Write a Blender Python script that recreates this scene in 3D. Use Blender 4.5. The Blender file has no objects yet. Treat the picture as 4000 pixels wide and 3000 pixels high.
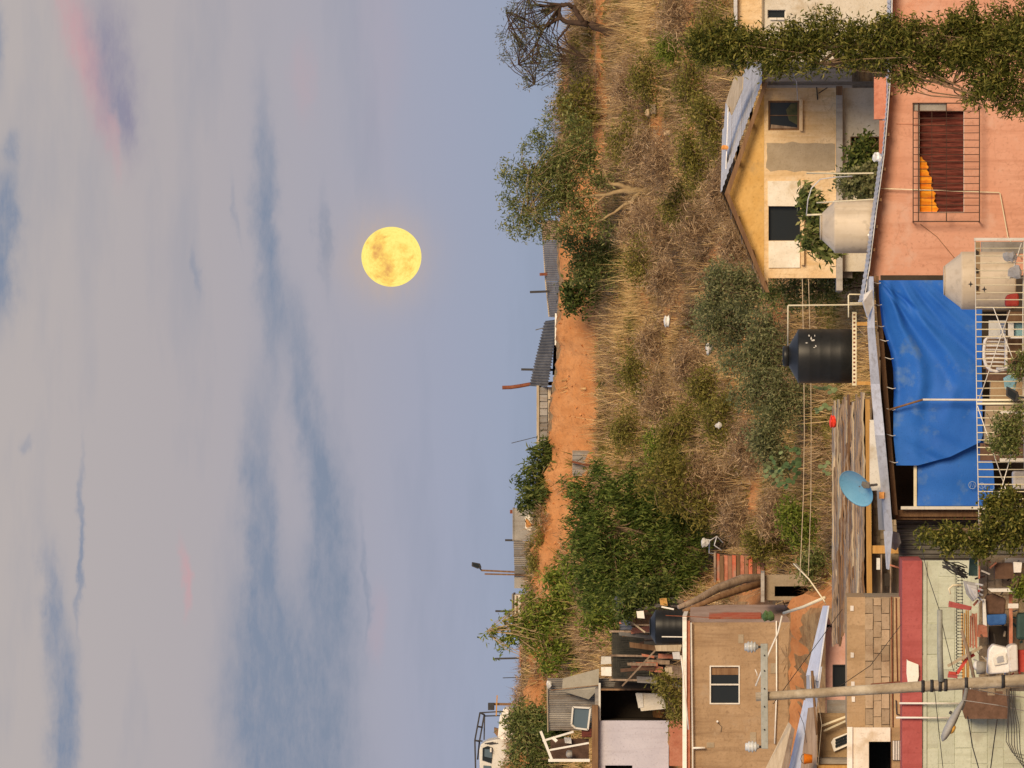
import bpy, bmesh, math, random
import numpy as np
from mathutils import Vector, Matrix
R = math.radians
random.seed(7)
rng = np.random.default_rng(11)
scene = bpy.context.scene
COL = scene.collection

# ------------------------------------------------------------------ camera
# telephoto view across a valley; the camera is rolled a quarter turn, as the photograph was taken
K = 2 * math.tan(R(4.5)) / 4000.0      # metres per photo pixel at one metre
V0 = 3000.0                            # photo column of the horizon (world up runs to picture left)
cd = bpy.data.cameras.new('camera')
cam = bpy.data.objects.new('camera', cd)
COL.objects.link(cam)
cd.sensor_fit = 'HORIZONTAL'
cd.sensor_width = 36.0
cd.lens = 36.0 / (4000 * K)
cd.shift_x = -(V0 - 2000) / 4000.0
cd.clip_start = 1.0
cd.clip_end = 30000.0
cam.matrix_world = Matrix(((0, 1, 0, 0), (0, 0, -1, 0), (-1, 0, 0, 0), (0, 0, 0, 1)))
scene.camera = cam

# ------------------------------------------------------------------ exposure
vs = scene.view_settings
vs.view_transform = 'Standard'
vs.look = 'None'
vs.exposure = 0.12
vs.gamma = 1.0
vs.use_curve_mapping = False
scene.render.resolution_x = 1024
scene.render.resolution_y = 768

# ------------------------------------------------------------------ sun
SUN_EL, SUN_AZ = R(20), R(24)          # low sun behind the viewer, a little to the right
sl = bpy.data.lights.new('sun', 'SUN')
sl.energy = 3.3
sl.angle = R(25)
sl.color = (1.0, 0.77, 0.50)
sun = bpy.data.objects.new('sun', sl)
COL.objects.link(sun)
sdir = Vector((math.sin(SUN_AZ) * math.cos(SUN_EL), -math.cos(SUN_AZ) * math.cos(SUN_EL), math.sin(SUN_EL)))
sun.rotation_euler = sdir.to_track_quat('Z', 'Y').to_euler()
sun.location = sdir * 300

# ------------------------------------------------------------------ world
def s2l(c):
    return tuple(((v / 255) / 12.92 if v / 255 <= 0.04045 else ((v / 255 + 0.055) / 1.055) ** 2.4) for v in c)
W = bpy.data.worlds.new('World')
scene.world = W
W.use_nodes = True
wt = W.node_tree
wt.nodes.clear()
def wn(t, **kw):
    n = wt.nodes.new(t)
    for a, b in kw.items():
        setattr(n, a, b)
    return n
def wl(a, b):
    wt.links.new(a, b)
def wm(op, a, b=None, c=None, clamp=False):
    n = wn('ShaderNodeMath', operation=op)
    n.use_clamp = clamp
    for i, v in enumerate((a, b, c)):
        if v is None:
            continue
        if isinstance(v, (int, float)):
            n.inputs[i].default_value = v
        else:
            wl(v, n.inputs[i])
    return n.outputs[0]
tc = wn('ShaderNodeTexCoord')
sp = wn('ShaderNodeSeparateXYZ')
wl(tc.outputs['Generated'], sp.inputs[0])
az = wm('ARCTAN2', sp.outputs[0], sp.outputs[1])
hor = wm('SQRT', wm('ADD', wm('MULTIPLY', sp.outputs[0], sp.outputs[0]), wm('MULTIPLY', sp.outputs[1], sp.outputs[1])))
el = wm('ARCTAN2', sp.outputs[2], hor)
# clear sky colour by elevation
ramp = wn('ShaderNodeValToRGB')
wl(wm('DIVIDE', el, 1.5708, clamp=True), ramp.inputs[0])
er = ramp.color_ramp
stops = [(0.0, (142, 154, 179)), (0.022, (145, 156, 180)), (0.033, (154, 157, 177)), (0.042, (162, 159, 171)),
         (0.056, (171, 163, 166)), (0.078, (180, 170, 166)), (0.16, (177, 171, 170)), (0.4, (150, 160, 184)), (1.0, (112, 138, 184))]
while len(er.elements) < len(stops):
    er.elements.new(0.5)
for e, (p, c) in zip(er.elements, stops):
    e.position = p
    e.color = (*s2l(c), 1)
# cloud coordinates in the sky: bearing and height angle
cx = wm('SUBTRACT', V0, wm('DIVIDE', el, K))
cy = wm('SUBTRACT', 1500.0, wm('DIVIDE', az, K))
def wnoise(sx, sy, scale, detail=4.0, rough=0.6, z=0.0):
    c = wn('ShaderNodeCombineXYZ')
    wl(wm('MULTIPLY', cx, sx), c.inputs[0])
    wl(wm('MULTIPLY', cy, sy), c.inputs[1])
    c.inputs[2].default_value = z
    n = wn('ShaderNodeTexNoise')
    n.inputs['Scale'].default_value = scale
    n.inputs['Detail'].default_value = detail
    n.inputs['Roughness'].default_value = rough
    wl(c.outputs[0], n.inputs['Vector'])
    return n.outputs['Fac']
n1 = wnoise(0.006, 0.0028, 1.0, 5.0, 0.62)
n2 = wnoise(0.004, 0.0016, 1.0, 5.0, 0.6, 7.3)
wx = wm('ADD', cx, wm('MULTIPLY', wm('SUBTRACT', n1, 0.5), 170.0))
wy = wm('ADD', cy, wm('MULTIPLY', wm('SUBTRACT', n2, 0.5), 420.0))
det = wnoise(0.011, 0.0030, 1.0, 6.0, 0.65, 3.1)
def blob(x0, y0, rx, ry, m=0.0, amp=1.0):
    dy_ = wm('SUBTRACT', wy, y0)
    a = wm('DIVIDE', wm('SUBTRACT', wm('SUBTRACT', wx, x0), wm('MULTIPLY', dy_, m)), rx)
    b = wm('DIVIDE', dy_, ry)
    q = wm('ADD', wm('MULTIPLY', a, a), wm('MULTIPLY', b, b))
    return wm('MULTIPLY', wm('EXPONENT', wm('MULTIPLY', wm('POWER', q, 1.4), -1.0)), amp)
def total(bl):
    s = bl[0]
    for b in bl[1:]:
        s = wm('ADD', s, b)
    return s
blue = total([blob(1050, 950, 48, 600, 0.03, .9), blob(1025, 2050, 58, 520, 0.035, .85), blob(1205, 1650, 56, 560, 0.17, .8),
              blob(1300, 2080, 85, 380, 0.05, .8), blob(1020, 2700, 150, 520, -0.02, 0.75), blob(1250, 2850, 170, 620, 0.03, 0.85), blob(1130, 3000, 200, 420, 0.0, 0.6),
              blob(262, 2900, 58, 520, 0.03, 1.0), blob(205, 2320, 36, 220, 0.04, 0.7), blob(325, 2120, 14, 330, -0.03, 0.8),
              blob(15, 980, 62, 300, -0.05, 1.2), blob(1262, 930, 22, 170, 0.0, 0.6), blob(60, 570, 26, 60, 0.0, 0.5),
              blob(780, 1060, 14, 120, 0.05, 0.4), blob(930, 850, 12, 150, 0.05, 0.35), blob(110, 1740, 20, 40, 0, 0.4),
              blob(1420, 2250, 14, 240, 0.02, 0.5), blob(0, 160, 30, 140, 0, 0.7)])
mauve = total([blob(455, 210, 95, 330, 0.16, 1.0), blob(500, 470, 45, 150, 0.1, .7)])
pink = total([blob(350, 190, 70, 330, 0.26, 1.0), blob(440, 560, 26, 150, 0.1, .5), blob(722, 2265, 18, 130, 0.03, 0.9), blob(1190, 330, 40, 180, 0.0, 0.25),
              blob(1470, 2450, 40, 130, 0.0, 0.25), blob(1500, 200, 80, 500, 0.0, 0.10)])
# thin high streaks everywhere in the sky
allover = wm('MULTIPLY', wm('SMOOTH_MIN', wm('MAXIMUM', wm('SUBTRACT', wnoise(0.0032, 0.0006, 1.0, 5.0, 0.6, 21.0), 0.52), 0.0), 0.2, 0.05), 1.3)
det2 = wnoise(0.035, 0.010, 1.0, 5.0, 0.7, 13.0)
dm = wm('ADD', wm('ADD', wm('MULTIPLY', det, 1.2), wm('MULTIPLY', det2, 1.0)), -0.17)
fblue = wm('ADD', wm('MULTIPLY', wm('MULTIPLY', wm('MINIMUM', blue, 1.0), wm('ADD', wm('MULTIPLY', dm, 0.9), 0.06)), 0.98), allover, clamp=True)
fpink = wm('MULTIPLY', wm('MULTIPLY', pink, dm), 0.75, clamp=True)
def wmix(f, a, b):
    n = wn('ShaderNodeMix', data_type='RGBA')
    wl(f, n.inputs[0])
    for s, v in ((6, a), (7, b)):
        if isinstance(v, tuple):
            n.inputs[s].default_value = (*v, 1)
        else:
            wl(v, n.inputs[s])
    return n.outputs[2]
col = wmix(fpink, ramp.outputs[0], s2l((196, 152, 156)))
fm = wm('MULTIPLY', wm('MULTIPLY', mauve, dm), 0.80, clamp=True)
col = wmix(fm, col, s2l((140, 134, 152)))
col = wmix(fblue, col, s2l((123, 133, 154)))
# thin cloud around the moon scatters its light
mdx = wm('DIVIDE', wm('SUBTRACT', cx, 1510.0), 150.0)
mdy = wm('DIVIDE', wm('SUBTRACT', cy, 1003.0), 165.0)
fh = wm('MULTIPLY', wm('EXPONENT', wm('MULTIPLY', wm('ADD', wm('MULTIPLY', mdx, mdx), wm('MULTIPLY', mdy, mdy)), -1.0)), wm('MULTIPLY', dm, 0.58), clamp=True)
col = wmix(fh, col, s2l((206, 172, 138)))
sky = wn('ShaderNodeTexSky')
sky.sky_type = 'NISHITA'
sky.sun_disc = False
sky.sun_elevation = SUN_EL
sky.sun_rotation = math.atan2(sdir.x, sdir.y)
sky.altitude = 1500
b1 = wn('ShaderNodeBackground')
b1.inputs[1].default_value = 0.05
wl(sky.outputs[0], b1.inputs[0])
b2 = wn('ShaderNodeBackground')
b2.inputs[1].default_value = 1.0
wl(col, b2.inputs[0])
mx = wn('ShaderNodeMixShader')
mx.inputs[0].default_value = 0.94
wl(b1.outputs[0], mx.inputs[1])
wl(b2.outputs[0], mx.inputs[2])
wo = wn('ShaderNodeOutputWorld')
wl(mx.outputs[0], wo.inputs[0])

# ------------------------------------------------------------------ materials
MATS = {}
def mat(name, c, c2=None, rough=0.85, scale=2.0, var=0.18, bump=0.25, bscale=14.0, metal=0.0, streak=None, stain=None,
        stretch=(1, 1, 1), spec=0.3, contrast=0.3, crack=None, orand=0.22):
    """base colour c drifting to c2 by noise, optional vertical streaks / stains, fine relief"""
    if name in MATS:
        return MATS[name]
    m = bpy.data.materials.new(name)
    m.use_nodes = True
    t = m.node_tree
    p = t.nodes['Principled BSDF']
    tcn = t.nodes.new('ShaderNodeTexCoord')
    oi = t.nodes.new('ShaderNodeObjectInfo')
    def noise(sc, st=(1, 1, 1), det=5.0, off=0.0):
        mp = t.nodes.new('ShaderNodeMapping')
        mp.inputs['Scale'].default_value = st
        mp.inputs['Location'].default_value = (off, off * 1.7, off * 0.6)
        t.links.new(tcn.outputs['Object'], mp.inputs[0])
        n = t.nodes.new('ShaderNodeTexNoise')
        n.inputs['Scale'].default_value = sc
        n.inputs['Detail'].default_value = det
        n.inputs['Roughness'].default_value = 0.62
        t.links.new(mp.outputs[0], n.inputs['Vector'])
        return n.outputs['Fac']
    def mixc(f, a, b):
        n = t.nodes.new('ShaderNodeMix')
        n.data_type = 'RGBA'
        t.links.new(f, n.inputs[0])
        for s, v in ((6, a), (7, b)):
            if isinstance(v, tuple):
                n.inputs[s].default_value = (*v[:3], 1)
            else:
                t.links.new(v, n.inputs[s])
        return n.outputs[2]
    def rmp(f, lo, hi):
        n = t.nodes.new('ShaderNodeMapRange')
        n.inputs['From Min'].default_value = lo
        n.inputs['From Max'].default_value = hi
        t.links.new(f, n.inputs['Value'])
        return n.outputs[0]
    if c2 is None:
        c1 = tuple(v * (1 - var) for v in c)
        c2 = tuple(min(v * (1 + var), 0.95) for v in c)
    else:
        c1 = c
    colr = mixc(rmp(noise(scale, stretch), 0.5 - contrast / 2, 0.5 + contrast / 2), c1, c2)
    fine = noise(bscale * 1.6, stretch, 4.0, 3.3)
    darker = tuple(v * 0.72 for v in c1)
    colr = mixc(rmp(fine, 0.55, 0.80), colr, darker)
    if streak:
        colr = mixc(rmp(noise(1.0, (7.0, 7.0, 0.6), 5.0, 5.0), 0.50, 0.72), colr, streak)
    if stain:
        colr = mixc(rmp(noise(1.6, (1, 1, 1), 6.0, 9.0), 0.56, 0.68), colr, stain)
    if crack:
        vo = t.nodes.new('ShaderNodeTexVoronoi')
        vo.feature = 'DISTANCE_TO_EDGE'
        vo.inputs['Scale'].default_value = 0.55
        mp = t.nodes.new('ShaderNodeVectorMath')
        mp.operation = 'ADD'
        dn = t.nodes.new('ShaderNodeTexNoise')
        dn.inputs['Scale'].default_value = 2.2
        dn.inputs['Detail'].default_value = 6
        t.links.new(tcn.outputs['Object'], dn.inputs['Vector'])
        t.links.new(tcn.outputs['Object'], mp.inputs[0])
        t.links.new(dn.outputs['Color'], mp.inputs[1])
        t.links.new(mp.outputs[0], vo.inputs['Vector'])
        fc = t.nodes.new('ShaderNodeMapRange')
        fc.inputs['From Min'].default_value = 0.004
        fc.inputs['From Max'].default_value = 0.010
        fc.inputs['To Min'].default_value = 0.28
        fc.inputs['To Max'].default_value = 0.0
        t.links.new(vo.outputs['Distance'], fc.inputs['Value'])
        colr = mixc(fc.outputs[0], colr, crack)
    # every single piece is a little lighter or darker than its neighbours
    hs = t.nodes.new('ShaderNodeHueSaturation')
    mo = t.nodes.new('ShaderNodeMapRange')
    mo.inputs['To Min'].default_value = 1 - orand
    mo.inputs['To Max'].default_value = 1 + orand * 0.6
    t.links.new(oi.outputs['Random'], mo.inputs['Value'])
    t.links.new(mo.outputs[0], hs.inputs['Value'])
    t.links.new(colr, hs.inputs['Color'])
    colr = hs.outputs[0]
    t.links.new(colr, p.inputs['Base Color'])
    p.inputs['Roughness'].default_value = rough
    p.inputs['Metallic'].default_value = metal
    p.inputs['Specular IOR Level'].default_value = spec
    if bump:
        b = t.nodes.new('ShaderNodeBump')
        b.inputs['Strength'].default_value = bump
        b.inputs['Distance'].default_value = 0.03
        t.links.new(noise(bscale, stretch, 6.0, 1.1), b.inputs['Height'])
        t.links.new(b.outputs[0], p.inputs['Normal'])
    MATS[name] = m
    return m
def leafmat(name, ca, cb, cc=None, trans=0.38, rough=0.6):
    """foliage: every leaf its own tone between ca, cb and cc"""
    m = bpy.data.materials.new(name)
    m.use_nodes = True
    t = m.node_tree
    p = t.nodes['Principled BSDF']
    g = t.nodes.new('ShaderNodeNewGeometry')
    r = t.nodes.new('ShaderNodeValToRGB')
    e = r.color_ramp.elements
    e[0].color = (*ca, 1)
    e[1].color = (*(cc or cb), 1)
    if cc:
        x = e.new(0.55)
        x.color = (*cb, 1)
    t.links.new(g.outputs['Random Per Island'], r.inputs[0])
    t.links.new(r.outputs[0], p.inputs['Base Color'])
    p.inputs['Roughness'].default_value = rough
    p.inputs['Specular IOR Level'].default_value = 0.2
    tr = t.nodes.new('ShaderNodeBsdfTranslucent')
    t.links.new(r.outputs[0], tr.inputs[0])
    ms = t.nodes.new('ShaderNodeMixShader')
    ms.inputs[0].default_value = trans
    t.links.new(p.outputs[0], ms.inputs[1])
    t.links.new(tr.outputs[0], ms.inputs[2])
    t.links.new(ms.outputs[0], t.nodes['Material Output'].inputs[0])
    MATS[name] = m
    return m
def glassmat(name, c=(0.02, 0.024, 0.026), rough=0.08):
    m = bpy.data.materials.new(name)
    m.use_nodes = True
    t = m.node_tree
    p = t.nodes['Principled BSDF']
    n = t.nodes.new('ShaderNodeTexNoise')
    n.inputs['Scale'].default_value = 3.0
    mr = t.nodes.new('ShaderNodeMapRange')
    mr.inputs['To Min'].default_value = rough
    mr.inputs['To Max'].default_value = rough + 0.15
    t.links.new(n.outputs['Fac'], mr.inputs['Value'])
    t.links.new(mr.outputs[0], p.inputs['Roughness'])
    p.inputs['Base Color'].default_value = (*c, 1)
    p.inputs['Specular IOR Level'].default_value = 0.28
    MATS[name] = m
    return m

# ------------------------------------------------------------------ mesh helpers
def P(x, y, D):
    """the point that stands D metres away at photo column x, row y"""
    return Vector(((1500 - y) * K * D, D, (V0 - x) * K * D))
ORG = {}
def tag(o, label=None, cat=None, group=None, kind=None):
    if label: o['label'] = label
    if cat: o['category'] = cat
    if group: o['group'] = group
    if kind: o['kind'] = kind
    return o
def thing(name, label, cat, loc, group=None):
    o = bpy.data.objects.new(name, None)
    o.empty_display_size = 0.2
    COL.objects.link(o)
    o.location = loc
    ORG[o] = Vector(loc)
    return tag(o, label, cat, group)
class MB:
    def __init__(self):
        self.v = []
        self.f = []
        self.smooth = []
    def add(self, vs_, fs, smooth=False):
        b = len(self.v)
        self.v += [Vector(v) for v in vs_]
        self.f += [tuple(i + b for i in f) for f in fs]
        self.smooth += [smooth] * len(fs)
        return self
    def hexa(self, a):
        return self.add(a, [(0, 1, 2, 3), (7, 6, 5, 4), (0, 4, 5, 1), (1, 5, 6, 2), (2, 6, 7, 3), (3, 7, 4, 0)])
    def box(self, x0, x1, y0, y1, D, dep, j=0.0):
        """box whose front face, D away, fills photo columns x0..x1 and rows y0..y1"""
        a, b = P(x0, y0, D), P(x1, y1, D)
        jj = lambda: random.uniform(-j, j)
        q = [(a.x + jj(), D + jj(), a.z + jj()), (a.x + jj(), D + jj(), b.z + jj()), (b.x + jj(), D + jj(), b.z + jj()), (b.x + jj(), D + jj(), a.z + jj())]
        return self.hexa(q + [(p[0], p[1] + dep, p[2]) for p in q])
    def prism(self, pts, D, dep):
        """outline in photo pixels (optional own distance as third value) extruded backwards"""
        q = [P(p[0], p[1], p[2] if len(p) > 2 else D) for p in pts]
        n = len(q)
        b = [p + (Vector((0, dep, 0)) if not isinstance(dep, Vector) else dep) for p in q]
        fs = [tuple(range(n)), tuple(range(2 * n - 1, n - 1, -1))] + [(i, i + n, (i + 1) % n + n, (i + 1) % n) for i in range(n)]
        return self.add(q + b, fs)
    def slab(self, q, t):
        """a sheet through the world points q with thickness vector t"""
        q = [Vector(p) for p in q]
        n = len(q)
        fs = [tuple(range(n)), tuple(range(2 * n - 1, n - 1, -1))] + [(i, i + n, (i + 1) % n + n, (i + 1) % n) for i in range(n)]
        return self.add(q + [p + Vector(t) for p in q], fs)
    def tube(self, pts, r, n=7, cap=True):
        pts = [Vector(p) for p in pts]
        rs = list(r) if isinstance(r, (list, tuple)) else [r] * len(pts)
        vs_, fs = [], []
        up = Vector((0.13, 0.31, 0.94)).normalized()
        for i, p in enumerate(pts):
            d = (pts[min(i + 1, len(pts) - 1)] - pts[max(i - 1, 0)])
            d = d.normalized() if d.length > 1e-9 else Vector((0, 0, 1))
            s = d.cross(up)
            if s.length < 0.05:
                s = d.cross(Vector((1, 0, 0)))
            s.normalize()
            w = s.cross(d)
            for k in range(n):
                a = 2 * math.pi * k / n
                vs_.append(p + (s * math.cos(a) + w * math.sin(a)) * rs[i])
        for i in range(len(pts) - 1):
            for k in range(n):
                fs.append((i * n + k, i * n + (k + 1) % n, (i + 1) * n + (k + 1) % n, (i + 1) * n + k))
        if cap:
            fs.append(tuple(range(n - 1, -1, -1)))
            fs.append(tuple(range((len(pts) - 1) * n, len(pts) * n)))
        return self.add(vs_, fs, n > 5)
    def bar(self, a, b, w, h=None):
        """square bar between two world points"""
        a, b = Vector(a), Vector(b)
        h = h or w
        d = (b - a).normalized()
        s = d.cross(Vector((0, 1, 0)))
        if s.length < 0.05:
            s = d.cross(Vector((0, 0, 1)))
        s.normalize()
        u = s.cross(d).normalized()
        q = [a - s * w / 2 - u * h / 2, a + s * w / 2 - u * h / 2, a + s * w / 2 + u * h / 2, a - s * w / 2 + u * h / 2]
        return self.hexa(q + [p + (b - a) for p in q])
    def lathe(self, c, prof, n=40, axis=None):
        c = Vector(c)
        vs_, fs = [], []
        ax = Vector(axis).normalized() if axis is not None else Vector((0, 0, 1))
        s = ax.cross(Vector((0, 1, 0))) if abs(ax.y) < 0.9 else ax.cross(Vector((1, 0, 0)))
        s.normalize()
        w = s.cross(ax)
        for r_, z_ in prof:
            for k in range(n):
                a = 2 * math.pi * k / n
                vs_.append(c + ax * z_ + (s * math.cos(a) + w * math.sin(a)) * r_)
        for i in range(len(prof) - 1):
            for k in range(n):
                fs.append((i * n + k, i * n + (k + 1) % n, (i + 1) * n + (k + 1) % n, (i + 1) * n + k))
        return self.add(vs_, fs, True)
    def wall(self, x0, x1, y0, y1, D, dep, holes=()):
        """wall with real openings: holes = (x0, x1, y0, y1)"""
        xs = sorted({x0, x1, *[h[0] for h in holes], *[h[1] for h in holes]})
        ys = sorted({y0, y1, *[h[2] for h in holes], *[h[3] for h in holes]})
        def inh(x, y):
            return any(h[0] < x < h[1] and h[2] < y < h[3] for h in holes)
        def pb(x, y):
            p = P(x, y, D)
            return Vector((p.x, D + dep, p.z))
        for i in range(len(xs) - 1):
            for j in range(len(ys) - 1):
                if inh((xs[i] + xs[i + 1]) / 2, (ys[j] + ys[j + 1]) / 2):
                    continue
                c = [(xs[i], ys[j]), (xs[i + 1], ys[j]), (xs[i + 1], ys[j + 1]), (xs[i], ys[j + 1])]
                self.add([P(*q, D) for q in c], [(0, 1, 2, 3)])
                self.add([pb(*q) for q in c], [(3, 2, 1, 0)])
        for (a, b, c, d) in list(holes) + [(x0, x1, y0, y1)]:
            cs = [(a, c), (b, c), (b, d), (a, d)]
            for i in range(4):
                p, q = cs[i], cs[(i + 1) % 4]
                self.add([P(*p, D), P(*q, D), pb(*q), pb(*p)], [(0, 1, 2, 3)])
        return self
    def corr(self, corners, nrib, amp, seg=6, thick=0.004):
        """corrugated sheet on four world corners a,b,c,d; the ribs run from edge ab to edge dc"""
        a, b, c, d = [Vector(p) for p in corners]
        nrm = (b - a).cross(d - a).normalized()
        vs_, fs = [], []
        n = nrib * seg
        for i in range(n + 1):
            t = i / n
            off = nrm * (amp * math.sin(2 * math.pi * t * nrib))
            p, q = a.lerp(b, t) + off, d.lerp(c, t) + off
            vs_ += [p, q]
        for i in range(n):
            fs.append((2 * i, 2 * i + 2, 2 * i + 3, 2 * i + 1))
        return self.add(vs_, fs, True)
    def build(self, name, m, parent=None, label=None, cat=None, group=None, kind=None, bevel=0.0):
        me = bpy.data.meshes.new(name)
        o = bpy.data.objects.new(name, me)
        if parent is not None:
            root = parent
            while root.parent:
                root = root.parent
            org = ORG[root]
            o.parent = parent
        else:
            lo = Vector((min(v.x for v in self.v), min(v.y for v in self.v), min(v.z for v in self.v)))
            hi = Vector((max(v.x for v in self.v), max(v.y for v in self.v), max(v.z for v in self.v)))
            org = Vector(((lo.x + hi.x) / 2, (lo.y + hi.y) / 2, lo.z))
            o.location = org
            ORG[o] = org
        me.from_pydata([tuple(v - org) for v in self.v], [], self.f)
        me.polygons.foreach_set('use_smooth', self.smooth)
        bm = bmesh.new()
        bm.from_mesh(me)
        bmesh.ops.recalc_face_normals(bm, faces=bm.faces)
        bm.to_mesh(me)
        bm.free()
        if bevel:
            md = o.modifiers.new('soft_edges', 'BEVEL')
            md.width = bevel
            md.segments = 2
            md.limit_method = 'ANGLE'
        me.materials.append(MATS[m])
        COL.objects.link(o)
        return tag(o, label, cat, group, kind)
def npmesh(name, V, quads, m, parent=None, tri=False, **kw):
    """mesh straight from arrays (leaves, blades)"""
    V = np.asarray(V, dtype=np.float64)
    me = bpy.data.meshes.new(name)
    o = bpy.data.objects.new(name, me)
    if parent is not None:
        root = parent
        while root.parent:
            root = root.parent
        org = np.array(ORG[root])
        o.parent = parent
    else:
        org = np.array([(V[:, 0].min() + V[:, 0].max()) / 2, (V[:, 1].min() + V[:, 1].max()) / 2, V[:, 2].min()])
        o.location = org
        ORG[o] = Vector(org)
    k_ = quads.shape[1]
    me.vertices.add(len(V))
    me.vertices.foreach_set('co', (V - org).astype(np.float32).ravel())
    me.loops.add(quads.size)
    me.loops.foreach_set('vertex_index', quads.astype(np.int32).ravel())
    me.polygons.add(len(quads))
    me.polygons.foreach_set('loop_start', np.arange(0, quads.size, k_, dtype=np.int32))
    me.update(calc_edges=True)
    me.materials.append(MATS[m])
    COL.objects.link(o)
    return tag(o, **kw)
def unit(a):
    return a / np.maximum(np.linalg.norm(a, axis=1, keepdims=True), 1e-9)
def leaves(name, pts, m, parent=None, L=0.12, Wd=0.05, droop=0.3, outward=None, r=None, **kw):
    r = r or rng
    n = len(pts)
    d = r.normal(size=(n, 3))
    d[:, 2] -= droop
    if outward is not None:
        d += outward
    d = unit(d)
    s = unit(np.cross(d, r.normal(size=(n, 3))))
    nn = np.cross(d, s)
    l = L * r.uniform(0.6, 1.35, size=(n, 1))
    w = Wd * r.uniform(0.6, 1.35, size=(n, 1))
    V = np.stack([pts, pts + d * l * 0.5 + s * w * 0.5 + nn * l * 0.08, pts + d * l, pts + d * l * 0.5 - s * w * 0.5 + nn * l * 0.08], axis=1).reshape(-1, 3)
    return npmesh(name, V, np.arange(4 * n).reshape(-1, 4), m, parent, **kw)
def crown_pts(blobs, D, n, clump=14, sig=0.13, shell=0.45, r=None):
    """leaf positions: clumps spread through the volume of the ellipsoids (x, y, rx, ry[, dD]) given in photo pixels"""
    r = r or rng
    wts = np.array([b[2] * b[3] for b in blobs], dtype=float)
    wts /= wts.sum()
    nc = max(n // clump, 1)
    which = r.choice(len(blobs), size=nc, p=wts)
    B = np.array([[b[0], b[1], b[2], b[3], b[4] if len(b) > 4 else 0.0] for b in blobs])[which]
    u = unit(r.normal(size=(nc, 3)))
    rad = r.uniform(0, 1, size=(nc, 1)) ** shell
    u = u * rad
    dd = D + B[:, 4]
    sc = K * dd
    cen = np.stack([(1500 - B[:, 1]) * sc, dd, (V0 - B[:, 0]) * sc], axis=1)
    c = cen + np.stack([u[:, 0] * B[:, 3] * sc, u[:, 1] * (B[:, 2] + B[:, 3]) / 2 * sc, u[:, 2] * B[:, 2] * sc], axis=1)
    idx = r.integers(0, nc, size=n)
    return c[idx] + r.normal(size=(n, 3)) * sig * np.array([1, 1, 0.8])
# ------------------------------------------------------------------ palette
mat('dirt', (0.52, 0.20, 0.065), (0.68, 0.31, 0.12), scale=1.2, bump=0.6, bscale=7, rough=0.95)
mat('moon_dummy', (0.5, 0.5, 0.5))
mat('bark_dark', (0.055, 0.035, 0.025), (0.10, 0.06, 0.04), scale=6, bump=0.6)
mat('bark_pale', (0.36, 0.25, 0.13), (0.50, 0.37, 0.20), scale=5, bump=0.5)
mat('bark_mid', (0.16, 0.10, 0.06), (0.26, 0.18, 0.11), scale=5, bump=0.5)
leafmat('leaf_acacia', (0.092, 0.109, 0.052), (0.184, 0.190, 0.098), (0.276, 0.218, 0.138))
leafmat('leaf_green', (0.072, 0.104, 0.026), (0.208, 0.247, 0.072), (0.429, 0.416, 0.169))
leafmat('leaf_dark', (0.035, 0.056, 0.014), (0.105, 0.145, 0.032), (0.26, 0.28, 0.075))
leafmat('leaf_bright', (0.081, 0.135, 0.016), (0.216, 0.270, 0.038), (0.405, 0.432, 0.095))
leafmat('leaf_grey', (0.125, 0.150, 0.062), (0.237, 0.250, 0.112), (0.388, 0.375, 0.188))
leafmat('leaf_olive', (0.132, 0.132, 0.026), (0.252, 0.228, 0.048), (0.408, 0.336, 0.102))
leafmat('leaf_hedge', (0.039, 0.055, 0.010), (0.150, 0.163, 0.029), (0.390, 0.351, 0.091))
leafmat('leaf_pepper', (0.035, 0.065, 0.012), (0.125, 0.18, 0.032), (0.30, 0.34, 0.085))
leafmat('straw', (0.370, 0.224, 0.090), (0.627, 0.426, 0.190), (0.850, 0.638, 0.325), trans=0.15)
leafmat('brush', (0.163, 0.100, 0.056), (0.362, 0.237, 0.131), (0.650, 0.475, 0.288), trans=0.1)
leafmat('weeds', (0.156, 0.144, 0.030), (0.300, 0.264, 0.054), (0.504, 0.396, 0.120))

# ------------------------------------------------------------------ terrain
ST_D = [0.0, 60.0, 118.0, 128.0, 134.0, 140.0, 146.0, 149.5, 153.0, 158.0, 168.0, 176.0, 185.0, 185.6, 186.2, 188.5, 196.0, 230.0, 320.0, 6000.0]
def zx(x, D):
    return (V0 - x) * K * D
def bank(y):
    bb = np.interp(y, [-300, 0, 400, 700, 1100, 1560, 1750, 2000, 2200, 2400, 2550, 2700, 3000, 3300],
                   [2402, 2400, 2400, 2365, 2352, 2350, 2335, 2290, 2215, 2195, 2200, 2180, 2170, 2170])
    bt = np.interp(y, [-300, 0, 90, 340, 400, 560, 1165, 1353, 1430, 1624, 1690, 1760, 2060, 2243, 2427, 2600, 2700, 2800, 2900, 3000, 3300],
                   [2245, 2240, 2235, 2190, 2176, 2190, 2184, 2179, 2170, 2154, 2137, 2150, 2098, 2078, 2076, 2064, 2050, 2032, 2003, 1990, 1980])
    return bb, bt
RZ = {0: -9.0, 60: -9.0, 118: -9.0, 128: -7.2, 134: -4.6, 140: zx(3480, 140), 146: zx(3425, 146), 149.5: zx(3330, 149.5), 153: zx(3235, 153), 158: zx(3125, 158), 168: zx(2855, 168), 176: zx(2615, 176)}
LZ = {0: -9.0, 60: -9.0, 118: -9.0, 128: -7.5, 134: -5.0, 140: zx(3400, 140), 146: zx(3260, 146), 149.5: zx(3085, 149.5), 153: zx(3060, 153), 158: zx(3010, 158), 168: zx(2645, 168), 176: zx(2455, 176)}
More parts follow.
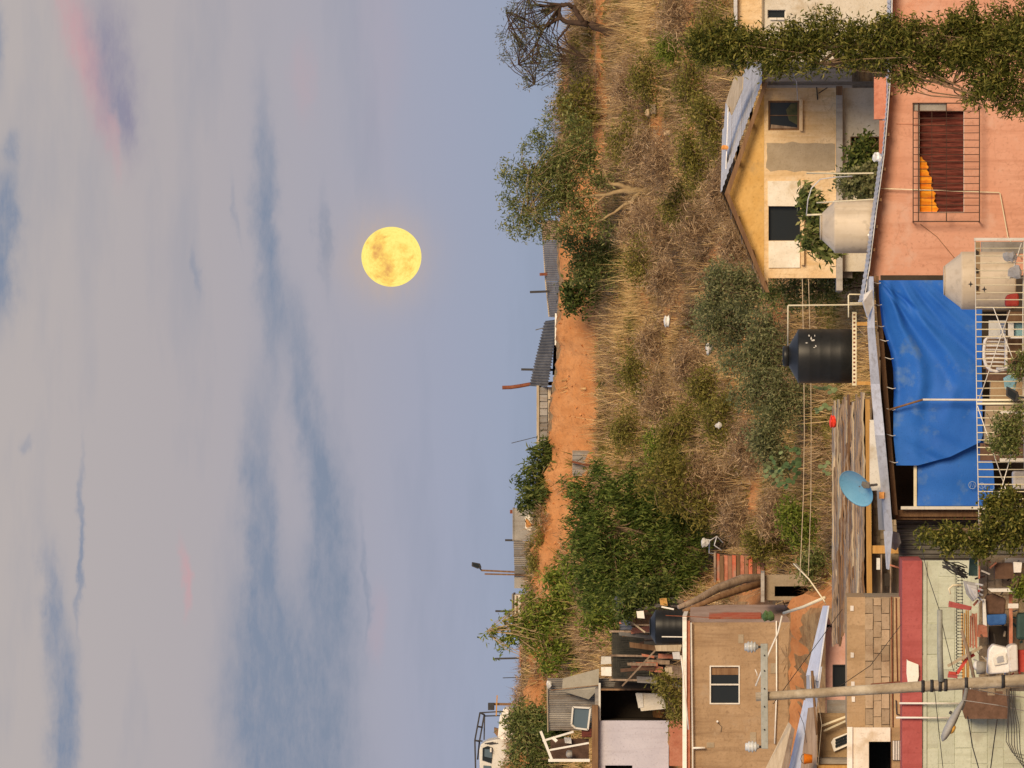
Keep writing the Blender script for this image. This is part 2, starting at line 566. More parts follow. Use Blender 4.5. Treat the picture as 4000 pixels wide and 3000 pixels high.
def gz(y, D):
    """ground height under photo row y, D metres away"""
    t = min(max((y - 2150) / 260.0, 0), 1)
    t = t * t * (3 - 2 * t)
    bb, bt = bank(y)
    s = min(max((y - 420) / 300.0, 0), 1)            # 0 right part (low cut and grassy bank), 1 centre and left
    m1 = (2328 * (1 - s) + (bb + bt) / 2 * s)
    m2 = (2300 * (1 - s) + (bt + 4) * s)
    zt = zx(bt, 188.5)
    prof = [RZ[d] * (1 - t) + LZ[d] * t for d in ST_D[:12]] + [zx(bb, 185), zx(m1, 185.6), zx(m2, 186.2), zt, zt + 0.02, zt - 1.5, -20.0, -20.0]
    z = float(np.interp(D, ST_D, prof))
    if 149 < D < 185:
        X = (1500 - y) * K * D
        a = min((D - 149) / 6, (185 - D) / 5, 1.0)
        z += a * (0.16 * math.sin(X * 0.9 + D * 0.35) + 0.12 * math.sin(X * 1.7 - D * 0.8 + 1) + 0.08 * math.sin(X * 3.1 + D * 1.9))
    for (Da, ya, yb, h) in ((172.6, -400, 760, .42), (178.2, 150, 1500, .22), (165.3, 900, 2150, .30), (160.2, 300, 1500, .22), (168.5, -400, 500, .22)):
        w = min(max((y - ya) / 120, 0), 1) * min(max((yb - y) / 120, 0), 1)
        d0 = Da + .5 * math.sin(y * .009) + .22 * math.sin(y * .031)
        if w and abs(D - d0) < 4.0:
            s2 = min(max((D - d0) / .45 + .5, 0), 1)
            z += w * h * (s2 - (D - d0 + 4.0) / 8.0)
    if 184.8 < D < 189 and y > 420:
        z += 0.05 * math.sin(y * 0.045 + D * 3) + 0.035 * math.sin(y * 0.021) + (0.05 * math.sin(y * .13 + 2 * math.sin(y * .017)) + .03 * math.sin(y * .31 + D * 5)) * min(1, max(0, 187 - D))
    return z
def G(y, D):
    return Vector(((1500 - y) * K * D, D, gz(y, D)))
def build_ground():
    ys = list(range(-30000, -1200, 3200)) + list(range(-1200, 4300, 25)) + list(range(4300, 34000, 3200))
    ds = [0.5, 20, 40, 60, 90, 105, 118, 123, 128, 131, 134, 137, 140, 143, 146, 148, 149.5, 151] + list(np.arange(152, 185, 0.4)) + \
         list(np.arange(185, 188.6, 0.2)) + [190, 193, 196, 205, 215, 230, 260, 320, 600, 1500, 6000]
    V, F = [], []
    for d in ds:
        for y in ys:
            p = G(y, d)
            if y < -1200 or y > 4200:
                p.z = min(p.z, 6.0)
            jz = random.uniform(-0.03, 0.03) if 150 < d < 190 else 0
            V.append((p.x if d > 1 else (1500 - y) * K * 300, p.y, p.z + jz))
    n = len(ys)
    for i in range(len(ds) - 1):
        for j in range(n - 1):
            F.append((i * n + j, i * n + j + 1, (i + 1) * n + j + 1, (i + 1) * n + j))
    mb = MB()
    mb.add(V, F, True)
    m = bpy.data.materials.new('hill_soil')
    m.use_nodes = True
    t = m.node_tree
    p = t.nodes['Principled BSDF']
    p.inputs['Roughness'].default_value = 0.95
    p.inputs['Specular IOR Level'].default_value = 0.1
    tcn = t.nodes.new('ShaderNodeTexCoord')
    def noise(sc, det=6.0):
        n_ = t.nodes.new('ShaderNodeTexNoise')
        n_.inputs['Scale'].default_value = sc
        n_.inputs['Detail'].default_value = det
        n_.inputs['Roughness'].default_value = 0.65
        t.links.new(tcn.outputs['Object'], n_.inputs['Vector'])
        return n_.outputs['Fac']
    def mixc(f, a, b):
        n_ = t.nodes.new('ShaderNodeMix')
        n_.data_type = 'RGBA'
        t.links.new(f, n_.inputs[0])
        for s, v in ((6, a), (7, b)):
            if isinstance(v, tuple):
                n_.inputs[s].default_value = (*v, 1)
            else:
                t.links.new(v, n_.inputs[s])
        return n_.outputs[2]
    def rmp(f, lo, hi):
        n_ = t.nodes.new('ShaderNodeMapRange')
        n_.inputs['From Min'].default_value = lo
        n_.inputs['From Max'].default_value = hi
        t.links.new(f, n_.inputs['Value'])
        return n_.outputs[0]
    dirt = mixc(rmp(noise(1.3), 0.35, 0.65), (0.50, 0.21, 0.075), (0.64, 0.31, 0.13))
    dirt = mixc(rmp(noise(6.0), 0.55, 0.75), dirt, (0.34, 0.15, 0.06))
    litter = mixc(rmp(noise(2.1), 0.4, 0.6), (0.28, 0.165, 0.08), (0.44, 0.29, 0.145))
    litter = mixc(rmp(noise(0.7), 0.56, 0.68), litter, (0.46, 0.26, 0.13))
    g = t.nodes.new('ShaderNodeNewGeometry')
    sx = t.nodes.new('ShaderNodeSeparateXYZ')
    t.links.new(g.outputs['True Normal'], sx.inputs[0])
    mr = t.nodes.new('ShaderNodeMapRange')
    mr.inputs['From Min'].default_value = 0.84
    mr.inputs['From Max'].default_value = 0.92
    t.links.new(sx.outputs[2], mr.inputs['Value'])
    t.links.new(mixc(mr.outputs[0], dirt, litter), p.inputs['Base Color'])
    b = t.nodes.new('ShaderNodeBump')
    b.inputs['Strength'].default_value = 0.9
    b.inputs['Distance'].default_value = 0.12
    t.links.new(noise(3.2, 8.0), b.inputs['Height'])
    t.links.new(b.outputs[0], p.inputs['Normal'])
    MATS['hill_soil'] = m
    mb.build('hillside_ground', 'hill_soil', kind='structure')
build_ground()

# ------------------------------------------------------------------ the moon
def build_moon():
    D = 6000.0
    c = P(1529, 1003, D)
    rad = 117 * K * D
    bm = bmesh.new()
    bmesh.ops.create_uvsphere(bm, u_segments=96, v_segments=64, radius=rad)
    me = bpy.data.meshes.new('moon')
    bm.to_mesh(me)
    bm.free()
    me.polygons.foreach_set('use_smooth', [True] * len(me.polygons))
    o = bpy.data.objects.new('moon', me)
    o.location = c
    COL.objects.link(o)
    m = bpy.data.materials.new('moonlight')
    m.use_nodes = True
    t = m.node_tree
    t.nodes.clear()
    tcn = t.nodes.new('ShaderNodeTexCoord')
    mp = t.nodes.new('ShaderNodeMapping')
    mp.inputs['Scale'].default_value = (1 / rad,) * 3
    t.links.new(tcn.outputs['Object'], mp.inputs[0])
    sp_ = t.nodes.new('ShaderNodeSeparateXYZ')
    t.links.new(mp.outputs[0], sp_.inputs[0])
    def M_(op, a, b=None, clamp=False):
        n = t.nodes.new('ShaderNodeMath')
        n.operation = op
        n.use_clamp = clamp
        for i, v in enumerate((a, b)):
            if v is None:
                continue
            if isinstance(v, (int, float)):
                n.inputs[i].default_value = v
            else:
                t.links.new(v, n.inputs[i])
        return n.outputs[0]
    nz = t.nodes.new('ShaderNodeTexNoise')
    nz.inputs['Scale'].default_value = 3.2
    nz.inputs['Detail'].default_value = 6
    nz.inputs['Roughness'].default_value = 0.6
    t.links.new(mp.outputs[0], nz.inputs['Vector'])
    nd = t.nodes.new('ShaderNodeTexNoise')
    nd.inputs['Scale'].default_value = 2.2
    nd.inputs['Detail'].default_value = 4
    t.links.new(mp.outputs[0], nd.inputs['Vector'])
    sc_ = t.nodes.new('ShaderNodeSeparateColor')
    t.links.new(nd.outputs['Color'], sc_.inputs[0])
    # dark plains of the moon, on the disc: up = picture left, right = picture top
    ux = M_('ADD', sp_.outputs[0], M_('MULTIPLY', M_('SUBTRACT', sc_.outputs[0], 0.5), 0.5))
    uz = M_('ADD', sp_.outputs[2], M_('MULTIPLY', M_('SUBTRACT', sc_.outputs[1], 0.5), 0.5))
    tot = None
    # measured in the close-up of the disc, centre (820, 855), radius 640
    for (x, y, rx, ry, a) in [(560, 420, 120, 130, .8), (570, 640, 120, 130, 1.1), (520, 850, 110, 140, 1.0), (700, 850, 160, 120, .8),
                              (800, 1150, 120, 200, 1.0), (650, 1150, 170, 150, .6), (1110, 690, 110, 80, .8), (1280, 860, 50, 55, 1.0),
                              (1180, 1100, 130, 130, .7), (1150, 900, 120, 60, .5), (320, 600, 50, 60, .8), (700, 420, 60, 40, .8), (520, 1250, 200, 60, .5),
                              (800, 1400, 120, 70, .7), (1000, 1250, 140, 60, .4)]:
        X0, Z0 = -(y - 855) / 640, -(x - 820) / 640
        q1 = M_('DIVIDE', M_('SUBTRACT', ux, X0), ry / 640)
        q2 = M_('DIVIDE', M_('SUBTRACT', uz, Z0), rx / 640)
        e = M_('MULTIPLY', M_('EXPONENT', M_('MULTIPLY', M_('ADD', M_('MULTIPLY', q1, q1), M_('MULTIPLY', q2, q2)), -1.1)), a)
        tot = e if tot is None else M_('ADD', tot, e)
    nf = t.nodes.new('ShaderNodeTexNoise')
    nf.inputs['Scale'].default_value = 9.0
    nf.inputs['Detail'].default_value = 8
    nf.inputs['Roughness'].default_value = 0.7
    t.links.new(mp.outputs[0], nf.inputs['Vector'])
    f = M_('ADD', M_('MULTIPLY', tot, M_('ADD', M_('MULTIPLY', nz.outputs['Fac'], 1.2), 0.05)), M_('MULTIPLY', M_('SUBTRACT', nf.outputs['Fac'], 0.46), 1.5), True)
    r = t.nodes.new('ShaderNodeValToRGB')
    t.links.new(f, r.inputs[0])
    r.color_ramp.elements[0].color = (*s2l((255, 234, 128)), 1)
    r.color_ramp.elements[1].color = (*s2l((219, 162, 92)), 1)
    x = r.color_ramp.elements.new(0.45)
    x.color = (*s2l((248, 206, 104)), 1)
    em = t.nodes.new('ShaderNodeEmission')
    em.inputs[1].default_value = 1.02
    t.links.new(r.outputs[0], em.inputs[0])
    out = t.nodes.new('ShaderNodeOutputMaterial')
    t.links.new(em.outputs[0], out.inputs[0])
    me.materials.append(m)
    tag(o, 'full yellow moon with orange patches, high above the ridge', 'moon')
build_moon()

# ------------------------------------------------------------------ dry grass, brush and weeds on the slope
def field(y, D, a):
    X = (1500 - y) * K * D
    return math.sin(X * 0.55 + a) + math.sin(D * 0.42 + a * 2.1) + math.sin(X * 0.9 - D * 0.5 + a * 0.7) + 0.6 * math.sin(X * 2.3 + D * 1.3 + a)
def blocked(y, D):
    if y < 1160 and D < 152.5: return True
    if y > 2300 and D < 161: return True
    if y > 2380 and 166 < D < 176.5: return True
    return False
def grass_mass():
    kinds = {'straw': [], 'brush': [], 'weeds': []}
    r = random.Random(5)
    tries = 0
    n = 0
    while n < 12500:
        tries += 1
        D = math.sqrt(r.uniform(146 ** 2, 188.6 ** 2))
        y = r.uniform(-160, 3160)
        if blocked(y, D):
            continue
        onbank = D > 184.9
        if onbank:
            if y > 700:
                if not (y > 1780 or r.random() < 0.05):
                    continue
                if r.random() < 0.75:
                    continue
            elif D < 185.7 and r.random() < 0.9:
                continue
        f1, f2 = field(y, D, 1.0), field(y, D, 4.2)
        bare = field(y, D, 7.7)
        if D < 184 and gz(y, D + .35) - gz(y, D - .35) > .30 and r.random() < .85:
            continue
        if bare > 2.1 and r.random() < 0.75:
            continue
        # the left-centre of the slope and its foot are greener, the right and middle are straw and dead brush
        green = 0.10 + 0.28 * (1550 < y < 2150) + 0.2 * (D > 185) + 0.10 * (f2 > 0.8) + 0.15 * (D < 156)
        if r.random() < green:
            kd = 'weeds'
        else:
            kd = 'straw' if f1 + r.uniform(-1, 1) > 0.15 else 'brush'
        kinds[kd].append((y, D))
        n += 1
    for kd, spots in kinds.items():
        V = []
        rr = np.random.default_rng(len(spots))
        for (y, D) in spots:
            g = np.array(G(y, D))
            nb = int(rr.integers(14, 26))
            hgt = {'straw': 0.40, 'brush': 0.40, 'weeds': 0.30}[kd] * rr.choice([0.45, 0.7, 1.0, 1.5], p=[.3, .35, .25, .1])
            base = g + rr.normal(size=(nb, 3)) * np.array([0.13, 0.13, 0.0])
            lean = rr.normal(size=(nb, 3)) * {'straw': 0.45, 'brush': 0.9, 'weeds': 0.7}[kd]
            lean[:, 2] = 1.0
            if kd == 'brush':
                base[:, 2] += rr.uniform(-0.02, 0.25, size=nb)
            tip = base + unit(lean) * (hgt * rr.uniform(0.5, 1.2, size=(nb, 1)))
            w = rr.normal(size=(nb, 3)) * np.array([1, 1, 0.1])
            w = unit(w) * rr.uniform(0.007, 0.016, size=(nb, 1)) * {'straw': 1.0, 'brush': 0.9, 'weeds': 1.5}[kd]
            base[:, 2] -= 0.05
            V.append(np.stack([base - w, base + w, tip], axis=1).reshape(-1, 3))
        V = np.concatenate(V)
        npmesh({'straw': 'dry_grass', 'brush': 'dead_brush', 'weeds': 'olive_weeds'}[kd], V, np.arange(len(V)).reshape(-1, 3), kd,
               label={'straw': 'tall straw coloured dry grass covering the hillside', 'brush': 'brown dead brush and twigs covering the hillside',
                      'weeds': 'olive green weeds scattered over the hillside'}[kd], cat={'straw': 'grass', 'brush': 'brush', 'weeds': 'weeds'}[kd], kind='stuff')
grass_mass()
def low_scrub():
    r = random.Random(9)
    for nm, m, cnt, lab, seed in (('low_scrub', 'leaf_olive', 620, 'low olive scrub spread between the dry grass', 1), ('twiggy_scrub', 'brush', 520, 'low brown leafless scrub spread between the dry grass', 2)):
        pts = []
        rr = np.random.default_rng(seed)
        k = 0
        while k < cnt:
            D = math.sqrt(r.uniform(150 ** 2, 188.4 ** 2))
            y = r.uniform(-150, 3150)
            if blocked(y, D) or (D > 184.7 and 700 < y < 1900):
                continue
            f = field(y, D, 2.6 if m == 'leaf_olive' else 5.5)
            if f < -0.3:
                continue
            g = np.array(G(y, D))
            s = rr.uniform(0.16, 0.42)
            nl = int(170 * s / 0.3)
            u = unit(rr.normal(size=(nl, 3))) * (rr.uniform(0, 1, size=(nl, 1)) ** 0.5)
            u[:, 2] = np.abs(u[:, 2]) * 0.8
            pts.append(g + u * s * np.array([1.25, 1.1, 1.0]))
            k += 1
        pts = np.concatenate(pts)
        leaves(nm, pts, m, L=0.10 if m == 'leaf_olive' else 0.20, Wd=0.035 if m == 'leaf_olive' else 0.016, droop=0.0, r=rr, label=lab, cat='scrub', kind='stuff')
low_scrub()

# ------------------------------------------------------------------ trees and shrubs
def tree(name, label, D, limbs, blobs, n, leaf, bark, L=0.12, Wd=0.05, droop=0.3, clump=14, sig=0.13, shell=0.45, cat='tree', group=None, seed=0, twigs=40, base=None):
    """limbs: photo pixel polylines [(x, y, radius px[, dD])]; blobs: crown ellipsoids in photo pixels"""
    r = np.random.default_rng(seed + 100)
    rr = random.Random(seed)
    b = limbs[0][0]
    t = thing(name, label, cat, P(b[0], b[1], D) if base is None else base, group)
    mb = MB()
    for lim in limbs:
        pts = [P(q[0], q[1], D + (q[3] if len(q) > 3 else 0)) for q in lim]
        rad = [q[2] * K * D for q in lim]
        # soften the polyline and roughen it a little
        pp, rd = [], []
        for i in range(len(pts) - 1):
            for s in (0, 0.34, 0.67):
                pp.append(pts[i].lerp(pts[i + 1], s) + Vector([rr.uniform(-1, 1) * rad[i] * 0.35 for _ in range(3)]))
                rd.append(rad[i] + (rad[i + 1] - rad[i]) * s)
        pp.append(pts[-1])
        rd.append(rad[-1])
        mb.tube(pp, rd, 8)
    ends = [(P(l[-1][0], l[-1][1], D + (l[-1][3] if len(l[-1]) > 3 else 0)), l[-1][2] * K * D) for l in limbs]
    rag = []
    for q in blobs:
        for _ in range(4):
            an = rr.uniform(0, 6.28)
            k_ = rr.uniform(.75, 1.1)
            f_ = rr.uniform(.25, .45)
            rag.append((q[0] + q[2] * k_ * math.sin(an), q[1] + q[3] * k_ * math.cos(an), max(q[2] * f_, 6), max(q[3] * f_, 6), rr.uniform(-.5, .5) * q[3] * K * D))
    pts = crown_pts(list(blobs) + rag, D, int(n * 1.15), clump, sig, shell, r)
    for i in range(twigs):
        e, rad = ends[i % len(ends)]
        q = Vector(pts[rr.randrange(len(pts))])
        if (q - e).length > 1.6:
            q = e + (q - e).normalized() * 1.6
        mid = e.lerp(q, 0.5) + Vector((rr.uniform(-.1, .1), rr.uniform(-.1, .1), rr.uniform(0, .15)))
        mb.tube([e, mid, q], [max(rad * 0.7, 0.008), 0.012, 0.005], 5)
    mb.build('trunk', bark, t)
    leaves('crown', pts, leaf, t, L, Wd, droop, r=r)
    return t
# wispy acacia at the right end of the ridge
tree('acacia_tree', 'wispy dark limbed tree with thin grey green leaves at the right end of the ridge', 184.5,
     [[(2405, 135, 22), (2374, 123, 17), (2302, 98, 15), (2277, 87, 13), (2230, 90, 10), (2190, 72, 9), (2165, 80, 7), (2139, 98, 6), (2118, 116, 5.5), (2096, 174, 4.5), (2067, 213, 3), (2024, 253, 1.5)],
      [(2277, 87, 12), (2255, 54, 11), (2244, 29, 10), (2218, 18, 9), (2190, 18, 9)],
      [(2190, 72, 7), (2179, 33, 6), (2140, 25, 5), (2096, 18, 4), (2060, -20, 2)],
      [(2230, 90, 6), (2201, 127, 5), (2176, 160, 4), (2182, 203, 3), (2212, 231, 2)],
      [(2139, 98, 5), (2095, 104, 3.5), (2040, 112, 2.5), (1985, 110, 1.2)],
      [(2118, 116, 4), (2075, 90, 3), (2020, 60, 2), (1975, 45, 1)],
      [(2096, 174, 4), (2115, 230, 3), (2080, 290, 2), (2090, 330, 1)],
      [(2201, 127, 3), (2215, 170, 2.5), (2260, 215, 2), (2300, 235, 1)]],
     [(2010, 60, 55, 70), (2000, 150, 55, 60), (2060, 30, 60, 60), (2050, 230, 70, 60), (2110, 260, 75, 60), (2130, 180, 70, 60), (2090, 110, 60, 60), (2160, 270, 50, 45), (2130, 40, 40, 50), (1965, 215, 25, 30), (2170, 210, 40, 50), (2080, 320, 40, 25)],
     2700, 'leaf_acacia', 'bark_dark', L=0.10, Wd=0.026, droop=0.6, clump=26, sig=0.10, shell=0.6, seed=1, twigs=130)
# broad green tree right of the shacks
tree('mesquite_tree', 'broad green tree with a pale forked trunk on the slope below the ridge', 179.5,
     [[(2650, 742, 22), (2628, 745, 19), (2560, 748, 17), (2479, 745, 15), (2414, 752, 9), (2370, 760, 7), (2280, 770, 5), (2180, 780, 3)],
      [(2479, 745, 11), (2425, 724, 9), (2382, 716, 7), (2356, 662, 5), (2280, 640, 4), (2180, 620, 3)],
      [(2500, 748, 10), (2470, 785, 8), (2443, 800, 7), (2400, 830, 5), (2330, 870, 4), (2230, 880, 3)],
      [(2382, 716, 5), (2300, 690, 4), (2200, 700, 3), (2080, 690, 2)],
      [(2370, 760, 5), (2300, 820, 4), (2200, 840, 3), (2060, 830, 2)]],
     [(2200, 520, 70, 60), (2180, 600, 90, 70), (2140, 660, 110, 80), (2130, 740, 120, 85), (2150, 820, 110, 80), (2230, 700, 95, 110), (2260, 800, 85, 100), (2080, 640, 70, 45), (2050, 700, 75, 50), (2050, 800, 70, 60), (2080, 880, 70, 50),
      (1975, 640, 30, 22), (1965, 700, 28, 22), (1962, 790, 26, 24), (1985, 870, 30, 26), (2010, 910, 30, 22), (2040, 590, 36, 26), (2090, 540, 40, 30), (2150, 480, 40, 34), (2200, 430, 34, 30), (2290, 540, 45, 50), (2280, 610, 60, 70), (2190, 900, 70, 50), (2010, 690, 45, 35), (2000, 830, 40, 50), (2250, 470, 45, 50), (2330, 700, 45, 70), (2300, 890, 70, 60)],
     11500, 'leaf_green', 'bark_pale', L=0.12, Wd=0.034, droop=0.3, clump=42, sig=0.125, shell=0.65, seed=2, twigs=150)
tree('green_shrub', 'rounded green shrub in front of the long grey ridge shack', 181.5,
     [[(2440, 1000, 6), (2380, 1000, 4), (2320, 990, 3)], [(2440, 1005, 5), (2370, 1040, 3), (2300, 1050, 2)]],
     [(2300, 980, 60, 60), (2340, 1040, 70, 60), (2280, 1060, 55, 40), (2370, 980, 55, 60), (2400, 1050, 40, 60), (2230, 960, 30, 50)],
     4200, 'leaf_green', 'bark_mid', L=0.12, Wd=0.045, cat='shrub', seed=3, twigs=20)
tree('creeper', 'dark green creeper hanging over the orange earth bank', 184.2,
     [[(2365, 1130, 4), (2300, 1140, 3), (2230, 1160, 2)]],
     [(2230, 1130, 38, 22), (2250, 1175, 45, 28), (2290, 1120, 40, 26), (2320, 1150, 40, 30), (2280, 1220, 25, 15), (2225, 1190, 15, 10)],
     1500, 'leaf_dark', 'bark_mid', L=0.13, Wd=0.07, droop=0.8, cat='plant', seed=4, twigs=14)
tree('bank_shrub', 'yellow green shrub on the grassy bank left of the wispy acacia', 185.0,
     [[(2330, 400, 5), (2290, 400, 4), (2250, 410, 3)]],
     [(2230, 400, 45, 60), (2200, 440, 40, 60), (2270, 470, 60, 60), (2260, 340, 40, 50), (2290, 420, 40, 60)],
     2600, 'leaf_olive', 'bark_mid', L=0.11, Wd=0.04, cat='shrub', seed=5, twigs=16)
tree('drooping_tree', 'dark droopy leaved tree on the ridge beside the grey concrete hut', 186.5,
     [[(2300, 1830, 9), (2230, 1835, 8), (2160, 1850, 7), (2120, 1880, 5), (2090, 1920, 3)], [(2160, 1850, 6), (2130, 1790, 4), (2120, 1750, 3)], [(2150, 1860, 5), (2150, 1940, 4), (2160, 2000, 3)]],
     [(2150, 1735, 60, 45), (2130, 1800, 75, 60), (2100, 1860, 75, 65), (2080, 1930, 65, 70), (2130, 1950, 80, 70), (2140, 2010, 60, 45), (2190, 1790, 65, 50), (2200, 1880, 60, 70), (2200, 1990, 55, 45), (2060, 1960, 40, 40), (2230, 1940, 50, 50)],
     4600, 'leaf_dark', 'bark_pale', L=0.22, Wd=0.05, droop=1.3, clump=26, sig=0.12, seed=6, twigs=30)
tree('pepper_tree', 'large dense dark green tree below the ridge with hanging foliage', 167.6,
     [[(2760, 2150, 14), (2680, 2140, 12), (2600, 2120, 10), (2500, 2080, 8), (2400, 2060, 6)], [(2600, 2120, 9), (2520, 2200, 7), (2420, 2260, 5)], [(2680, 2140, 8), (2620, 2230, 6), (2580, 2290, 4)]],
     [(2330, 1990, 85, 90), (2300, 2090, 80, 90), (2320, 2190, 90, 90), (2420, 1960, 100, 100), (2420, 2080, 110, 100), (2430, 2200, 110, 90), (2350, 2300, 90, 80), (2530, 1960, 110, 85), (2540, 2080, 100, 100),
      (2560, 2190, 100, 100), (2620, 2260, 80, 80), (2450, 2300, 80, 80), (2640, 2120, 70, 80), (2380, 1890, 60, 50), (2550, 2340, 70, 50), (2480, 1870, 50, 40), (2660, 1990, 60, 60), (2700, 2060, 45, 50), (2680, 2200, 50, 60), (2250, 2030, 40, 50), (2240, 2140, 40, 60), (2640, 2330, 50, 45), (2330, 1870, 30, 40), (2690, 2290, 55, 60), (2640, 2380, 45, 40), (2600, 2040, 70, 80), (2480, 2250, 80, 80), (2270, 1960, 50, 60), (2250, 1890, 40, 50), (2560, 1900, 60, 60), (2730, 2130, 45, 60)],
     27000, 'leaf_pepper', 'bark_mid', L=0.15, Wd=0.034, droop=1.6, clump=70, sig=0.14, shell=0.55, seed=7, twigs=50)
tree('sapling', 'light green sapling rising above the ridge before the red shed', 182.0,
     [[(2440, 2460, 6), (2330, 2450, 5), (2240, 2440, 4), (2150, 2450, 3), (2060, 2470, 2.4), (1990, 2470, 1.6), (1900, 2466, 1)], [(2240, 2440, 4), (2150, 2400, 3), (2080, 2350, 2)], [(2300, 2450, 4), (2220, 2530, 3), (2150, 2580, 2)], [(2060, 2470, 2), (2000, 2425, 1.5), (1960, 2425, 1)]],
     [(1890, 2466, 20, 28), (1965, 2425, 30, 24), (1945, 2475, 24, 24), (1970, 2520, 35, 34), (2030, 2450, 45, 60), (2080, 2400, 60, 60), (2110, 2480, 60, 70), (2060, 2330, 40, 35), (2160, 2350, 70, 70), (2190, 2440, 80, 80), (2150, 2560, 60, 50), (2130, 2610, 40, 30), (2250, 2510, 70, 60), (2270, 2400, 70, 70),
      (2230, 2300, 70, 50), (2280, 2600, 45, 35), (2170, 2270, 50, 35)],
     6200, 'leaf_bright', 'bark_pale', L=0.15, Wd=0.055, droop=0.7, clump=22, sig=0.11, shell=0.5, seed=8, twigs=60)
tree('conifer_shrub', 'dark bushy evergreen at the left end of the ridge below the white pickup', 184.0,
     [[(2230, 2900, 6), (2150, 2890, 5), (2050, 2860, 4)], [(2150, 2890, 4), (2080, 2940, 3)], [(2150, 2880, 4), (2110, 2810, 3)]],
     [(2020, 2790, 45, 40), (2000, 2830, 45, 30), (2060, 2850, 70, 60), (2110, 2830, 70, 60), (2160, 2840, 35, 40), (2060, 2920, 80, 60), (2130, 2930, 75, 60), (2080, 2990, 80, 50), (2180, 2990, 60, 40), (2010, 2960, 30, 40)],
     5200, 'leaf_green', 'bark_mid', L=0.15, Wd=0.045, droop=0.6, clump=26, sig=0.12, seed=9, twigs=30)
tree('evergreen_bush', 'small dark round evergreen in front of the grey corrugated shed', 170.5,
     [[(2230, 2860, 5), (2190, 2850, 4), (2170, 2845, 3)]], [(2170, 2835, 30, 40), (2150, 2860, 25, 30), (2190, 2860, 20, 30)],
     1500, 'leaf_dark', 'bark_mid', L=0.12, Wd=0.03, cat='shrub', seed=10, twigs=10)
tree('bright_tree', 'bright green tree between the light sapling and the large dark tree', 172.5,
     [[(2520, 2340, 9), (2450, 2330, 8), (2370, 2310, 6), (2290, 2290, 4), (2220, 2280, 2)], [(2450, 2330, 6), (2380, 2380, 4), (2300, 2410, 2)]],
     [(2250, 2270, 60, 60), (2300, 2330, 80, 80), (2360, 2260, 80, 70), (2380, 2380, 80, 70), (2440, 2320, 70, 80), (2310, 2420, 60, 55), (2420, 2440, 60, 50), (2210, 2210, 45, 40), (2500, 2390, 60, 50)],
     6000, 'leaf_bright', 'bark_mid', L=0.14, Wd=0.05, droop=1.0, clump=40, sig=0.14, shell=0.5, seed=12, twigs=50)
tree('feathery_tree', 'feathery olive tree joining the dark tree to the slope scrub', 166.0,
     [[(2790, 1930, 8), (2720, 1920, 7), (2640, 1900, 5), (2580, 1880, 3)], [(2720, 1920, 5), (2660, 1970, 3)]],
     [(2560, 1870, 60, 60), (2620, 1900, 70, 70), (2690, 1930, 60, 70), (2590, 1800, 50, 45), (2660, 1840, 50, 50), (2720, 2000, 50, 60)],
     4200, 'leaf_olive', 'bark_mid', L=0.13, Wd=0.035, droop=0.7, clump=20, sig=0.16, shell=0.5, seed=13, twigs=40)
# shrubs on the slope
def shrub(name, label, D, blobs, n, leaf, seed, L=0.10, Wd=0.035, droop=0.0, group=None, sig=0.11):
    x = max(b[0] + b[2] for b in blobs)
    y = sum(b[1] for b in blobs) / len(blobs)
    x1 = sum(b[0] for b in blobs) / len(blobs)
    return tree(name, label, D, [[(x, y, 4), ((x + x1) / 2, y + 10, 3), (x1, y, 2)], [(x, y - 8, 3), ((x + x1) / 2, y - 25, 2.4), (x1, y - 40, 1.5)]], blobs, n, leaf, 'bark_mid', L=L, Wd=Wd, droop=droop, cat='shrub', group=group, seed=seed, twigs=18, sig=sig, clump=12, shell=0.42)
shrub('grey_shrub', 'grey green shrub spilling past the left eave of the cream house', 156.0, [(2840, 1080, 70, 70), (2800, 1130, 55, 60), (2880, 1150, 80, 70), (2760, 1200, 40, 50), (2930, 1080, 50, 50)], 4200, 'leaf_grey', 21)
shrub('grey_shrub', 'large grey green shrub left of the cream house eave, uphill of the pipe frame', 158.5, [(2810, 1230, 80, 75), (2870, 1230, 80, 80), (2760, 1270, 55, 60), (2900, 1300, 70, 70), (2800, 1320, 55, 50)], 4800, 'leaf_grey', 22)
shrub('grey_shrub', 'grey green shrub just uphill of the black water tank', 154.0, [(2980, 1270, 60, 70), (3010, 1350, 70, 80), (2940, 1400, 70, 80), (3030, 1440, 60, 60), (2880, 1420, 55, 60)], 4600, 'leaf_grey', 23)
shrub('grey_shrub', 'grey green shrub left of the black tank, behind the pair of cables', 153.5, [(3020, 1560, 70, 80), (2960, 1520, 60, 60), (3080, 1600, 70, 80), (2900, 1560, 45, 50), (3120, 1530, 60, 50)], 4600, 'leaf_grey', 24)
shrub('grey_shrub', 'pale grey green shrub growing behind the prickly pear', 153.0, [(2990, 1680, 60, 60), (3010, 1760, 60, 60), (2960, 1720, 50, 50), (3040, 1820, 50, 40)], 3600, 'leaf_grey', 25)
shrub('olive_shrub', 'yellow green shrub in the middle of the slope, below the droopy tree', 170.0, [(2640, 1690, 60, 60), (2680, 1650, 50, 60), (2610, 1740, 50, 50)], 2600, 'leaf_olive', 26)
shrub('olive_shrub', 'bright green shrub beside the large dense dark tree', 171.5, [(2590, 1790, 60, 60), (2640, 1820, 50, 50), (2560, 1740, 45, 45)], 2600, 'leaf_bright', 27)
shrub('olive_shrub', 'mossy green shrub on the slope under the pale forked trunk', 165.0, [(2700, 620, 50, 60), (2720, 690, 50, 60), (2680, 560, 40, 45)], 2400, 'leaf_olive', 28)
shrub('olive_shrub', 'olive shrub above the right roof slope of the cream house', 160.0, [(2770, 480, 45, 60), (2740, 420, 45, 50), (2780, 560, 40, 50)], 2200, 'leaf_olive', 29)
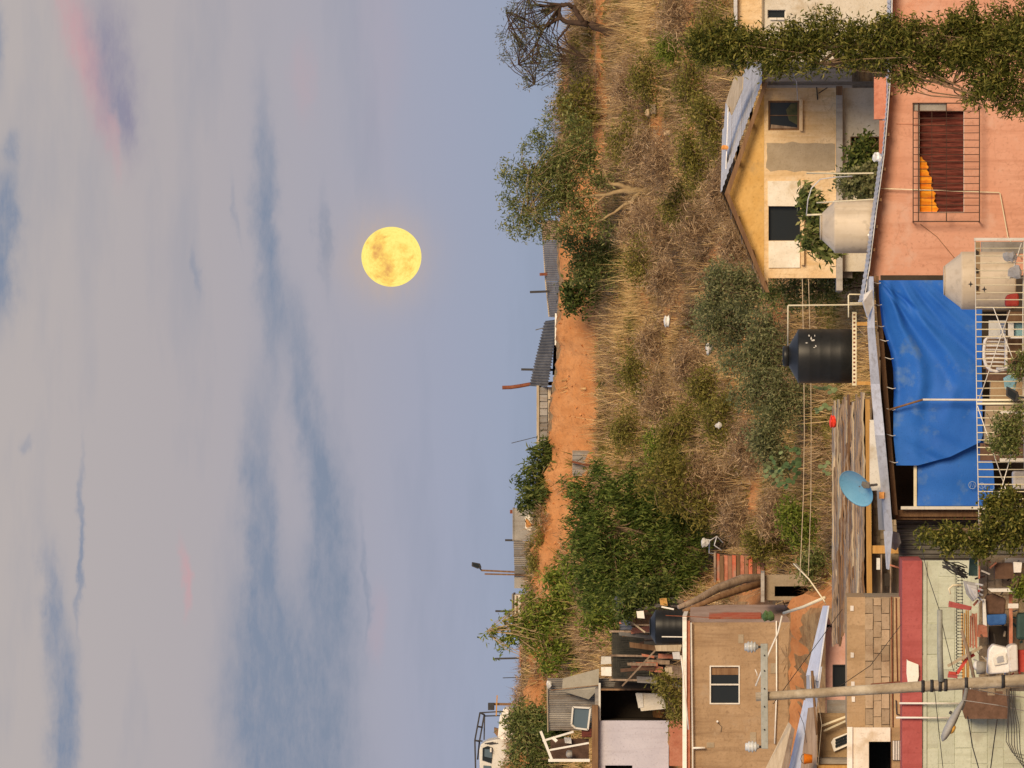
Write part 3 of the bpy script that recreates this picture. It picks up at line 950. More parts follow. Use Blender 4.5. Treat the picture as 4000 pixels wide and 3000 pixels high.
shrub('green_bush', 'bright green bush at the foot of the slope, behind the brown plank roof', 150.0, [(3080, 1990, 40, 40), (3110, 2040, 55, 50), (3130, 2090, 50, 45), (3060, 2030, 35, 35)], 2600, 'leaf_bright', 30)
shrub('green_bush', 'dim green bush beside the leaning logs on the left', 149.0, [(3170, 2230, 40, 40), (3180, 2180, 35, 30)], 1300, 'leaf_green', 31)
shrub('green_bush', 'deep green bush between the cream house and the pipe frame', 147.0, [(3040, 1165, 40, 40), (3090, 1150, 45, 40), (3010, 1140, 30, 25), (3200, 1150, 70, 40), (3260, 1080, 70, 50), (3320, 1050, 60, 50)], 3600, 'leaf_green', 32)
shrub('weed_clump', 'lone bright green grass clump on the upper right slope', 172.0, [(2600, 200, 35, 30), (2615, 170, 20, 20)], 900, 'leaf_bright', 33, L=0.2, Wd=0.03, droop=-0.5)
shrub('olive_shrub', 'olive bush on the slope at the left of the bare orange patch', 155.5, [(2990, 2100, 60, 50), (3030, 2150, 50, 50), (2960, 2150, 40, 40)], 2600, 'leaf_olive', 34)
shrub('brown_shrub', 'brown leafless bush in mid slope under the pale trunked tree', 172.0, [(2560, 900, 60, 70), (2530, 830, 50, 60), (2600, 960, 50, 60)], 2200, 'brush', 35, L=0.24, Wd=0.014)
shrub('brown_shrub', 'brown twiggy bush above the pair of roof gables', 163.0, [(2720, 860, 55, 70), (2690, 930, 50, 60)], 1900, 'brush', 36, L=0.24, Wd=0.014)
shrub('brown_shrub', 'brown thicket on the slope right of the wide dark tree', 166.0, [(2760, 1840, 70, 70), (2800, 1900, 60, 70), (2720, 1900, 60, 60)], 2600, 'brush', 37, L=0.22, Wd=0.016)
for i, (y, s_) in enumerate(((1110, 26), (1330, 22), (1370, 20), (1440, 20), (1530, 26), (1250, 18), (1590, 22))):
    shrub('bank_foot_shrub', ['dark tuft at the bank foot below the hanging creeper', 'dark tuft at the bank foot below the white eave board', 'second dark tuft at the bank foot below the eave board', 'dark tuft beside the pale stone at the bank foot', 'dark tuft at the bank foot below the bent rusty post', 'faint dark tuft at the bank foot, right of the eave board', 'dark tuft at the bank foot below the grey board shack'][i],
          184.4, [(2368, y, 14, s_), (2378, y + 12, 10, s_ * .7)], 260, 'leaf_dark', 140 + i, L=0.12, Wd=0.04)
SP = [(168, 2570, 640, 'brush', 'brown bush just below the pale trunk, right side'), (176, 2480, 900, 'brush', 'brown tangle under the left half of the broad green tree'), (175, 2500, 1010, 'leaf_olive', 'olive bush below the rounded green shrub'),
      (171, 2580, 1090, 'brush', 'brown tangle right of the upper white bag'), (173, 2540, 1330, 'brush', 'brown tangle below the tilted ridge roof'), (176, 2470, 1450, 'leaf_olive', 'olive bush under the bank foot tufts, centre'),
      (167, 2680, 1440, 'brush', 'brown tangle above the knotted white bag, left side'), (172, 2560, 1560, 'brush', 'brown tangle below the grey board shack'), (178, 2440, 1680, 'leaf_olive', 'olive bush at the left end of the orange bank'),
      (165, 2740, 1520, 'leaf_olive', 'olive bush between the knotted bag and the small pale bag'), (162, 2800, 760, 'brush', 'brown tangle just uphill of the cream house apex'), (166, 2700, 340, 'leaf_olive', 'olive bush uphill of the right roof slope'),
      (170, 2640, 60, 'brush', 'brown tangle below the wispy acacia near the right edge'), (164, 2760, 120, 'leaf_olive', 'olive bush uphill of the hedge tree tip'), (178, 2450, 330, 'brush', 'brown tangle on the slope below the yellow green bank shrub'),
      (174, 2520, 300, 'leaf_olive', 'olive bush right of the yellowish boulder'), (160, 2860, 960, 'brush', 'brown tangle above the left roof slope'), (169, 2640, 800, 'leaf_olive', 'olive bush at the foot of the pale forked trunk'),
      (158, 2900, 1750, 'brush', 'brown tangle uphill of the pale grey shrub'), (161, 2860, 2020, 'brush', 'brown tangle above the bright green bush'), (155, 3020, 2010, 'brush', 'brown tangle above the bare slope edge'), (163, 2800, 1640, 'leaf_olive', 'olive bush beside the small pale bag'),
      (174, 2500, 600, 'brush', 'brown tangle hanging below the broad tree, right side'), (177, 2440, 560, 'leaf_olive', 'olive bush on the bank edge under the broad green tree')]
for i, (d_, x_, y_, m_, lab_) in enumerate(SP):
    r1 = random.Random(300 + i)
    s_ = r1.uniform(.8, 1.25)
    shrub('tangled_shrub' if m_ == 'brush' else 'olive_bush', lab_, d_, [(x_, y_, 42 * s_, 55 * s_), (x_ + 20, y_ + 55 * s_, 36 * s_, 46 * s_), (x_ + 12, y_ - 55 * s_, 34 * s_, 44 * s_), (x_ - 28 * s_, y_ + 15, 30 * s_, 40 * s_)],
          1700 if m_ == 'brush' else 1900, m_, 300 + i, L=0.22 if m_ == 'brush' else 0.10, Wd=0.015 if m_ == 'brush' else 0.032, sig=.15)
def ground_litter():
    r = np.random.default_rng(77)
    P0 = []
    k = 0
    while k < 26000:
        D = math.sqrt(r.uniform(149 ** 2, 185 ** 2))
        y = r.uniform(-150, 3150)
        if blocked(y, D) and r.random() < .7:
            continue
        P0.append(tuple(G(y, D) + Vector((0, 0, .03))))
        k += 1
    P0 = np.array(P0)
    n = len(P0)
    d = unit(np.stack([r.normal(size=n), r.normal(size=n), r.normal(size=n) * .35], axis=1))
    s = unit(np.cross(d, np.array([0, 0, 1.0]) + r.normal(size=(n, 3)) * .4))
    l = r.uniform(.10, .45, size=(n, 1))
    w = r.uniform(.008, .03, size=(n, 1))
    V = np.stack([P0, P0 + d * l * .5 + s * w, P0 + d * l, P0 + d * l * .5 - s * w], axis=1).reshape(-1, 3)
    npmesh('ground_litter', V, np.arange(4 * n).reshape(-1, 4), 'brush', label='matted dead stems and leaf litter on the slope', cat='litter', kind='stuff')
ground_litter()
def bank_stones():
    r = random.Random(31)
    mb = MB()
    for i in range(260):
        y = r.uniform(1120, 2800)
        d_ = r.uniform(184.6, 186.3)
        s_ = r.uniform(.015, .06)
        c = G(y, d_)
        q = [c + Vector((r.uniform(-1, 1), r.uniform(-1, 1), r.uniform(-.6, 1))) * s_ for _ in range(6)]
        mb.add(q, [(0, 1, 2), (0, 2, 3), (0, 3, 4), (1, 2, 5), (2, 3, 5), (3, 4, 5), (0, 4, 1), (1, 4, 5)])
    mb.build('bank_stones', 'dirt', label='loose stones and clods on the orange earth bank', cat='stones', kind='stuff')
bank_stones()
def tall_stems():
    r = np.random.default_rng(55)
    V = []
    for i in range(2600):
        D = math.sqrt(r.uniform(151 ** 2, 184.5 ** 2))
        y = r.uniform(-120, 3000)
        if blocked(y, D):
            continue
        g = np.array(G(y, D))
        for k in range(int(r.integers(2, 6))):
            b = g + r.normal(size=3) * np.array([.12, .12, 0])
            d = np.array([r.normal() * .22, r.normal() * .22, 1.0])
            h = r.uniform(.5, 1.15)
            tip = b + d / np.linalg.norm(d) * h
            w = np.array([r.normal(), r.normal(), 0])
            w = w / np.linalg.norm(w) * .009
            V += [b - w, b + w, tip]
    V = np.array(V)
    npmesh('tall_dry_stems', V, np.arange(len(V)).reshape(-1, 3), 'straw', label='thin upright dry stems standing above the grass', cat='stems', kind='stuff')
tall_stems()
# boulders and litter on the slope
mat('rubbish_white', (0.72, 0.70, 0.66), var=0.08, rough=0.6)
mat('rock', (0.42, 0.30, 0.18), (0.60, 0.45, 0.27), bump=0.6)
def lump(name, label, cat, x, y, D, rx, ry, m, seed, sq=0.6):
    r = random.Random(seed)
    bm = bmesh.new()
    bmesh.ops.create_icosphere(bm, subdivisions=2, radius=1)
    mb = MB()
    c = P(x, y, D)
    ph = [r.uniform(0, 6) for _ in range(6)]
    vs_ = []
    for v in bm.verts:
        s = 1 + 0.22 * math.sin(v.co.x * 3 + ph[0]) + 0.18 * math.sin(v.co.y * 4 + ph[1]) + 0.18 * math.sin(v.co.z * 5 + ph[2]) + r.uniform(-.08, .08)
        vs_.append(c + Vector((v.co.x * ry * K * D * s, v.co.y * ry * K * D * sq * s, v.co.z * rx * K * D * s)))
    mb.add(vs_, [tuple(v.index for v in f.verts) for f in bm.faces], False)
    bm.free()
    return mb.build(name, m, label=label, cat=cat)
lump('plastic_bag', 'crumpled white bag lying on the slope, upper of the two white ones', 'bag', 2606, 1258, 169.5, 12, 30, 'rubbish_white', 1)
lump('plastic_bag', 'knotted white bag lying on the slope beside the grey shrub', 'bag', 2768, 1365, 161.0, 14, 22, 'rubbish_white', 2)
lump('plastic_bag', 'small pale bag on the slope left of the black tank shrubs', 'bag', 2808, 1662, 160.0, 12, 14, 'rubbish_white', 3)
lump('stone', 'pair sized pale stone at the foot of the orange earth bank', 'stone', 2362, 1408, 184.6, 10, 14, 'rubbish_white', 4)
lump('stone', 'yellowish boulder on the slope under the wispy acacia', 'stone', 2553, 425, 175.5, 13, 20, 'rock', 5)
lump('stone', 'pale tan boulder on the slope, right of the mossy shrub', 'stone', 2530, 440, 176.5, 12, 14, 'rock', 6)
lump('stone', 'round tan stone in the clearing below the lone grass clump', 'stone', 2610, 520, 172.0, 12, 14, 'rock', 7)
lump('stone', 'dark boulder on the bank top beside the acacia trunk', 'stone', 2222, 135, 188.0, 14, 16, 'bark_mid', 8)
# ------------------------------------------------------------------ building materials
mat('cream_plaster', (0.69, 0.47, 0.24), (0.84, 0.66, 0.43), scale=2.2, streak=(0.62, 0.42, 0.20), stain=(0.76, 0.62, 0.44), bump=1.0, bscale=9, crack=(0.38, 0.25, 0.12), orand=0.0, contrast=0.5)
mat('gable_plaster', (0.60, 0.35, 0.10), (0.74, 0.48, 0.18), scale=2.5, stain=(0.48, 0.32, 0.14), bump=1.0, bscale=7, orand=0.0, contrast=0.5)
mat('white_plaster', (0.70, 0.63, 0.51), (0.82, 0.77, 0.67), scale=2.5, stain=(0.60, 0.50, 0.36), bump=0.4)
mat('bare_cement', (0.34, 0.27, 0.18), (0.42, 0.34, 0.24), scale=3, bump=0.5, bscale=18)
mat('grey_concrete', (0.30, 0.28, 0.25), (0.42, 0.39, 0.35), scale=2, streak=(0.24, 0.21, 0.18), bump=0.4)
mat('pink_plaster', (0.61, 0.30, 0.205), (0.70, 0.39, 0.285), scale=0.9, streak=(0.53, 0.26, 0.175), stain=(0.66, 0.40, 0.31), bump=0.4, bscale=10, crack=(0.42, 0.20, 0.13), orand=0.0, contrast=0.45)
mat('pale_pink', (0.70, 0.40, 0.33), (0.78, 0.50, 0.44), scale=1.2, stain=(0.62, 0.33, 0.24), bump=0.3)
mat('tin_light', (0.55, 0.55, 0.57), (0.70, 0.70, 0.72), scale=1.5, rough=0.5, metal=0.25, streak=(0.45, 0.42, 0.40), bump=0.1)
mat('tin_old', (0.21, 0.195, 0.18), (0.34, 0.32, 0.30), scale=2.0, rough=0.6, metal=0.2, streak=(0.22, 0.16, 0.11), bump=0.15)
mat('tin_dark', (0.10, 0.095, 0.09), (0.19, 0.18, 0.165), scale=2.0, rough=0.6, metal=0.2, streak=(0.08, 0.07, 0.06), bump=0.15)
mat('tin_rust', (0.35, 0.20, 0.09), (0.48, 0.32, 0.17), scale=3.0, rough=0.8, stain=(0.22, 0.10, 0.05), bump=0.3)
mat('rust_steel', (0.17, 0.05, 0.025), (0.27, 0.10, 0.05), scale=6, rough=0.8, bump=0.3)
mat('dark_steel', (0.03, 0.03, 0.034), (0.055, 0.05, 0.05), scale=5, rough=0.6, bump=0.1)
mat('wood_brown', (0.17, 0.09, 0.045), (0.27, 0.16, 0.085), scale=3, stretch=(0.4, 4, 4), bump=0.4)
mat('wood_orange', (0.50, 0.26, 0.07), (0.64, 0.38, 0.13), scale=3, stretch=(0.4, 4, 4), bump=0.3)
mat('wood_grey', (0.24, 0.17, 0.12), (0.40, 0.30, 0.22), scale=3, stretch=(0.35, 4, 4), bump=0.6, stain=(0.15, 0.10, 0.07))
mat('wood_pale', (0.42, 0.33, 0.22), (0.58, 0.48, 0.35), scale=3, stretch=(0.4, 4, 4), bump=0.4)
mat('white_paint', (0.78, 0.74, 0.66), (0.86, 0.83, 0.77), scale=3, rough=0.55, stain=(0.62, 0.54, 0.42), bump=0.1)
mat('pvc_cream', (0.72, 0.64, 0.44), (0.80, 0.73, 0.55), scale=4, rough=0.45, bump=0.0)
mat('black_plastic', (0.010, 0.011, 0.011), (0.018, 0.018, 0.017), scale=2, rough=0.42, spec=0.35, bump=0.05, bscale=5)
mat('beige_plastic', (0.60, 0.50, 0.37), (0.68, 0.58, 0.45), scale=1.5, rough=0.5, streak=(0.55, 0.45, 0.32), bump=0.06, bscale=5)
mat('tarp_blue', (0.018, 0.12, 0.50), (0.028, 0.16, 0.60), scale=0.9, rough=0.6, bump=0.06, bscale=30, spec=0.2, stain=(0.09, 0.20, 0.46), orand=0.0)
mat('tarp_print', (0.38, 0.50, 0.66), var=0.1, rough=0.6)
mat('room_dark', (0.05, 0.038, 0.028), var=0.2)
mat('curtain_red', (0.05, 0.013, 0.010), (0.22, 0.055, 0.038), scale=5, stretch=(6, 6, 0.6), bump=0.3)
mat('reflection_orange', (0.80, 0.20, 0.01), (0.95, 0.44, 0.03), scale=7, stretch=(3, 3, .6), rough=0.8, bump=0.1)  # colour of the sunset mirrored in the pink house window
mat('dish_blue', (0.17, 0.42, 0.60), (0.22, 0.48, 0.66), scale=2, rough=0.45, bump=0.03, stain=(0.26, 0.46, 0.58))
mat('red_plastic', (0.72, 0.05, 0.025), var=0.1, rough=0.45)
mat('red_paint', (0.50, 0.045, 0.035), (0.58, 0.08, 0.055), scale=3, rough=0.6)
mat('brown_blanket', (0.10, 0.055, 0.035), (0.16, 0.09, 0.06), scale=6)
mat('terracotta', (0.48, 0.17, 0.10), (0.58, 0.25, 0.16), scale=5, stain=(0.36, 0.12, 0.07), bump=0.4)
mat('hole_orange', (0.58, 0.24, 0.06), (0.70, 0.34, 0.11), scale=6)
mat('poster_paper', (0.66, 0.66, 0.64), var=0.06, rough=0.7)
mat('poster_ink', (0.10, 0.16, 0.34), var=0.1, rough=0.7)
mat('poster_cyan', (0.30, 0.55, 0.62), var=0.15, rough=0.7)
mat('cactus_early', (0.05, 0.06, 0.03), (0.10, 0.10, 0.05), scale=8)
mat('grille_iron', (0.06, 0.03, 0.02), (0.10, 0.055, 0.035), scale=6, rough=0.7)
glassmat('glass_dark')
glassmat('glass_blue', (0.10, 0.14, 0.17))
mat('stain_brown', (0.40, 0.20, 0.12), var=0.2)
def post(name, label, a, b, D, wpx, m, dD=0.0, cat='post', group=None):
    return MB().bar(P(a[0], a[1], D), P(b[0], b[1], D + dD), wpx * K * D).build(name, m, label=label, cat=cat, group=group)
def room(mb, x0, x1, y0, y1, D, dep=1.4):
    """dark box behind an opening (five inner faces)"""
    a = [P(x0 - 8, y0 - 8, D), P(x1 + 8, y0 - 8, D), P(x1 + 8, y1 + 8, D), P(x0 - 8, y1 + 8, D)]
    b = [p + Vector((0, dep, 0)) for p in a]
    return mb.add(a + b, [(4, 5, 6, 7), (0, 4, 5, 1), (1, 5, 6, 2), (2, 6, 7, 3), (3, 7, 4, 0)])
def rectframe(mb, x0, x1, y0, y1, D, w, dep):
    mb.box(x0, x0 + w, y0, y1, D, dep)
    mb.box(x1 - w, x1, y0, y1, D, dep)
    mb.box(x0 + w, x1 - w, y0, y0 + w, D, dep)
    mb.box(x0 + w, x1 - w, y1 - w, y1, D, dep)
    return mb

# ================================================================== the ridge
D = 188.8
t = thing('ridge_shack', 'long low grey shack under a corrugated roof on the ridge, beside the broad green tree', 'shack', G(1050, D))
mb = MB(); mb.prism([(2196, 870), (2196, 1100), (2194, 1236), (2280, 1236), (2280, 870)], D + .3, 2.0); mb.build('wall', 'grey_concrete', t)
mb = MB(); mb.corr([P(2203, 940, D), P(2200, 1100, D), P(2132, 1100, D + 2.4), P(2120, 940, D + 2.4)], 22, 0.014); mb.build('roof_sheet', 'tin_old', t)
mb = MB(); mb.corr([P(2200, 1101, D), P(2196, 1242, D), P(2146, 1238, D + 2.4), P(2132.5, 1101, D + 2.4)], 20, 0.014); mb.build('roof_sheet', 'tin_old', t)
mb = MB(); mb.corr([P(2180, 860, D), P(2201, 939, D), P(2119, 939, D + 2.4), P(2118, 866, D + 2.4)], 9, 0.02); mb.build('roof_sheet', 'tin_rust', t)
mb = MB(); mb.bar(P(2204, 945, D - .05), P(2196, 1240, D - .05), 0.03); mb.build('eave_strip', 'wood_pale', t)
mb = MB(); mb.bar(P(2117, 865, D + 2.42), P(2131, 1100, D + 2.42), 0.035); mb.bar(P(2131, 1100, D + 2.42), P(2145, 1238, D + 2.42), 0.035); mb.build('ridge_strip', 'wood_pale', t)
t = thing('ridge_shack', 'dark tilted corrugated roof shack on the ridge with a white eave board', 'shack', G(1380, D))
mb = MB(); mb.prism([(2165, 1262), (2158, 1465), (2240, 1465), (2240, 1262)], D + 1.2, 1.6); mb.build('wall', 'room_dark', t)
mb = MB(); mb.corr([P(2172, 1248, D), P(2160, 1390, D), P(2095, 1390, D + 2.0), P(2128, 1254, D + 2.0)], 12, 0.022); mb.build('roof_sheet', 'tin_dark', t)
mb = MB(); mb.corr([P(2161, 1380, D - .04), P(2140, 1512, D - .04), P(2068, 1508, D + 1.96), P(2097, 1380, D + 1.96)], 12, 0.022); mb.build('roof_sheet', 'tin_dark', t)
mb = MB(); mb.slab([P(2168, 1224, D - .1), P(2182, 1224, D - .1), P(2179, 1350, D - .1), P(2167, 1348, D - .1)], (0, .03, 0)); mb.build('eave_board', 'white_paint', t)
mb = MB(); mb.box(2178, 2250, 1352, 1358, D, .08); mb.build('support_post', 'wood_grey', t)
mb = MB(); mb.box(2170, 2250, 1462, 1470, D, .08); mb.build('support_post', 'wood_grey', t)
t = thing('ridge_shack', 'grey board shack with a pale top edge on the ridge, left of the tilted roof', 'shack', G(1620, D))
mb = MB(); mb.box(2104, 2220, 1512, 1740, D + .6, 1.6); mb.build('wall', 'tin_old', t)
mb = MB(); mb.box(2096, 2106, 1506, 1745, D + .5, 1.8); mb.build('top_board', 'wood_pale', t)
for i in range(3):
    mb = MB(); mb.box(2140 + 1 * i, 2152 - 2 * i, 1512 + i * 52, 1512 + i * 52 + 47, D + .5, .06, .004); mb.build('wall_board', 'wood_pale', t)
for i in range(8):
    mb = MB(); mb.box(2108, 2138, 1514 + i * 28, 1514 + i * 28 + 25, D + .545, .05, .006); mb.build('wall_board', 'tin_old', t)
post('ridge_post', 'dark upright post above the long grey ridge shack', (2180, 1137), (2070, 1141), D + 2, 9, 'dark_steel')
post('ridge_post', 'short rusty stub standing on the long grey ridge shack', (2150, 1070), (2108, 1072), D + 2.2, 11, 'rust_steel')
post('ridge_post', 'dark post behind the tilted corrugated roof, right of the bent rusty one', (2160, 1445), (2036, 1443), D + 2.4, 9, 'dark_steel')
post('ridge_post', 'thin leaning rod behind the right half of the tilted roof', (2140, 1276), (2092, 1289), D + 2.4, 3.5, 'tin_dark')
MB().tube([P(2180, 1497, D + 2.2), P(2067, 1501, D + 2.2), P(2030, 1508, D + 2.2), P(1995, 1513, D + 2.2), P(1962, 1514, D + 2.2)], 7.5 * K * D, 10).build('ridge_post', 'rust_steel', label='thick bent rust red post on the ridge, tallest beside the tilted roof', cat='post')
post('ridge_post', 'thin wire rod leaning left above the droopy ridge tree', (2130, 1698), (1998, 1731), D + 1.4, 2.6, 'dark_steel')
# lean-to below the droopy tree
t = thing('lean_to', 'small grey board lean-to with a red brown beam under the droopy ridge tree', 'shack', G(1810, 185.0))
D = 185.0
mb = MB(); mb.box(2236, 2345, 1760, 1858, D + .25, .8); mb.build('wall', 'grey_concrete', t)
for i in range(5):
    mb = MB(); mb.box(2236, 2333, 1762 + i * 18, 1762 + i * 18 + 16.5, D + .19, .05, .005); mb.build('board', 'tin_old', t)
mb = MB(); mb.bar(P(2233, 1803, D), P(2368, 1834, D), 0.06); mb.build('beam', 'rust_steel', t)
mb = MB(); mb.box(2328, 2335, 1770, 1822, D + .02, .1); mb.build('sill', 'white_paint', t)
MB().lathe(P(2340, 1846, D - .2), [(0.001, 0), (.10, 0), (.12, .1), (.115, .27), (.06, .3), (0.001, .3)], 16).build('water_jar', 'grey_concrete', label='squat grey jar standing before the lean-to', cat='jar')
MB().box(2255, 2296, 1908, 1930, 184.4, .3, .01).build('plastic_crate', 'wood_orange', label='orange crate half hidden under the droopy ridge tree', cat='crate')
# concrete hut, corrugated fence, lamp
D = 188.0
t = thing('concrete_hut', 'grey concrete hut on the ridge with a white edged orange hole', 'hut', G(2040, D))
mb = MB(); mb.wall(2006, 2120, 1986, 2110, D, .25, [(2055, 2074, 2030, 2064)]); mb.build('wall', 'grey_concrete', t)
mb = MB(); mb.prism([(2052, 2036), (2047, 2026), (2056, 2014), (2072, 2010), (2079, 2024), (2078, 2056), (2074, 2072), (2060, 2074), (2051, 2060)], D - .012, .01); mb.build('white_daub', 'white_plaster', t)
mb = MB(); mb.prism([(2053, 2036), (2054, 2026), (2062, 2030), (2076, 2046), (2076, 2056), (2060, 2062), (2054, 2056)], D - .024, .01); mb.build('orange_daub', 'hole_orange', t)
mb = MB(); mb.box(2002, 2006.5, 1984, 2112, D - .03, .9); mb.build('roof', 'tin_old', t)
mb = MB(); mb.box(1992, 2006, 1992, 2006, D + .2, .15); mb.build('chimney_stub', 'rust_steel', t)
mb = MB(); mb.bar(P(2073, 2050, D - .04), P(2100, 2048, D - .04), .03); mb.build('drain_pipe', 'rust_steel', t)
t = thing('sheet_fence', 'grey corrugated sheet fence on the ridge beside the concrete hut', 'fence', G(2175, D))
for i in range(4):
    y0 = 2111 + i * 33
    mb = MB(); mb.corr([P(2006 + i * 1.2, y0, D + .02 * (i % 2)), P(2006 + i, y0 + 32.5, D + .02 * (i % 2)), P(2105, y0 + 32.5, D + .02 * (i % 2)), P(2105, y0, D + .02 * (i % 2))], 4, 0.022); mb.build('sheet', 'tin_old' if i != 2 else 'grey_concrete', t)
post('ridge_post', 'short dark post on top of the corrugated ridge fence', (2040, 2111), (1973, 2110), D + .3, 8, 'dark_steel')
t = thing('floodlight_post', 'brown twin post on the ridge topped by a dark floodlight', 'lamp post', G(2237, D))
mb = MB(); mb.bar(P(2090, 2238, D + .1), P(1880, 2228, D + .1), .05); mb.build('post', 'wood_brown', t)
mb = MB(); mb.bar(P(2090, 2247, D + .1), P(1893, 2242, D + .1), .045); mb.build('post', 'wood_brown', t)
mb = MB(); mb.bar(P(1882, 2229, D + .1), P(1872, 2216, D + .1), .04); mb.build('bracket', 'dark_steel', t)
mb = MB(); mb.prism([(1843, 2196), (1842, 2212), (1866, 2222), (1880, 2218), (1874, 2202)], D - .05, .22); mb.build('lamp_head', 'dark_steel', t, bevel=.01)
mb = MB(); mb.prism([(1848, 2200), (1847, 2209), (1864, 2217), (1873, 2214), (1868, 2203)], D - .065, .012); mb.build('lens', 'glass_dark', t)
# walls further left
MB().box(2009, 2085, 2247, 2298, D + .2, .2).build('ridge_wall', 'grey_concrete', label='bare grey wall piece on the ridge, right of the white striped hut', cat='wall')
t = thing('striped_hut', 'white hut with upright brown stripes on the ridge behind the sapling', 'hut', G(2376, D))
mb = MB(); mb.box(2004, 2085, 2325, 2428, D + .2, 1.5); mb.build('wall', 'white_plaster', t)
for (a, b) in ((2016, 2022), (2034, 2052)):
    mb = MB(); mb.box(a, b, 2327, 2426, D + .17, .04, .006); mb.build('stripe_board', 'wood_brown', t)
mb = MB(); mb.box(1999, 2004.5, 2321, 2432, D + .1, 1.7); mb.build('roof', 'tin_old', t)
post('ridge_post', 'slim dark post behind the white striped hut', (2020, 2389), (1935, 2387), D + 1.9, 7.5, 'dark_steel')
t = thing('red_shed', 'small bright red shed on the ridge behind the light sapling', 'shed', G(2566, D))
mb = MB(); mb.box(2034, 2085, 2529, 2605, D + .3, 1.4); mb.build('wall', 'red_paint', t)
mb = MB(); mb.box(2029, 2034.5, 2526, 2608, D + .2, 1.6); mb.build('roof', 'terracotta', t)
post('ridge_post', 'slim dark post behind the bright red shed', (2060, 2570), (1933, 2573), D + 2.2, 7, 'dark_steel')
t = thing('block_wall', 'low white block wall on the ridge between the red shed and the pickup', 'wall', G(2680, D))
for i in range(5):
    y0 = 2606 + i * 31
    mb = MB(); mb.box(2033 + i % 2, 2085 - i * 6, y0, y0 + 28, D + .3, .2, .006); mb.build('block', 'white_plaster', t)
mb = MB(); mb.box(2036, 2084 - 24, 2607, 2760, D + .33, .15); mb.build('mortar_core', 'bare_cement', t)
post('ridge_post', 'thin rod sticking up from the low white block wall', (2060, 2645), (1964, 2648), D + .7, 3, 'dark_steel')
t = thing('sign_post', 'brown post with a crossbar and dark box beside the pickup rack', 'post', G(2750, D))
mb = MB(); mb.bar(P(2060, 2752, D + .2), P(1910, 2750, D + .2), .07); mb.build('post', 'wood_brown', t)
mb = MB(); mb.bar(P(1942, 2716, D + .1), P(1938, 2796, D + .1), .035); mb.build('crossbar', 'wood_orange', t)
mb = MB(); mb.box(1906, 1930, 2746, 2774, D + .05, .2); mb.build('meter_box', 'dark_steel', t, bevel=.01)
# pickup with rack
D = 189.5
t = thing('pickup_truck', 'white pickup parked on the ridge at the far left under a black tube rack', 'truck', G(2880, D))
mb = MB(); mb.prism([(1967, 2768), (1952, 2800), (1944, 2880), (1960, 2890), (2010, 2890), (2010, 2775)], D, 1.5); mb.build('bed', 'white_paint', t, bevel=.02)
mb = MB(); mb.prism([(1940, 2888), (1900, 2896), (1878, 2908), (1872, 2930), (1874, 3060), (2010, 3060), (2010, 2888)], D - .1, 1.6); mb.build('cab', 'white_paint', t, bevel=.03)
w = mb = MB(); mb.prism([(1885, 2922), (1884, 2970), (1920, 2982), (1924, 2920), (1905, 2914)], D - .13, .04); w = mb.build('window', 'glass_dark', t)
mb = MB(); mb.prism([(1893, 2926), (1892, 2955), (1921, 2962), (1922, 2928)], D - .15, .02); mb.build('reflection_pane', 'glass_blue', w)
mb = MB(); mb.prism([(1888, 2990), (1888, 3055), (1925, 3055), (1918, 2992)], D - .13, .04); mb.build('window', 'glass_blue', t)
mb = MB(); mb.box(1914, 1920, 2921, 2938, D - .25, .1); mb.build('mirror', 'white_paint', t)
for i in range(3):
    mb = MB(); mb.bar(P(1893 + i * 9, 2904 + i * 2, D - .12), P(1897 + i * 9 + 30, 2899 + i * 2, D - .12), .02); mb.build('vent_slot', 'dark_steel', t)
mb = MB(); mb.prism([(1930, 2843), (1930, 2862), (1945, 2880), (1952, 2850)], D + .3, .4); mb.build('load_bundle', 'wood_brown', t)
def rail(a, b, w=5):
    mb = MB(); mb.bar(P(*a), P(*b), w * K * D); mb.build('rack_tube', 'dark_steel', t)
rail((1875, 2784, D), (1966, 2779, D)); rail((1892, 2797, D + 1.2), (1966, 2795, D + 1.2)); rail((1875, 2784, D), (1855, 2892, D), 6); rail((1892, 2790, D + 1.2), (1873, 2896, D + 1.2), 6)
rail((1855, 2892, D), (1859, 3060, D), 6); rail((1893, 2792, D + 1.2), (1891, 2890, D + 1.2)); rail((1855, 2892, D), (1873, 2896, D + 1.2)); rail((1866, 2838, D), (1884, 2841, D + 1.2))
rail((1875, 2784, D), (1892, 2792, D + 1.2)); rail((1873, 2896, D + 1.2), (1866, 2965, D + .4), 6); rail((1855, 2892, D), (1885, 2895, D))

# ================================================================== the house at the right edge
D = 141.0
t = thing('corner_house', 'tan plastered house behind the tall hedge tree at the right edge', 'house', G(20, D))
mb = MB(); mb.wall(2879, 3480, -420, 240, D, .25, [(2998, 3068, 38, 72)]); mb.build('wall', 'white_plaster', t)
mb = MB(); mb.box(2880, 2975, -420, 238, D - .02, .02); mb.build('parapet', 'cream_plaster', t)
mb = MB(); mb.box(2975, 2983, -420, 239, D - .05, .06); mb.build('ledge', 'bare_cement', t)
mb = MB(); mb.box(2866, 2880, -420, 241, D - .2, 3.5); mb.build('roof_slab', 'tin_light', t)
mb = MB(); room(mb, 2998, 3068, 38, 72, D + .24); mb.build('room', 'room_dark', t)
mb = MB(); rectframe(mb, 2998, 3068, 38, 72, D + .08, 3, .04); f = mb.build('window', 'white_paint', t)
mb = MB(); mb.box(3001, 3065, 41, 69, D + .1, .012); mb.build('pane', 'glass_dark', f)
mb = MB(); mb.box(3008, 3066, 72, 78, D - .06, .1); mb.build('sill', 'white_paint', t)

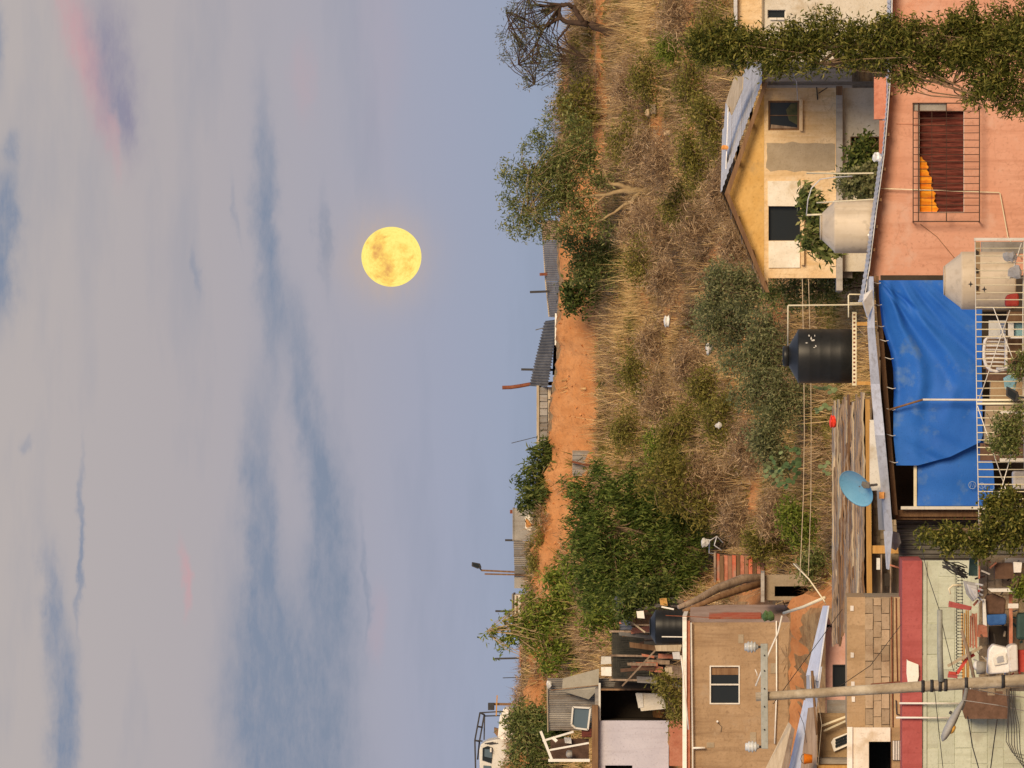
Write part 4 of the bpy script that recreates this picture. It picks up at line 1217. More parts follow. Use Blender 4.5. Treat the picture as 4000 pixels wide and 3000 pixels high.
# ================================================================== cream gabled house
D = 145.0
t = thing('cream_house', 'cream plastered house with a low gable roof and patched white window panels', 'house', G(720, D))
S = 0.22                                    # wall thickness
holes = [(3001, 3122, 393, 509), (3002, 3126, 806, 940)]
mb = MB()
mb.wall(2985, 3266, 343, 1086, D, S, holes)
mb.build('wall', 'cream_plaster', t)
mb = MB()
mb.prism([(2838, 757), (2984.6, 343), (2984.6, 1086), (2980, 1120)], D, S)
mb.build('gable', 'gable_plaster', t)
bx = Vector((1.6, 5.2, 0))                  # the house runs back and to the right
mb = MB(); p0, p1 = P(2985, 343, D), P(3330, 343, D)
mb.slab([p0 + Vector((0, .01, 0)), p1 + Vector((0, .01, 0)), p1 + bx, p0 + bx], (-.15, 0, 0)); mb.build('side_wall', 'grey_concrete', t)
mb = MB(); p0, p1 = P(2990, 1086, D), P(3330, 1086, D)
mb.slab([p0 + Vector((0, .23, 0)), p1 + Vector((0, .23, 0)), p1 + bx, p0 + bx], (.15, 0, 0)); mb.build('side_wall', 'grey_concrete', t)
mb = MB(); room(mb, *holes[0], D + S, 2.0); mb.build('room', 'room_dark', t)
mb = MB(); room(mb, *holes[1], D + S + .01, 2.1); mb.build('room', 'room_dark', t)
# roof: two tin slopes with a projecting front edge
ap, le, re = P(2821, 758, D - .35), P(2982, 1142, D - .35), P(2975, 322, D - .35)
for nm, e in (('left', le), ('right', re)):
    for i in range(4):
        a, b = ap.lerp(e, i * .25), ap.lerp(e, i * .25 + .26)
        up = Vector((0, 0, .012 * (3 - i)))
        mb = MB(); mb.corr([a + up, b + up, b + bx + up, a + bx + up], 5, .008, 6)
        mb.build('roof_sheet', 'tin_light', t)
for e in (le, re):
    mb = MB(); a = ap - Vector((0, 0, .05)); b = e - Vector((0, 0, .05))
    mb.slab([a, b, b - Vector((0, 0, .09)), a - Vector((0, 0, .11))], (0, .05, 0)); mb.build('barge_board', 'wood_brown', t)
for i, e in enumerate((.28, .62, .93)):
    for q in (le, re):
        c = ap.lerp(q, e) - Vector((0, -.06, .10))
        mb = MB(); mb.bar(c, c + bx, .07); mb.build('purlin', 'wood_brown', t)
# stones and a loose sheet on the roof
mb = MB(); mb.slab([P(2838, 400, D + 1.2), P(2873, 296, D + 1.0), P(2905, 300, D + .4), P(2902, 350, D + .4), P(2860, 450, D + .9)], (0, 0, .02)); mb.build('loose_sheet', 'wood_pale', t)
mb = MB(); mb.slab([P(2822, 700, D + 1.3), P(2832, 480, D + 1.3), P(2838, 400, D + 1.3), P(2846, 420, D + .9), P(2836, 690, D + .5)], (0, 0, .02)); mb.build('ridge_sheet', 'tin_light', t)
lump('stone', 'round orange stone weighing down the cream house roof', 'stone', 2831, 575, 145.6, 12, 11, 'hole_orange', 44, 0.8)
# windows
mb = MB(); rectframe(mb, 3001, 3122, 393, 509, D + .07, 7, .06); f = mb.build('window', 'wood_brown', t)
mb = MB(); mb.box(3008, 3115, 400, 502, D + .10, .01); mb.build('pane', 'glass_dark', f)
mb = MB(); mb.box(3008, 3115, 449.5, 452, D + .085, .03); mb.build('mullion', 'wood_brown', f)
mb = MB(); mb.prism([(3090, 404), (3070, 430), (3082, 470), (3114, 488), (3114, 402)], D + .094, .005); mb.build('window_plant', 'cactus_early', f)
mb = MB(); mb.prism([(3012, 486), (3080, 494), (3112, 498), (3112, 501), (3010, 501)], D + .094, .005); mb.build('curtain', 'wood_grey', f)
mb = MB(); mb.box(3123, 3136, 388, 512, D - .12, .13); mb.build('sill', 'cream_plaster', t, bevel=.01)
mb = MB(); rectframe(mb, 3002, 3126, 806, 940, D + .10, 2.5, .04); f = mb.build('window', 'dark_steel', t)
mb = MB(); mb.box(3004.5, 3123.5, 808.5, 937.5, D + .12, .01); mb.build('pane', 'glass_dark', f)
mb = MB(); mb.box(2999, 3126, 706, 805, D - .04, .05, .006); mb.build('white_panel', 'white_plaster', t)
mb = MB(); mb.box(3002, 3124, 941, 1046, D - .04, .05, .006); mb.build('white_panel', 'white_plaster', t)
mb = MB(); mb.box(3129, 3142, 704, 1036, D - .12, .14); mb.build('sill', 'cream_plaster', t, bevel=.01)
r_ = random.Random(3)
pts = [(2996 + r_.uniform(-4, 4), 558 + i * 16) for i in range(7)] + [(3010 + i * 31, 668 + r_.uniform(-6, 4)) for i in range(9)] + [(3262, 660 - i * 16) for i in range(7)] + [(3250 - i * 31, 556 + r_.uniform(-4, 7)) for i in range(8)]
mb = MB(); mb.prism(pts, D - .006, .006); mb.build('bare_patch', 'bare_cement', t)
mb = MB(); mb.box(2972, 3001, 1086, 1126, D - .05, .3); mb.build('eave_block', 'cream_plaster', t)
# slab and lower storey
mb = MB(); mb.box(3267, 3292, 336, 1135, D - .3, 5.0); mb.build('floor_slab', 'grey_concrete', t, bevel=.01)
mb = MB(); mb.box(3266, 3290, 336, 372, D - .305, .1); mb.build('slab_end', 'wood_brown', t)
mb = MB(); mb.wall(3292, 3520, 343, 1060, D - .02, .2, [(3322, 3520, 533, 760)]); mb.build('lower_wall', 'white_plaster', t)
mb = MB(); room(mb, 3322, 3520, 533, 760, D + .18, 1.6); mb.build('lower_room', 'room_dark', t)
mb = MB(); rectframe(mb, 3322, 3520, 533, 760, D + .02, 4, .05); mb.box(3333, 3520, 551, 553, D + .02, .04); mb.box(3374, 3376, 537, 570, D + .03, .03); mb.build('lower_window', 'wood_brown', t)
mb = MB(); mb.box(3000, 3440, 318, 343, D + .25, .2); mb.build('side_pier', 'grey_concrete', t)
mb = MB(); mb.tube([P(3095, 278, D - .5), P(3112, 320, D - .4), P(3116, 392, D - .2)], .012, 6); mb.build('cable', 'tin_light', t)
t2 = thing('wall_bracket', 'small iron bracket on the upper right of the cream house', 'bracket', P(3190, 330, D))
mb = MB(); mb.bar(P(3190, 340, D - .05), P(3194, 390, D - .05), .025); mb.bar(P(3197, 365, D - .055), P(3232, 342, D - .055), .02); mb.build('arm', 'dark_steel', t2)
# plants in front of the lower storey
shrub('hedge_plant', 'leafy dark green plant growing before the lower floor of the cream house', 141.5, [(3370, 590, 50, 40), (3380, 660, 45, 45), (3330, 700, 30, 40)], 2200, 'leaf_dark', 51, L=0.11, Wd=0.06)
shrub('hedge_plant', 'pale spotted leafy plant between the cream house and the beige tank', 140.5, [(3340, 720, 50, 40), (3390, 740, 40, 40), (3395, 690, 30, 40)], 1600, 'leaf_grey', 52, L=0.10, Wd=0.07)
shrub('broadleaf_tree', 'broad leaved plant rising behind the lid of the beige roof tank', 139.5, [(3160, 800, 40, 50), (3190, 870, 45, 50), (3170, 930, 50, 40), (3215, 960, 35, 40), (3250, 990, 40, 25), (3140, 770, 20, 30)], 1300, 'leaf_green', 53, L=0.20, Wd=0.075, droop=1.2, sig=.10)

# ================================================================== salmon pink house
D = 128.0
t = thing('pink_house', 'salmon pink house with a barred window and a thin tin roof', 'house', Vector((P(4300, 550, D).x, D, -7.2)))
hole = (3590, 3766, 434, 829)
mb = MB(); mb.wall(3545, 4420, -420, 1100, D, .22, [hole])
mb.prism([(3489, -420), (3480, 282), (3456, 600), (3424, 840), (3402, 1020), (3393, 1100), (3545, 1100), (3545, -420)], D, .22)
mb.build('wall', 'pink_plaster', t)
mb = MB(); room(mb, *hole, D + .22, 1.5); mb.build('room', 'room_dark', t)
rl = [(-420, 3487), (282, 3475), (450, 3463), (600, 3450), (720, 3434), (840, 3417), (930, 3406), (1020, 3395), (1143, 3376), (1180, 3366)]
for i in range(len(rl) - 1):
    (y0, x0), (y1, x1) = rl[i], rl[i + 1]
    a, b = P(x0, y0, D - .42), P(x1, y1, D - .42)
    c, d = P(x1 - 14, y1, D + 3.4), P(x0 - 14, y0, D + 3.4)
    mb = MB(); mb.corr([a, b, c, d], max(2, int((y1 - y0) / 18)), .006, 6); mb.slab([a - Vector((0, 0, .012)), b - Vector((0, 0, .012)), c - Vector((0, 0, .05)), d - Vector((0, 0, .05))], (0, 0, -.02))
    mb.build('roof_sheet', 'tin_light', t)
    if 300 < y1 < 1160:
        m_ = P((x0 + x1) / 2 + 12, (y0 + y1) / 2, D - .36)
        mb = MB(); mb.bar(m_, m_ + Vector((0, 3.2, .05)), .06); mb.build('rafter', 'wood_brown', t)
# curtain, painted sunset reflection, frame and grille
def curtain(nm, m, ox, oy, dd, n, amp):
    """folded sheet: outline top/bottom columns by row"""
    rows = 10
    vs_, fs = [], []
    for i in range(n + 1):
        y = oy[0] + (oy[1] - oy[0]) * i / n
        xt, xb = ox(y)
        off = amp * math.sin(i * 1.35) + amp * .5 * math.sin(i * .53 + 1)
        for j in range(rows + 1):
            x = xt + (xb - xt) * j / rows
            p = P(x, y, D + dd)
            vs_.append((p.x, D + dd + off * (.5 + .5 * j / rows), p.z))
    for i in range(n):
        for j in range(rows):
            fs.append((i * (rows + 1) + j, (i + 1) * (rows + 1) + j, (i + 1) * (rows + 1) + j + 1, i * (rows + 1) + j + 1))
    mb = MB(); mb.add(vs_, fs, True); return mb.build(nm, m, t)
curtain('curtain', 'curtain_red', lambda y: (3588, 3770), (430, 833), .17, 90, .018)
curtain('sunset_reflection', 'reflection_orange', lambda y: (3590, 3596 + 66 * min(1, ((y - 610) / 218)) ** .55 + 4 * math.sin(y * .11) + 3 * math.sin(y * .31)), (612, 831), .11, 40, .012)  # sunset mirrored in the glass, painted as a folded orange sheet
mb = MB(); rectframe(mb, 3588, 3768, 431, 832, D + .02, 4, .05); mb.build('window_frame', 'white_paint', t)
g = thing('window_grille', 'dark box shaped iron grille over the pink house window', 'grille', P(3830, 640, D))
gd = D - .28
mb = MB()
for (x0, y0, x1, y1) in ((3567, 403, 3567, 865), (3826, 403, 3826, 865), (3567, 403, 3826, 403), (3567, 865, 3826, 865), (3588, 403, 3588, 865), (3697, 403, 3697, 434), (3697, 831, 3697, 865)):
    mb.bar(P(x0, y0, gd), P(x1, y1, gd), .022)
for (x, y) in ((3567, 403), (3567, 865), (3826, 403), (3826, 865)):
    mb.bar(P(x, y, gd), Vector((P(x, y, gd).x, D + .02, P(x, y, gd).z)), .02)
mb.build('frame', 'grille_iron', g)
for i in range(15):
    y = 434 + i * 28.3
    mb = MB(); mb.tube([P(3567, y, gd + .004), P(3700, y + random.uniform(-1, 1), gd + .004), P(3826, y, gd + .004)], .0075, 6, False); mb.build('bar', 'grille_iron', g)
for x in (3640, 3697):
    mb = MB(); mb.tube([P(x, 434, gd + .02), P(x, 832, gd + .02)], .006, 5); mb.build('bar', 'grille_iron', g)
mb = MB(); mb.box(3568, 3696, 405, 432, gd + .03, .01); mb.build('grey_plate', 'grey_concrete', g)
MB().tube([P(3432, 736, D - .12), P(3600, 742, D - .11), P(3903, 752, D - .06), P(3906, 755, D - .06), P(3937, 925, D - .06), P(3990, 1010, D - .06)], .011, 8).build('wall_pipe', 'pvc_cream', label='thin cream water pipe running down the pink wall across the grille', cat='pipe')
MB().tube([P(3595, 875, D - .02), P(3660, 925, D - .015), P(3730, 1010, D - .015)], .006, 5).build('wall_cable', 'wood_brown', label='thin brown cable slanting down the pink wall from the grille', cat='cable')
MB().tube([P(3500, 484, D - .012), P(3690, 486, D - .012)], .004, 4).build('wall_cable', 'terracotta', label='hairline cable upright on the pink wall right of the grille', cat='cable')
MB().box(3415, 3462, 300, 466, D + 1.2, .3, .008).build('roof_tile_stack', 'terracotta', label='reddish tile pile lying on the pink house roof near the hedge', cat='tiles')
MB().box(3434, 3460, 470, 600, D + 1.0, .1, .004).build('roof_plank', 'terracotta', label='faded red plank lying along the pink house roof', cat='plank')
lump('plastic_bag', 'knotted grey plastic tied to the pink house roof edge', 'bag', 3425, 612, D + .2, 16, 20, 'tin_light', 61)
# water tanks
def tank(name, label, D, cy, x_top, x_sh, x_bot, half, lid_half, m, lidm, x_lid):
    base = P(x_bot, cy, D)
    t = thing(name, label, 'water tank', base)
    s = K * D
    H, hs, hl = (x_bot - x_top) * s, (x_bot - x_sh) * s, (x_bot - x_lid) * s
    Rr, rl_ = half * s, lid_half * s
    rings = []
    n = 5
    z0 = .02
    prof = [(0.001, 0), (Rr * .97, 0), (Rr, .03)]
    for i in range(1, n):
        z = .03 + (hs - .06) * i / n
        prof += [(Rr, z - .02), (Rr * 1.003, z), (Rr, z + .02)]
    prof += [(Rr, hs - .03), (Rr * .985, hs), (Rr * .93, hs + .03 * (hl - hs)), (rl_ * 1.05, hl), (rl_, hl + .005), (0.001, hl + .005)]
    MB().lathe(base, prof, 48).build('body', m, t)
    MB().lathe(base + Vector((0, 0, hl + .006)), [(0.001, 0), (rl_ * .97, 0), (rl_ * 1.02, .01), (rl_ * 1.02, (H - hl) * .7), (rl_ * .9, H - hl - .004), (rl_ * .5, H - hl), (0.001, H - hl)], 36).build('lid', lidm, t)
    return t, base, s
t, base, s = tank('roof_tank', 'beige water tank standing on the pink house roof', 132.0, 885, 3203, 3258, 3420, 104, 51, 'beige_plastic', 'beige_plastic', 3212)
mb = MB(); mb.lathe(P(3392, 921, 132.0) + Vector((0, -.56, 0)), [(0.001, 0), (.028, 0), (.028, .06), (0.001, .06)], 12, (0, -1, 0)); mb.build('valve', 'white_paint', t)
MB().tube([P(3212, 838, 131.2), P(3198, 838, 131.2), P(3150, 840, 131.2)], .02, 8).build('tank_pipe', 'pvc_cream', label='short upright vent pipe at the beige roof tank lid', cat='pipe')
MB().tube([P(3150, 676, 130.5), P(3300, 678, 130.5), P(3412, 676, 130.0)], .017, 8).build('tank_pipe', 'pvc_cream', label='upright cream pipe standing on the roof right of the beige tank', cat='pipe')
MB().tube([P(3150, 842, 131), P(3156, 780, 131), P(3170, 735, 131), P(3205, 700, 131), P(3260, 692, 131), P(3330, 688, 131)], .012, 7).build('tank_hose', 'tin_light', label='grey hose curving from the beige roof tank to the standing pipe', cat='hose')
MB().tube([P(3190, 792, 131.2), P(3300, 785, 131.0), P(3420, 778, 130.6)], .014, 7).build('tank_pipe', 'pvc_cream', label='slanting cream pipe along the right side of the beige roof tank', cat='pipe')
t, base, s = tank('black_tank', 'large black water tank on a rusty stand above the blue tarp house', 133.0, 1391, 3058, 3116, 3328, 106, 40, 'black_plastic', 'black_plastic', 3082)
mb = MB(); a = random.Random(4)
for (x, y, rx, ry) in ((3176, 1330, 7, 4), (3168, 1322, 3, 7), (3186, 1352, 3, 4), (3150, 1340, 6, 2), (3160, 1312, 2.5, 5), (3180, 1358, 5, 2), (3182, 1312, 2, 4)):
    th = math.asin(max(-1, min(1, (1391 - y) / 106)))
    pts = []
    for k in range(9):
        an = 2 * math.pi * k / 9
        yy = y + ry * math.cos(an) * a.uniform(.6, 1.2)
        xx = x + rx * math.sin(an) * a.uniform(.6, 1.2)
        ox_ = (1391 - yy) * s
        pts.append(Vector((base.x + ox_, base.y - math.sqrt(max((106 * s * 1.016) ** 2 - ox_ ** 2, 0)) - .004, (V0 - xx) * K * 133.0)))
    mb.add(pts, [tuple(range(9))])
mb.build('paint_scuff', 'rubbish_white', t)
D = 133.0
t = thing('tank_stand', 'rusty cream steel stand carrying the black tank', 'stand', P(3390, 1380, D))
mb = MB(); mb.box(3329, 3346, 1219, 1506, D - .62, .06); f = mb.build('front_beam', 'pvc_cream', t)
for i in range(18):
    mb = MB(); mb.box(3333, 3341, 1226 + i * 15.5, 1233 + i * 15.5, D - .625, .01); mb.build('punched_hole', 'rust_steel', f)
mb = MB(); mb.box(3330, 3345, 1225, 1500, D + .45, .06); mb.build('back_beam', 'rust_steel', t)
mb = MB(); mb.box(3329.5, 3336, 1228, 1500, D - .55, 1.0); mb.build('deck', 'wood_grey', t)
for y in (1265, 1497):
    for dd in (-.60, .44):
        mb = MB(); mb.box(3346, 3410, y - 7, y + 7, D + dd, .06); mb.build('leg', 'wood_orange', t)
D = 132.0
MB().tube([P(3400, 1190, D), P(3300, 1191, D), P(3080, 1193, D), P(3078, 1195, D), P(3078, 1260, D), P(3078, 1350, D + .3)], .016, 8).build('fill_pipe', 'pvc_cream', label='cream pipe rising beside the black tank and over to its lid', cat='pipe')
MB().tube([P(3410, 1151, D), P(3318, 1150, D), P(3314, 1154, D), P(3315, 1240, D)], .016, 8).build('fill_pipe', 'pvc_cream', label='short square pipe loop left of the pink roof end', cat='pipe')
MB().tube([P(3400, 1184, D - .2), P(3318, 1184, D - .2)], .013, 8).build('fill_pipe', 'pvc_cream', label='short upright pipe stub inside the square pipe loop', cat='pipe')
for nm, off, lab in (('cable', 0, 'upper of the two thin cables strung across behind the black tank'), ('cable', 27, 'lower of the two thin cables strung across behind the black tank')):
    MB().tube([P(3134 + off * .9, 1090, 141), P(3140 + off, 1400, 140), P(3142 + off, 1700, 139), P(3138 + off * 1.1, 1950, 138), P(3125 + off * 1.2, 2250, 137)], .009, 5).build(nm, 'wood_pale', label=lab, cat='cable')
# ================================================================== blue tarp house
D = 123.0
t = thing('tarp_house', 'flat roofed house whose open front is hung with blue tarp', 'house', Vector((P(4000, 1600, D).x, D, -8.5)))
# roof slab: tin over a brown beam, dropping to the left
edge = [(1080, 3395), (1280, 3388), (1500, 3401), (1700, 3418), (1900, 3440), (2075, 3456)]
low = [(1080, 3412), (1280, 3417), (1500, 3437), (1700, 3456), (1900, 3474), (2075, 3487)]
def strip(nm, m, up, lo, d0, dep, parent, lift=0):
    for i in range(len(up) - 1):
        mb = MB(); mb.slab([P(up[i][1], up[i][0], d0), P(up[i + 1][1], up[i + 1][0], d0), P(lo[i + 1][1], lo[i + 1][0], d0 - .25), P(lo[i][1], lo[i][0], d0 - .25)], (0, .05, lift)); mb.build(nm, m, parent)
strip('roof_sheet', 'tin_light', edge, low, D - .6, .05, t)
mb = MB(); mb.slab([P(3456, 2075, D - .6), P(3487, 2075, D - .85), P(3474, 2225, D - 1.0), P(3466, 2222, D - .8)], (0, .04, .02)); mb.build('roof_sheet', 'tin_light', t)
mb = MB(); mb.slab([P(3394, 1090, D - .55), P(3456, 2070, D - .55), P(3432, 2070, D + 4), P(3386, 1090, D + 4)], (0, 0, -.06)); mb.build('roof_deck', 'grey_concrete', t)
mb = MB(); mb.slab([P(3414, 1075, D - .45), P(3488, 2010, D - .45), P(3507, 2012, D - .45), P(3432, 1078, D - .45)], (0, .12, 0)); mb.build('front_beam', 'wood_brown', t)
mb = MB(); mb.slab([P(3376, 1150, D - .9), P(3372, 1180, D - .9), P(3390, 1240, D - .8), P(3412, 1190, D - .8), P(3408, 1130, D - .9)], (0, .04, .02)); mb.build('crumpled_flashing', 'tin_light', t)
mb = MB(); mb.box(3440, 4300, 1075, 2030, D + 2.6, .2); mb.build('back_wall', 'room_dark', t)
mb = MB(); mb.box(3500, 4300, 2005, 2030, D - .2, 2.7); mb.build('side_wall', 'wood_brown', t)
mb = MB(); mb.box(3519, 4080, 1978, 1990, D - .5, .09); mb.build('post', 'white_paint', t)
mb = MB(); mb.box(3569, 3581, 1815, 1990, D - .43, .07); mb.build('crossbar', 'pvc_cream', t)
mb = MB(); mb.box(3500, 4080, 1992, 2018, D - .3, .08); mb.build('post', 'wood_brown', t)
mb = MB(); mb.tube([P(4080, 1563, D - .9), P(3800, 1562, D - .9), P(3605, 1561, D - .9)], .022, 8); mb.build('post', 'white_paint', t)
mb = MB(); mb.tube([P(3605, 1561, D - .9), P(3470, 1602, D - .6)], .02, 8); mb.build('prop', 'wood_brown', t)
mb = MB(); mb.box(3397, 3440, 1650, 1916, D - .4, .06); mb.prism([(3396, 1640), (3424, 1640), (3437, 1700), (3420, 1700)], D - .38, .05); mb.build('upstand_board', 'white_paint', t)
for (y, x) in ((1290, 3437), (1400, 3445), (1700, 3470), (1850, 3480)):
    mb = MB(); mb.bar(P(x + 6, y, D - .35), P(x - 4, y, D + 2.5), .06); mb.build('rafter', 'wood_brown', t)
# the tarps
def tarp(name, label, ytop, fold, D0, ny=120, nx=60):
    y0, y1 = ytop[0][0], ytop[-1][0]
    ys = [q[0] for q in ytop]
    vs_, fs = [], []
    for i in range(ny + 1):
        y = y0 + (y1 - y0) * i / ny
        a = np.interp(y, ys, [q[1] for q in ytop])
        b = np.interp(y, ys, [q[2] for q in ytop])
        for j in range(nx + 1):
            x = a + (b - a) * j / nx
            p = P(x, y, D0)
            vs_.append((p.x, D0 + fold(x, y, (x - a)), p.z))
    for i in range(ny):
        for j in range(nx):
            fs.append((i * (nx + 1) + j, (i + 1) * (nx + 1) + j, (i + 1) * (nx + 1) + j + 1, i * (nx + 1) + j + 1))
    mb = MB(); mb.add(vs_, fs, True)
    return mb.build(name, 'tarp_blue', label=label, cat='tarp')
def fold1(x, y, h):
    u = y - 1095
    w = 46 + 90 * min(u / 330.0, 1) - 40 * max(0, min((u - 400) / 250.0, 1))
    ph = h / w
    a = .10 * math.exp(-h / 210.0) * min(u / 90.0, 1) * max(0.12, 1 - max(0, u - 420) / 170.0)
    z = a * (math.sin(2 * math.pi * ph ** .85) + .22 * math.sin(4 * math.pi * ph + .8))
    # long creases fanning from the right upper corner
    ang = math.atan2(x - 3430, u + 8)
    z += .045 * math.exp(-((ang - .62) / .06) ** 2) + .04 * math.exp(-((ang - .88) / .05) ** 2) - .03 * math.exp(-((ang - .74) / .08) ** 2)
    # creases at the left end
    d2 = (1816 - y) + .55 * (x - 3583)
    z += .06 * math.exp(-((d2 - 60) / 22) ** 2) * min(1, max(0, (x - 3520) / 120)) + .03 * math.exp(-((d2 - 150) / 30) ** 2) * min(1, max(0, (x - 3520) / 60))
    z -= .00035 * h + .02 * math.sin(y * .013)
    return z
tarp('blue_tarp', 'big blue tarp hung in sagging folds below the roof beam', [(1095, 3433, 3840), (1160, 3434, 3836), (1274, 3446, 3834), (1375, 3478, 3834), (1444, 3489, 3834), (1516, 3492, 3836), (1588, 3490, 3836), (1700, 3490, 3838), (1726, 3492, 3830), (1784, 3498, 3712), (1818, 3501, 3585)], fold1, D - .55, 150, 90)
tarp('blue_tarp', 'smaller flat blue tarp with a faint round print at the left end', [(1712, 3584, 3840), (1760, 3584, 3865), (1820, 3583, 3880), (1900, 3583, 3885), (1976, 3583, 3880)], lambda x, y, h: .012 * math.sin(y * .05) + .02 * math.sin(x * .02 + y * .01) + .02, D - .42, 50, 40)
t3 = thing('tarp_mark', 'faint pale ring and letters printed low on the smaller tarp', 'print', P(3850, 1896, D - .46))
def ringpts(cx_, cy_, r, n=22, a0=0.0, a1=2 * math.pi):
    return [P(cx_ + r * math.sin(a0 + (a1 - a0) * i / n), cy_ + r * math.cos(a0 + (a1 - a0) * i / n), D - .475) for i in range(n + 1)]
mb = MB(); mb.tube(ringpts(3798, 1895, 14), .006, 4); mb.build('ring', 'tarp_print', t3)
mb = MB(); mb.tube([P(3789, 1904, D - .475), P(3793, 1888, D - .475), P(3799, 1902, D - .475), P(3803, 1888, D - .475), P(3808, 1903, D - .475)], .006, 4); mb.build('letter', 'tarp_print', t3)
mb = MB(); mb.tube(ringpts(3835, 1897, 11), .004, 4); mb.build('letter', 'tarp_print', t3)
mb = MB(); mb.tube([P(3832, 1900, D - .475), P(3836, 1893, D - .475), P(3838, 1905, D - .475)], .004, 4); mb.build('letter', 'tarp_print', t3)
mb = MB(); mb.tube(ringpts(3858, 1903, 10, 16, 2.4, 5.6), .004, 4); mb.build('letter', 'tarp_print', t3)
mb = MB(); mb.tube(ringpts(3874, 1904, 9, 16, -.9, 2.4), .004, 4); mb.build('letter', 'tarp_print', t3)
et = thing('tarp_ties', 'pale cord ties along the top hem of the big tarp', 'ties', P(3480, 1450, D - .6))
for (y, x) in ((1105, 3433), (1190, 3437), (1274, 3446), (1330, 3463), (1400, 3483), (1516, 3491), (1600, 3490), (1700, 3490), (1805, 3500)):
    mb = MB(); mb.tube([P(x + 7, y, D - .68), P(x - 4, y + 3, D - .6), P(x - 26, y - 4, D - .5)], .007, 5); mb.build('tie', 'rubbish_white', et)
# satellite dish
t = thing('satellite_dish', 'tilted blue satellite dish on the roof before the brown plank roof', 'dish', P(3420, 1890, 122.4))
c = P(3351, 1903, 122.0)
ax = Vector((-.50, -.62, .60)).normalized()
prof = [(.001, .0)] + [(.39 * i / 10, .10 * (i / 10) ** 2) for i in range(1, 11)] + [(.393, .108), (.38, .094)] + [(.38 * i / 10, .10 * (i / 10) ** 2 - .006) for i in range(9, 0, -1)]
mb = MB(); mb.lathe(c - ax * .05, prof, 40, ax); d_ = mb.build('reflector', 'dish_blue', t)
d_.scale = (1, 1, 1)
mb = MB(); mb.tube([c - ax * .05, c + Vector((.02, .12, -.12)), P(3425, 1893, 122.4)], .025, 8); mb.build('mast', 'tin_old', t)
mb = MB(); mb.prism([(3368, 1880), (3364, 1896), (3374, 1908), (3398, 1908), (3398, 1884)], 121.62, .12); mb.build('mount_bracket', 'tin_dark', t, bevel=.01)
MB().box(3434, 3454, 1922, 1948, D - .75, .1).build('brick', 'hole_orange', label='orange brick end beside the white roof upstand', cat='brick')
lump('red_ball', 'red ball resting at the right end of the brown plank roof', 'ball', 3252, 1645, 131.5, 11.5, 25, 'red_plastic', 63, .9)

# ================================================================== brown plank roof
D = 128.5
t = thing('plank_shed', 'shed under a long weathered brown plank roof, orange beam along its eave', 'shed', Vector((P(3400, 2000, D).x, D, -7.0)))
rr = random.Random(12)
nst = 19
for i in range(nst):
    f0, f1 = i / nst, (i + 1.25) / nst
    xs0, xs1 = 3250, 3374
    d0, d1 = D + 5.2 * (1 - f0), D + 5.2 * (1 - f1)
    x0 = xs0 + (xs1 - xs0) * f0
    x1 = xs0 + (xs1 - xs0) * f1
    yr = 1585 - 45 * f0 + rr.uniform(-25, 25)
    yl = 2340 + rr.uniform(-14, 14) if x1 > 3312 else 2520 - rr.uniform(0, 90) * (f0 * 2)
    segs = sorted([yr, yl] + [rr.uniform(yr + 60, yl - 60) for _ in range(2)])
    for k in range(3):
        ya, yb = segs[k], segs[k + 1] + 6
        n = max(3, int((yb - ya) / 26))
        lo_, hi_ = [], []
        for q in range(n + 1):
            y = ya + (yb - ya) * q / n
            lo_.append(P(x1 + rr.uniform(-1.6, 1.6) + 3.2 * math.sin(y * .012 + i * .9) + 1.5 * math.sin(y * .05 + i), y, d1 - .02) + Vector((0, 0, .014 + rr.uniform(0, .022))))
            hi_.append(P(x0 + rr.uniform(-1, 1), y, d0))
        mb = MB()
        mb.add(lo_ + hi_ + [p - Vector((0, -.004, .035)) for p in lo_], [(q, q + 1, n + 1 + q + 1, n + 1 + q) for q in range(n)] + [(q, 2 * n + 2 + q, 2 * n + 3 + q, q + 1) for q in range(n)])
        mb.build('plank', ['wood_grey', 'wood_brown', 'wood_grey', 'wood_pale'][rr.randrange(4)] if rr.random() < .8 else 'wood_grey', t)
mb = MB(); mb.slab([P(3378, 1560, D + .1), P(3384, 2340, D + .1), P(3258, 2500, D + 5.4), P(3258, 1580, D + 5.4)], (0, 0, -.05)); mb.build('deck', 'wood_brown', t)
mb = MB(); mb.slab([P(3380, 1560, D - .1), P(3386, 2345, D - .1), P(3407, 2345, D - .1), P(3397, 1560, D - .1)], (0, .14, 0)); mb.build('eave_beam', 'wood_orange', t)
for y in (2131, 1560):
    mb = MB(); mb.box(3408, 3640, y, y + 31, D - .06, .14); mb.build('post', 'wood_orange', t)
for r0 in range(5):
    for c0 in range(9):
        y0 = 1905 + c0 * 27 + (13 if r0 % 2 else 0)
        mb = MB(); mb.box(3412 + r0 * 26, 3412 + r0 * 26 + 24.5, y0, y0 + 25.5, D + .5, .15, .003); mb.build('block', 'bare_cement', t)
mb = MB(); mb.box(3405, 3640, 1560, 2345, D + .56, .1); mb.build('back_wall', 'bare_cement', t)
for i, x in enumerate((3440, 3476, 3512)):
    mb = MB(); mb.box(x, x + 5, 2164, 2330, D - .02, .4); mb.build('shelf_board', 'wood_grey', t)
MB().box(3424, 3438, 2180, 2225, D - .0, .2).build('storage_box', 'poster_paper', label='small pale box on the shelf under the plank roof eave', cat='box')
MB().box(3455, 3475, 2240, 2290, D - .0, .2).build('storage_box', 'room_dark', label='dark box on the shelf under the plank roof eave', cat='box')
